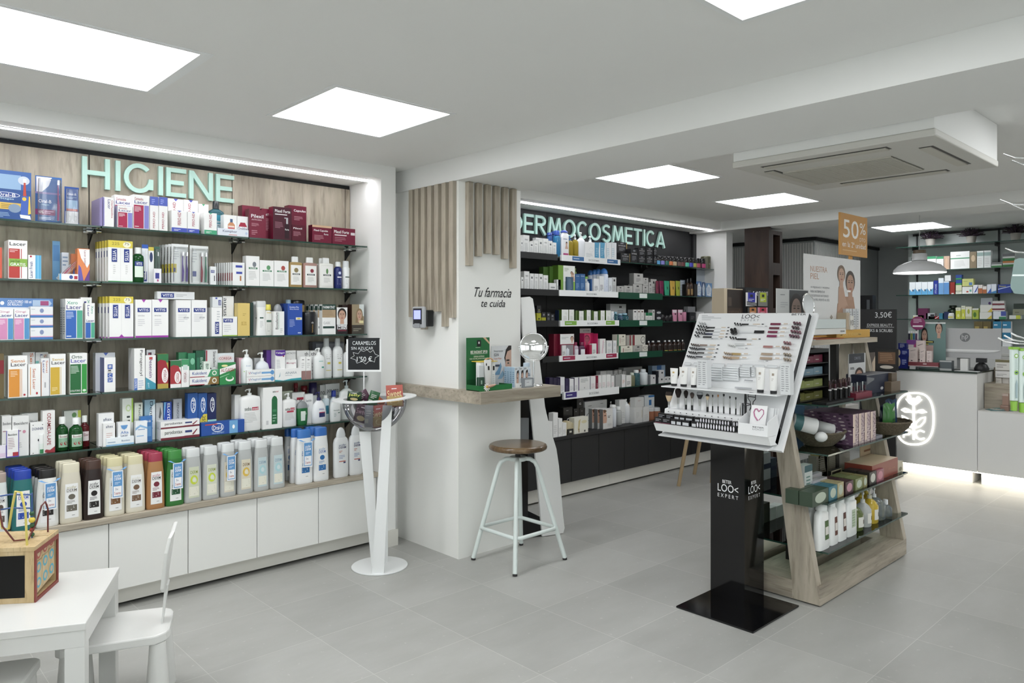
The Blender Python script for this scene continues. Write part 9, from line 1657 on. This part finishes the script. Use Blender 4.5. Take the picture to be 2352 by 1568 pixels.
yl_=[('r',0,0,1,.72,'#c8cc3c'),('l',.2,.8,.8,.9,1,'#8a8a7a'),('e',.5,.3,.2,.14,'#e0e4a0')]
rk(R4,((2097,2122,724,'#e2e0da',[('r',0,.35,.8,.6,'#d8d45a')],'white with yellow line, first'),(2108,2131,708,'#6a2850',[],'purple, behind'),(2127,2147,719,'#b8bcc0',[('r',.5,.3,.95,.8,'#3a3c40')],'grey sprayer pack'),(2132,2157,726,'#9c1f2a',[('p',[(.6,.1),(.7,.1),(1,.9),(.9,.9)],'#e8e8e8')],'bright red, low'),(2157,2165,719,'#3a84a0',[],'teal'),(2168,2180,716,'#22305c',[],'navy, behind the white jar'),(2195,2207,706,'#dfe0c8',yl_,'yellow, first'),(2208,2217,702,'#dfe0c8',yl_,'yellow, tallest'),(2217.5,2232,704,'#dcdcc4',[('r',0,0,1,.2,'#b8b48a'),('e',.5,.6,.2,.2,'#a8b03c')],'pale with plant picture'),(2233,2248,708,'#a8b83c',[('r',0,.85,1,1,'#dfe0d8'),('e',.4,.4,.24,.24,'#4a7a2c')],'green leaf picture'),(2250,2278,717,'#dfdfd6',[('p',[(.6,0),(1,0),(1,.6)],'#d0b83c')],'white with yellow corner, lower'),(2281,2311,715,'#d8dee6',[('r',.6,.4,1,1,'#4a5ab0'),('r',.45,0,1,.3,'#3a8a5c')],'pale blue and green'),(2318,2344,724,'#e0e4dc',[('r',.6,0,1,1,'#c8d03c')],'white and lime, low')),'medicine carton on the lowest visible shelf')
for l,r_,t,b_,c,dd,w in((2251,2279,700,716.5,'#dfdfd6',[('p',[(.6,0),(1,0),(1,.6)],'#d0b83c')],'white with yellow corner, upper'),(2253,2280,684,699.5,'#a8acb2',[('e',.75,.2,.12,.2,'#4a2c6a')],'grey with purple spot'),(2279,2308,702,714.5,'#e0dedc',[('r',0,.2,1,.5,'#7a2430')],'white with dark red band, middle'),(2279,2307,691,701.5,'#e0dedc',[('r',0,.1,1,.45,'#7a2430')],'white with dark red band, upper'),(2326,2352,710,723,'#8a8c74',[('l',.2,.3,.8,.6,1,'#55563c')],'olive grey, by the wire hooks'),(2328,2352,697,709.5,'#2c3a30',[],'dark green, by the wire hooks')):K(R4,l,r_,t,c,'medicine carton stacked on the lowest visible shelf, '+w,dd,d=.06,y=.03,b=b_)
Bt(R4,2175,2190,719,'#e6e6e2','small white medicine jar on the lowest visible shelf',prof=[(0,.95,.95),(.03,1,1),(.76,1,1)],captype='flat',capw=.9,p=2,y=.02,decs=[('r',0,.1,1,.6,'#d8cc60')],name='jar')
Bt(R4,2173,2198,701,'#26331f','large dark green jar behind the small white medicine jar',cap='#1c2818',prof=P_ROUND,captype='flat',capw=.7,p=2,y=.12,name='jar')
S5=Shelf('X',XR-.33,1.19,'');tag(MB().box(XR-.35,XR-.03,-.2,3.14,.0,1.189,mat('#d0d1cf',.4)).build('drawer_unit'),'white drawer unit under the medicine shelves behind the counter','drawer unit')
for l,r_,t,c,dd,w in((2237,2257,738,'#6a5c34',[('l',.1,.6,.9,.9,1,'#b09a50')],'bronze, left'),(2257.5,2276,738,'#6a5c34',[('l',.1,.6,.9,.9,1,'#b09a50')],'bronze, right'),(2281,2300,738,'#e0e4e6',[('r',0,.72,1,1,'#2a84b0'),('l',.1,.8,.8,.92,1,'#e0f0f8')],'blue topped, first'),(2302,2322,738,'#e0e4e6',[('r',0,.72,1,1,'#2a84b0'),('l',.1,.8,.8,.92,1,'#e0f0f8'),('r',0,.3,1,.55,'#2a84b0')],'blue topped, second')):K(S5,l,r_,t,c,'carton on the white drawer unit, '+w,dd,d=.06,y=.02)
# ceiling air conditioner
r=empty('ceiling_air_conditioner',(3.9,1.52,ZC));AW=mat('#cdcbc3',.5);AP=mat('#c3bfb2',.5);x0,x1,y0,y1=3.427,4.39,1.04,1.99
wb(MB().box(x0+.005,x1-.005,y0+.005,y1-.005,2.30,ZC-.001,CEIL),'casing',r)
wb(MB().box(x0,x1,y0,y1,2.267,2.2995,AW),'fascia',r,bevel=.006)
m=MB();gx0,gx1,gy0,gy1=3.72,4.17,1.32,1.86
for i in range(26):x=gx0+(gx1-gx0)*i/25;m.box(x-.004,x+.004,gy0,gy1,2.2600,2.2668,AP)
for i in range(9):y=gy0+(gy1-gy0)*i/8;m.box(gx0,gx1,y-.003,y+.003,2.2585,2.2598,AP)
m.box(gx0-.003,gx1+.003,gy0-.003,gy1+.003,2.2663,2.2668,'#4a4840');wb(m,'intake_grille',r)
for a in((x0+.07,x0+.13,y0+.22,y1-.12),(x1-.13,x1-.07,y0+.2,y1-.2)):
    wb(MB().box(*a,2.2655,2.2668,'#26241f').box(a[0]+.012,a[1],a[2]+.01,a[3]-.01,2.260,2.2652,AP),'louvre',r)
for a in((x0+.2,x1-.2,y0+.07,y0+.13),(x0+.2,x1-.2,y1-.13,y1-.07)):wb(MB().box(*a,2.2655,2.2668,'#26241f').box(a[0]+.01,a[1]-.01,a[2]+.012,a[3],2.260,2.2652,AP),'louvre',r)
tag(r,'beige square cassette air conditioner hanging from the ceiling beside the beam','air conditioner')
# wire rack at the right edge
r=empty('wire_display_rack',(2.95,.36,0));k=MB().loft([(.001,.2,.2),(.02,.2,.2)],STEEL,32,2).tube([(0,0,.02),(0,0,2.1)],.012,CHROME,12);k.build('pole',r)
for nm,pts in(('top_hook',((2305,353),(2330,362),(2352,363))),('top_hook',((2325,368),(2338,373),(2352,379))),('second_hook',((2297,458),(2325,469),(2352,470))),('second_hook',((2325,470),(2340,477),(2356,482))),('third_hook',((2309,570),(2330,578),(2356,580))),('low_hook',((2292,776),(2310,785),(2335,789),(2356,790))),('low_hook',((2306,770),(2325,780),(2356,785))),('low_hook',((2322,765),(2336,772),(2356,778)))):
    P_=[Vector(onX(a,b,2.73))for a,b in pts];e=Vector((2.95,.36,P_[-1].z));k=MB().tube([tuple(p)for p in P_]+[tuple(e)],.0026,CHROME,8);wb(k,'hook',r)
tag(r,'chrome wire display rack reaching in at the right picture edge','display rack')
for i,(l,r_,t,b_)in enumerate(((2320,2338,796,942),(2338.5,2358,799,946))):
    X=2.70+.01*i;a,c=onX(l,870,X),onX(r_,870,X);z1,z0=onX(l,t,X)[2],onX(l,b_,X)[2];w=(a[1]-c[1]);h=z1-z0;m=MB()
    m.loft([(h*.16,w*.5,.008),(h*.22,w*.49,.009),(h,w*.5,.010)],mat('#cfdcd6',.3),16,4);m.loft([(0,w*.34,.009),(h*.15,w*.4,.01)],mat('#86b83c',.3),14,3);m.box(-w*.5,w*.5,-.011,.011,h-.008,h+.0,'#86b83c')
    marks(m,flat_map(-w/2,w/2,0,h,-.0105),[('e',.5,.86,.3,.035,'#86b83c'),('e',.5,.86,.2,.02,'#dfe8d8'),('e',.5,.6,.3,.035,'#86b83c'),('r',.35,.59,.65,.61,'#1f2f6a'),('l',.3,.64,.7,.82,10,'#a8b8b4'),('p',[(.35,.2),(.65,.2),(.7,.42),(.55,.5),(.35,.42)],'#9ab0b4')])
    tag(m.build('toothbrush_tube',loc=(X,(a[1]+c[1])/2,z0),rot=YAW-PI/2-.0),'pale green and lime toothbrush pack hanging on the wire rack, %s one'%['left','right'][i],'pack')
X=2.72;m=MB();a=[onX(p,q,X)for p,q in((2330,596),(2342,592),(2356,594),(2356,676),(2330,674),(2321,660),(2321,650))];m.prism([(p[1],p[2])for p in a],X,X+.02,thin_glass('teal_case','#c4d8d4',rough=.15,diffuse=.55,dcol='#a4bcb8'),'x');m.prism([(onX(2325,634,X)[1],onX(2325,634,X)[2]),(onX(2356,634,X)[1],onX(2356,634,X)[2]),(onX(2356,630,X)[1],onX(2356,630,X)[2]),(onX(2326,630,X)[1],onX(2326,630,X)[2])],X-.001,X+.021,mat('#dfe8e6',.3),'x')
tag(m.build('toothbrush_case'),'translucent teal plastic travel case hanging on the wire rack','case')
# offer standee at the far end of the cosmetics wall
m=MB();q0,q1=onY(1600,650,4.32),onY(1639,650,4.32);m.box(q0[0],q1[0],4.32,4.323,1.7125,onY(1620,620,4.32)[2],'#b8c2cc');ce=onY(1631,635,4.319);m.add([(ce[0]+.045*math.cos(t),4.3188,ce[2]+.065*math.sin(t))for t in[2*PI*i/28 for i in range(28)]],[tuple(range(28))],mat('#3c7cc4',.4));marks(m,lambda u,v,e:(ce[0]-.04+.08*u,4.3186-e,ce[2]-.04+.08*v),[('t','OFERTA',.1,.6,.9,.82,'#c8dcf4'),('t','ESPECIAL',.05,.34,.95,.54,'#c8dcf4'),('l',.2,.05,.8,.25,2,'#a8c8ec')])
tag(m.build('offer_sign'),'grey standee with round blue offer disc behind the slipper pouches','sign')
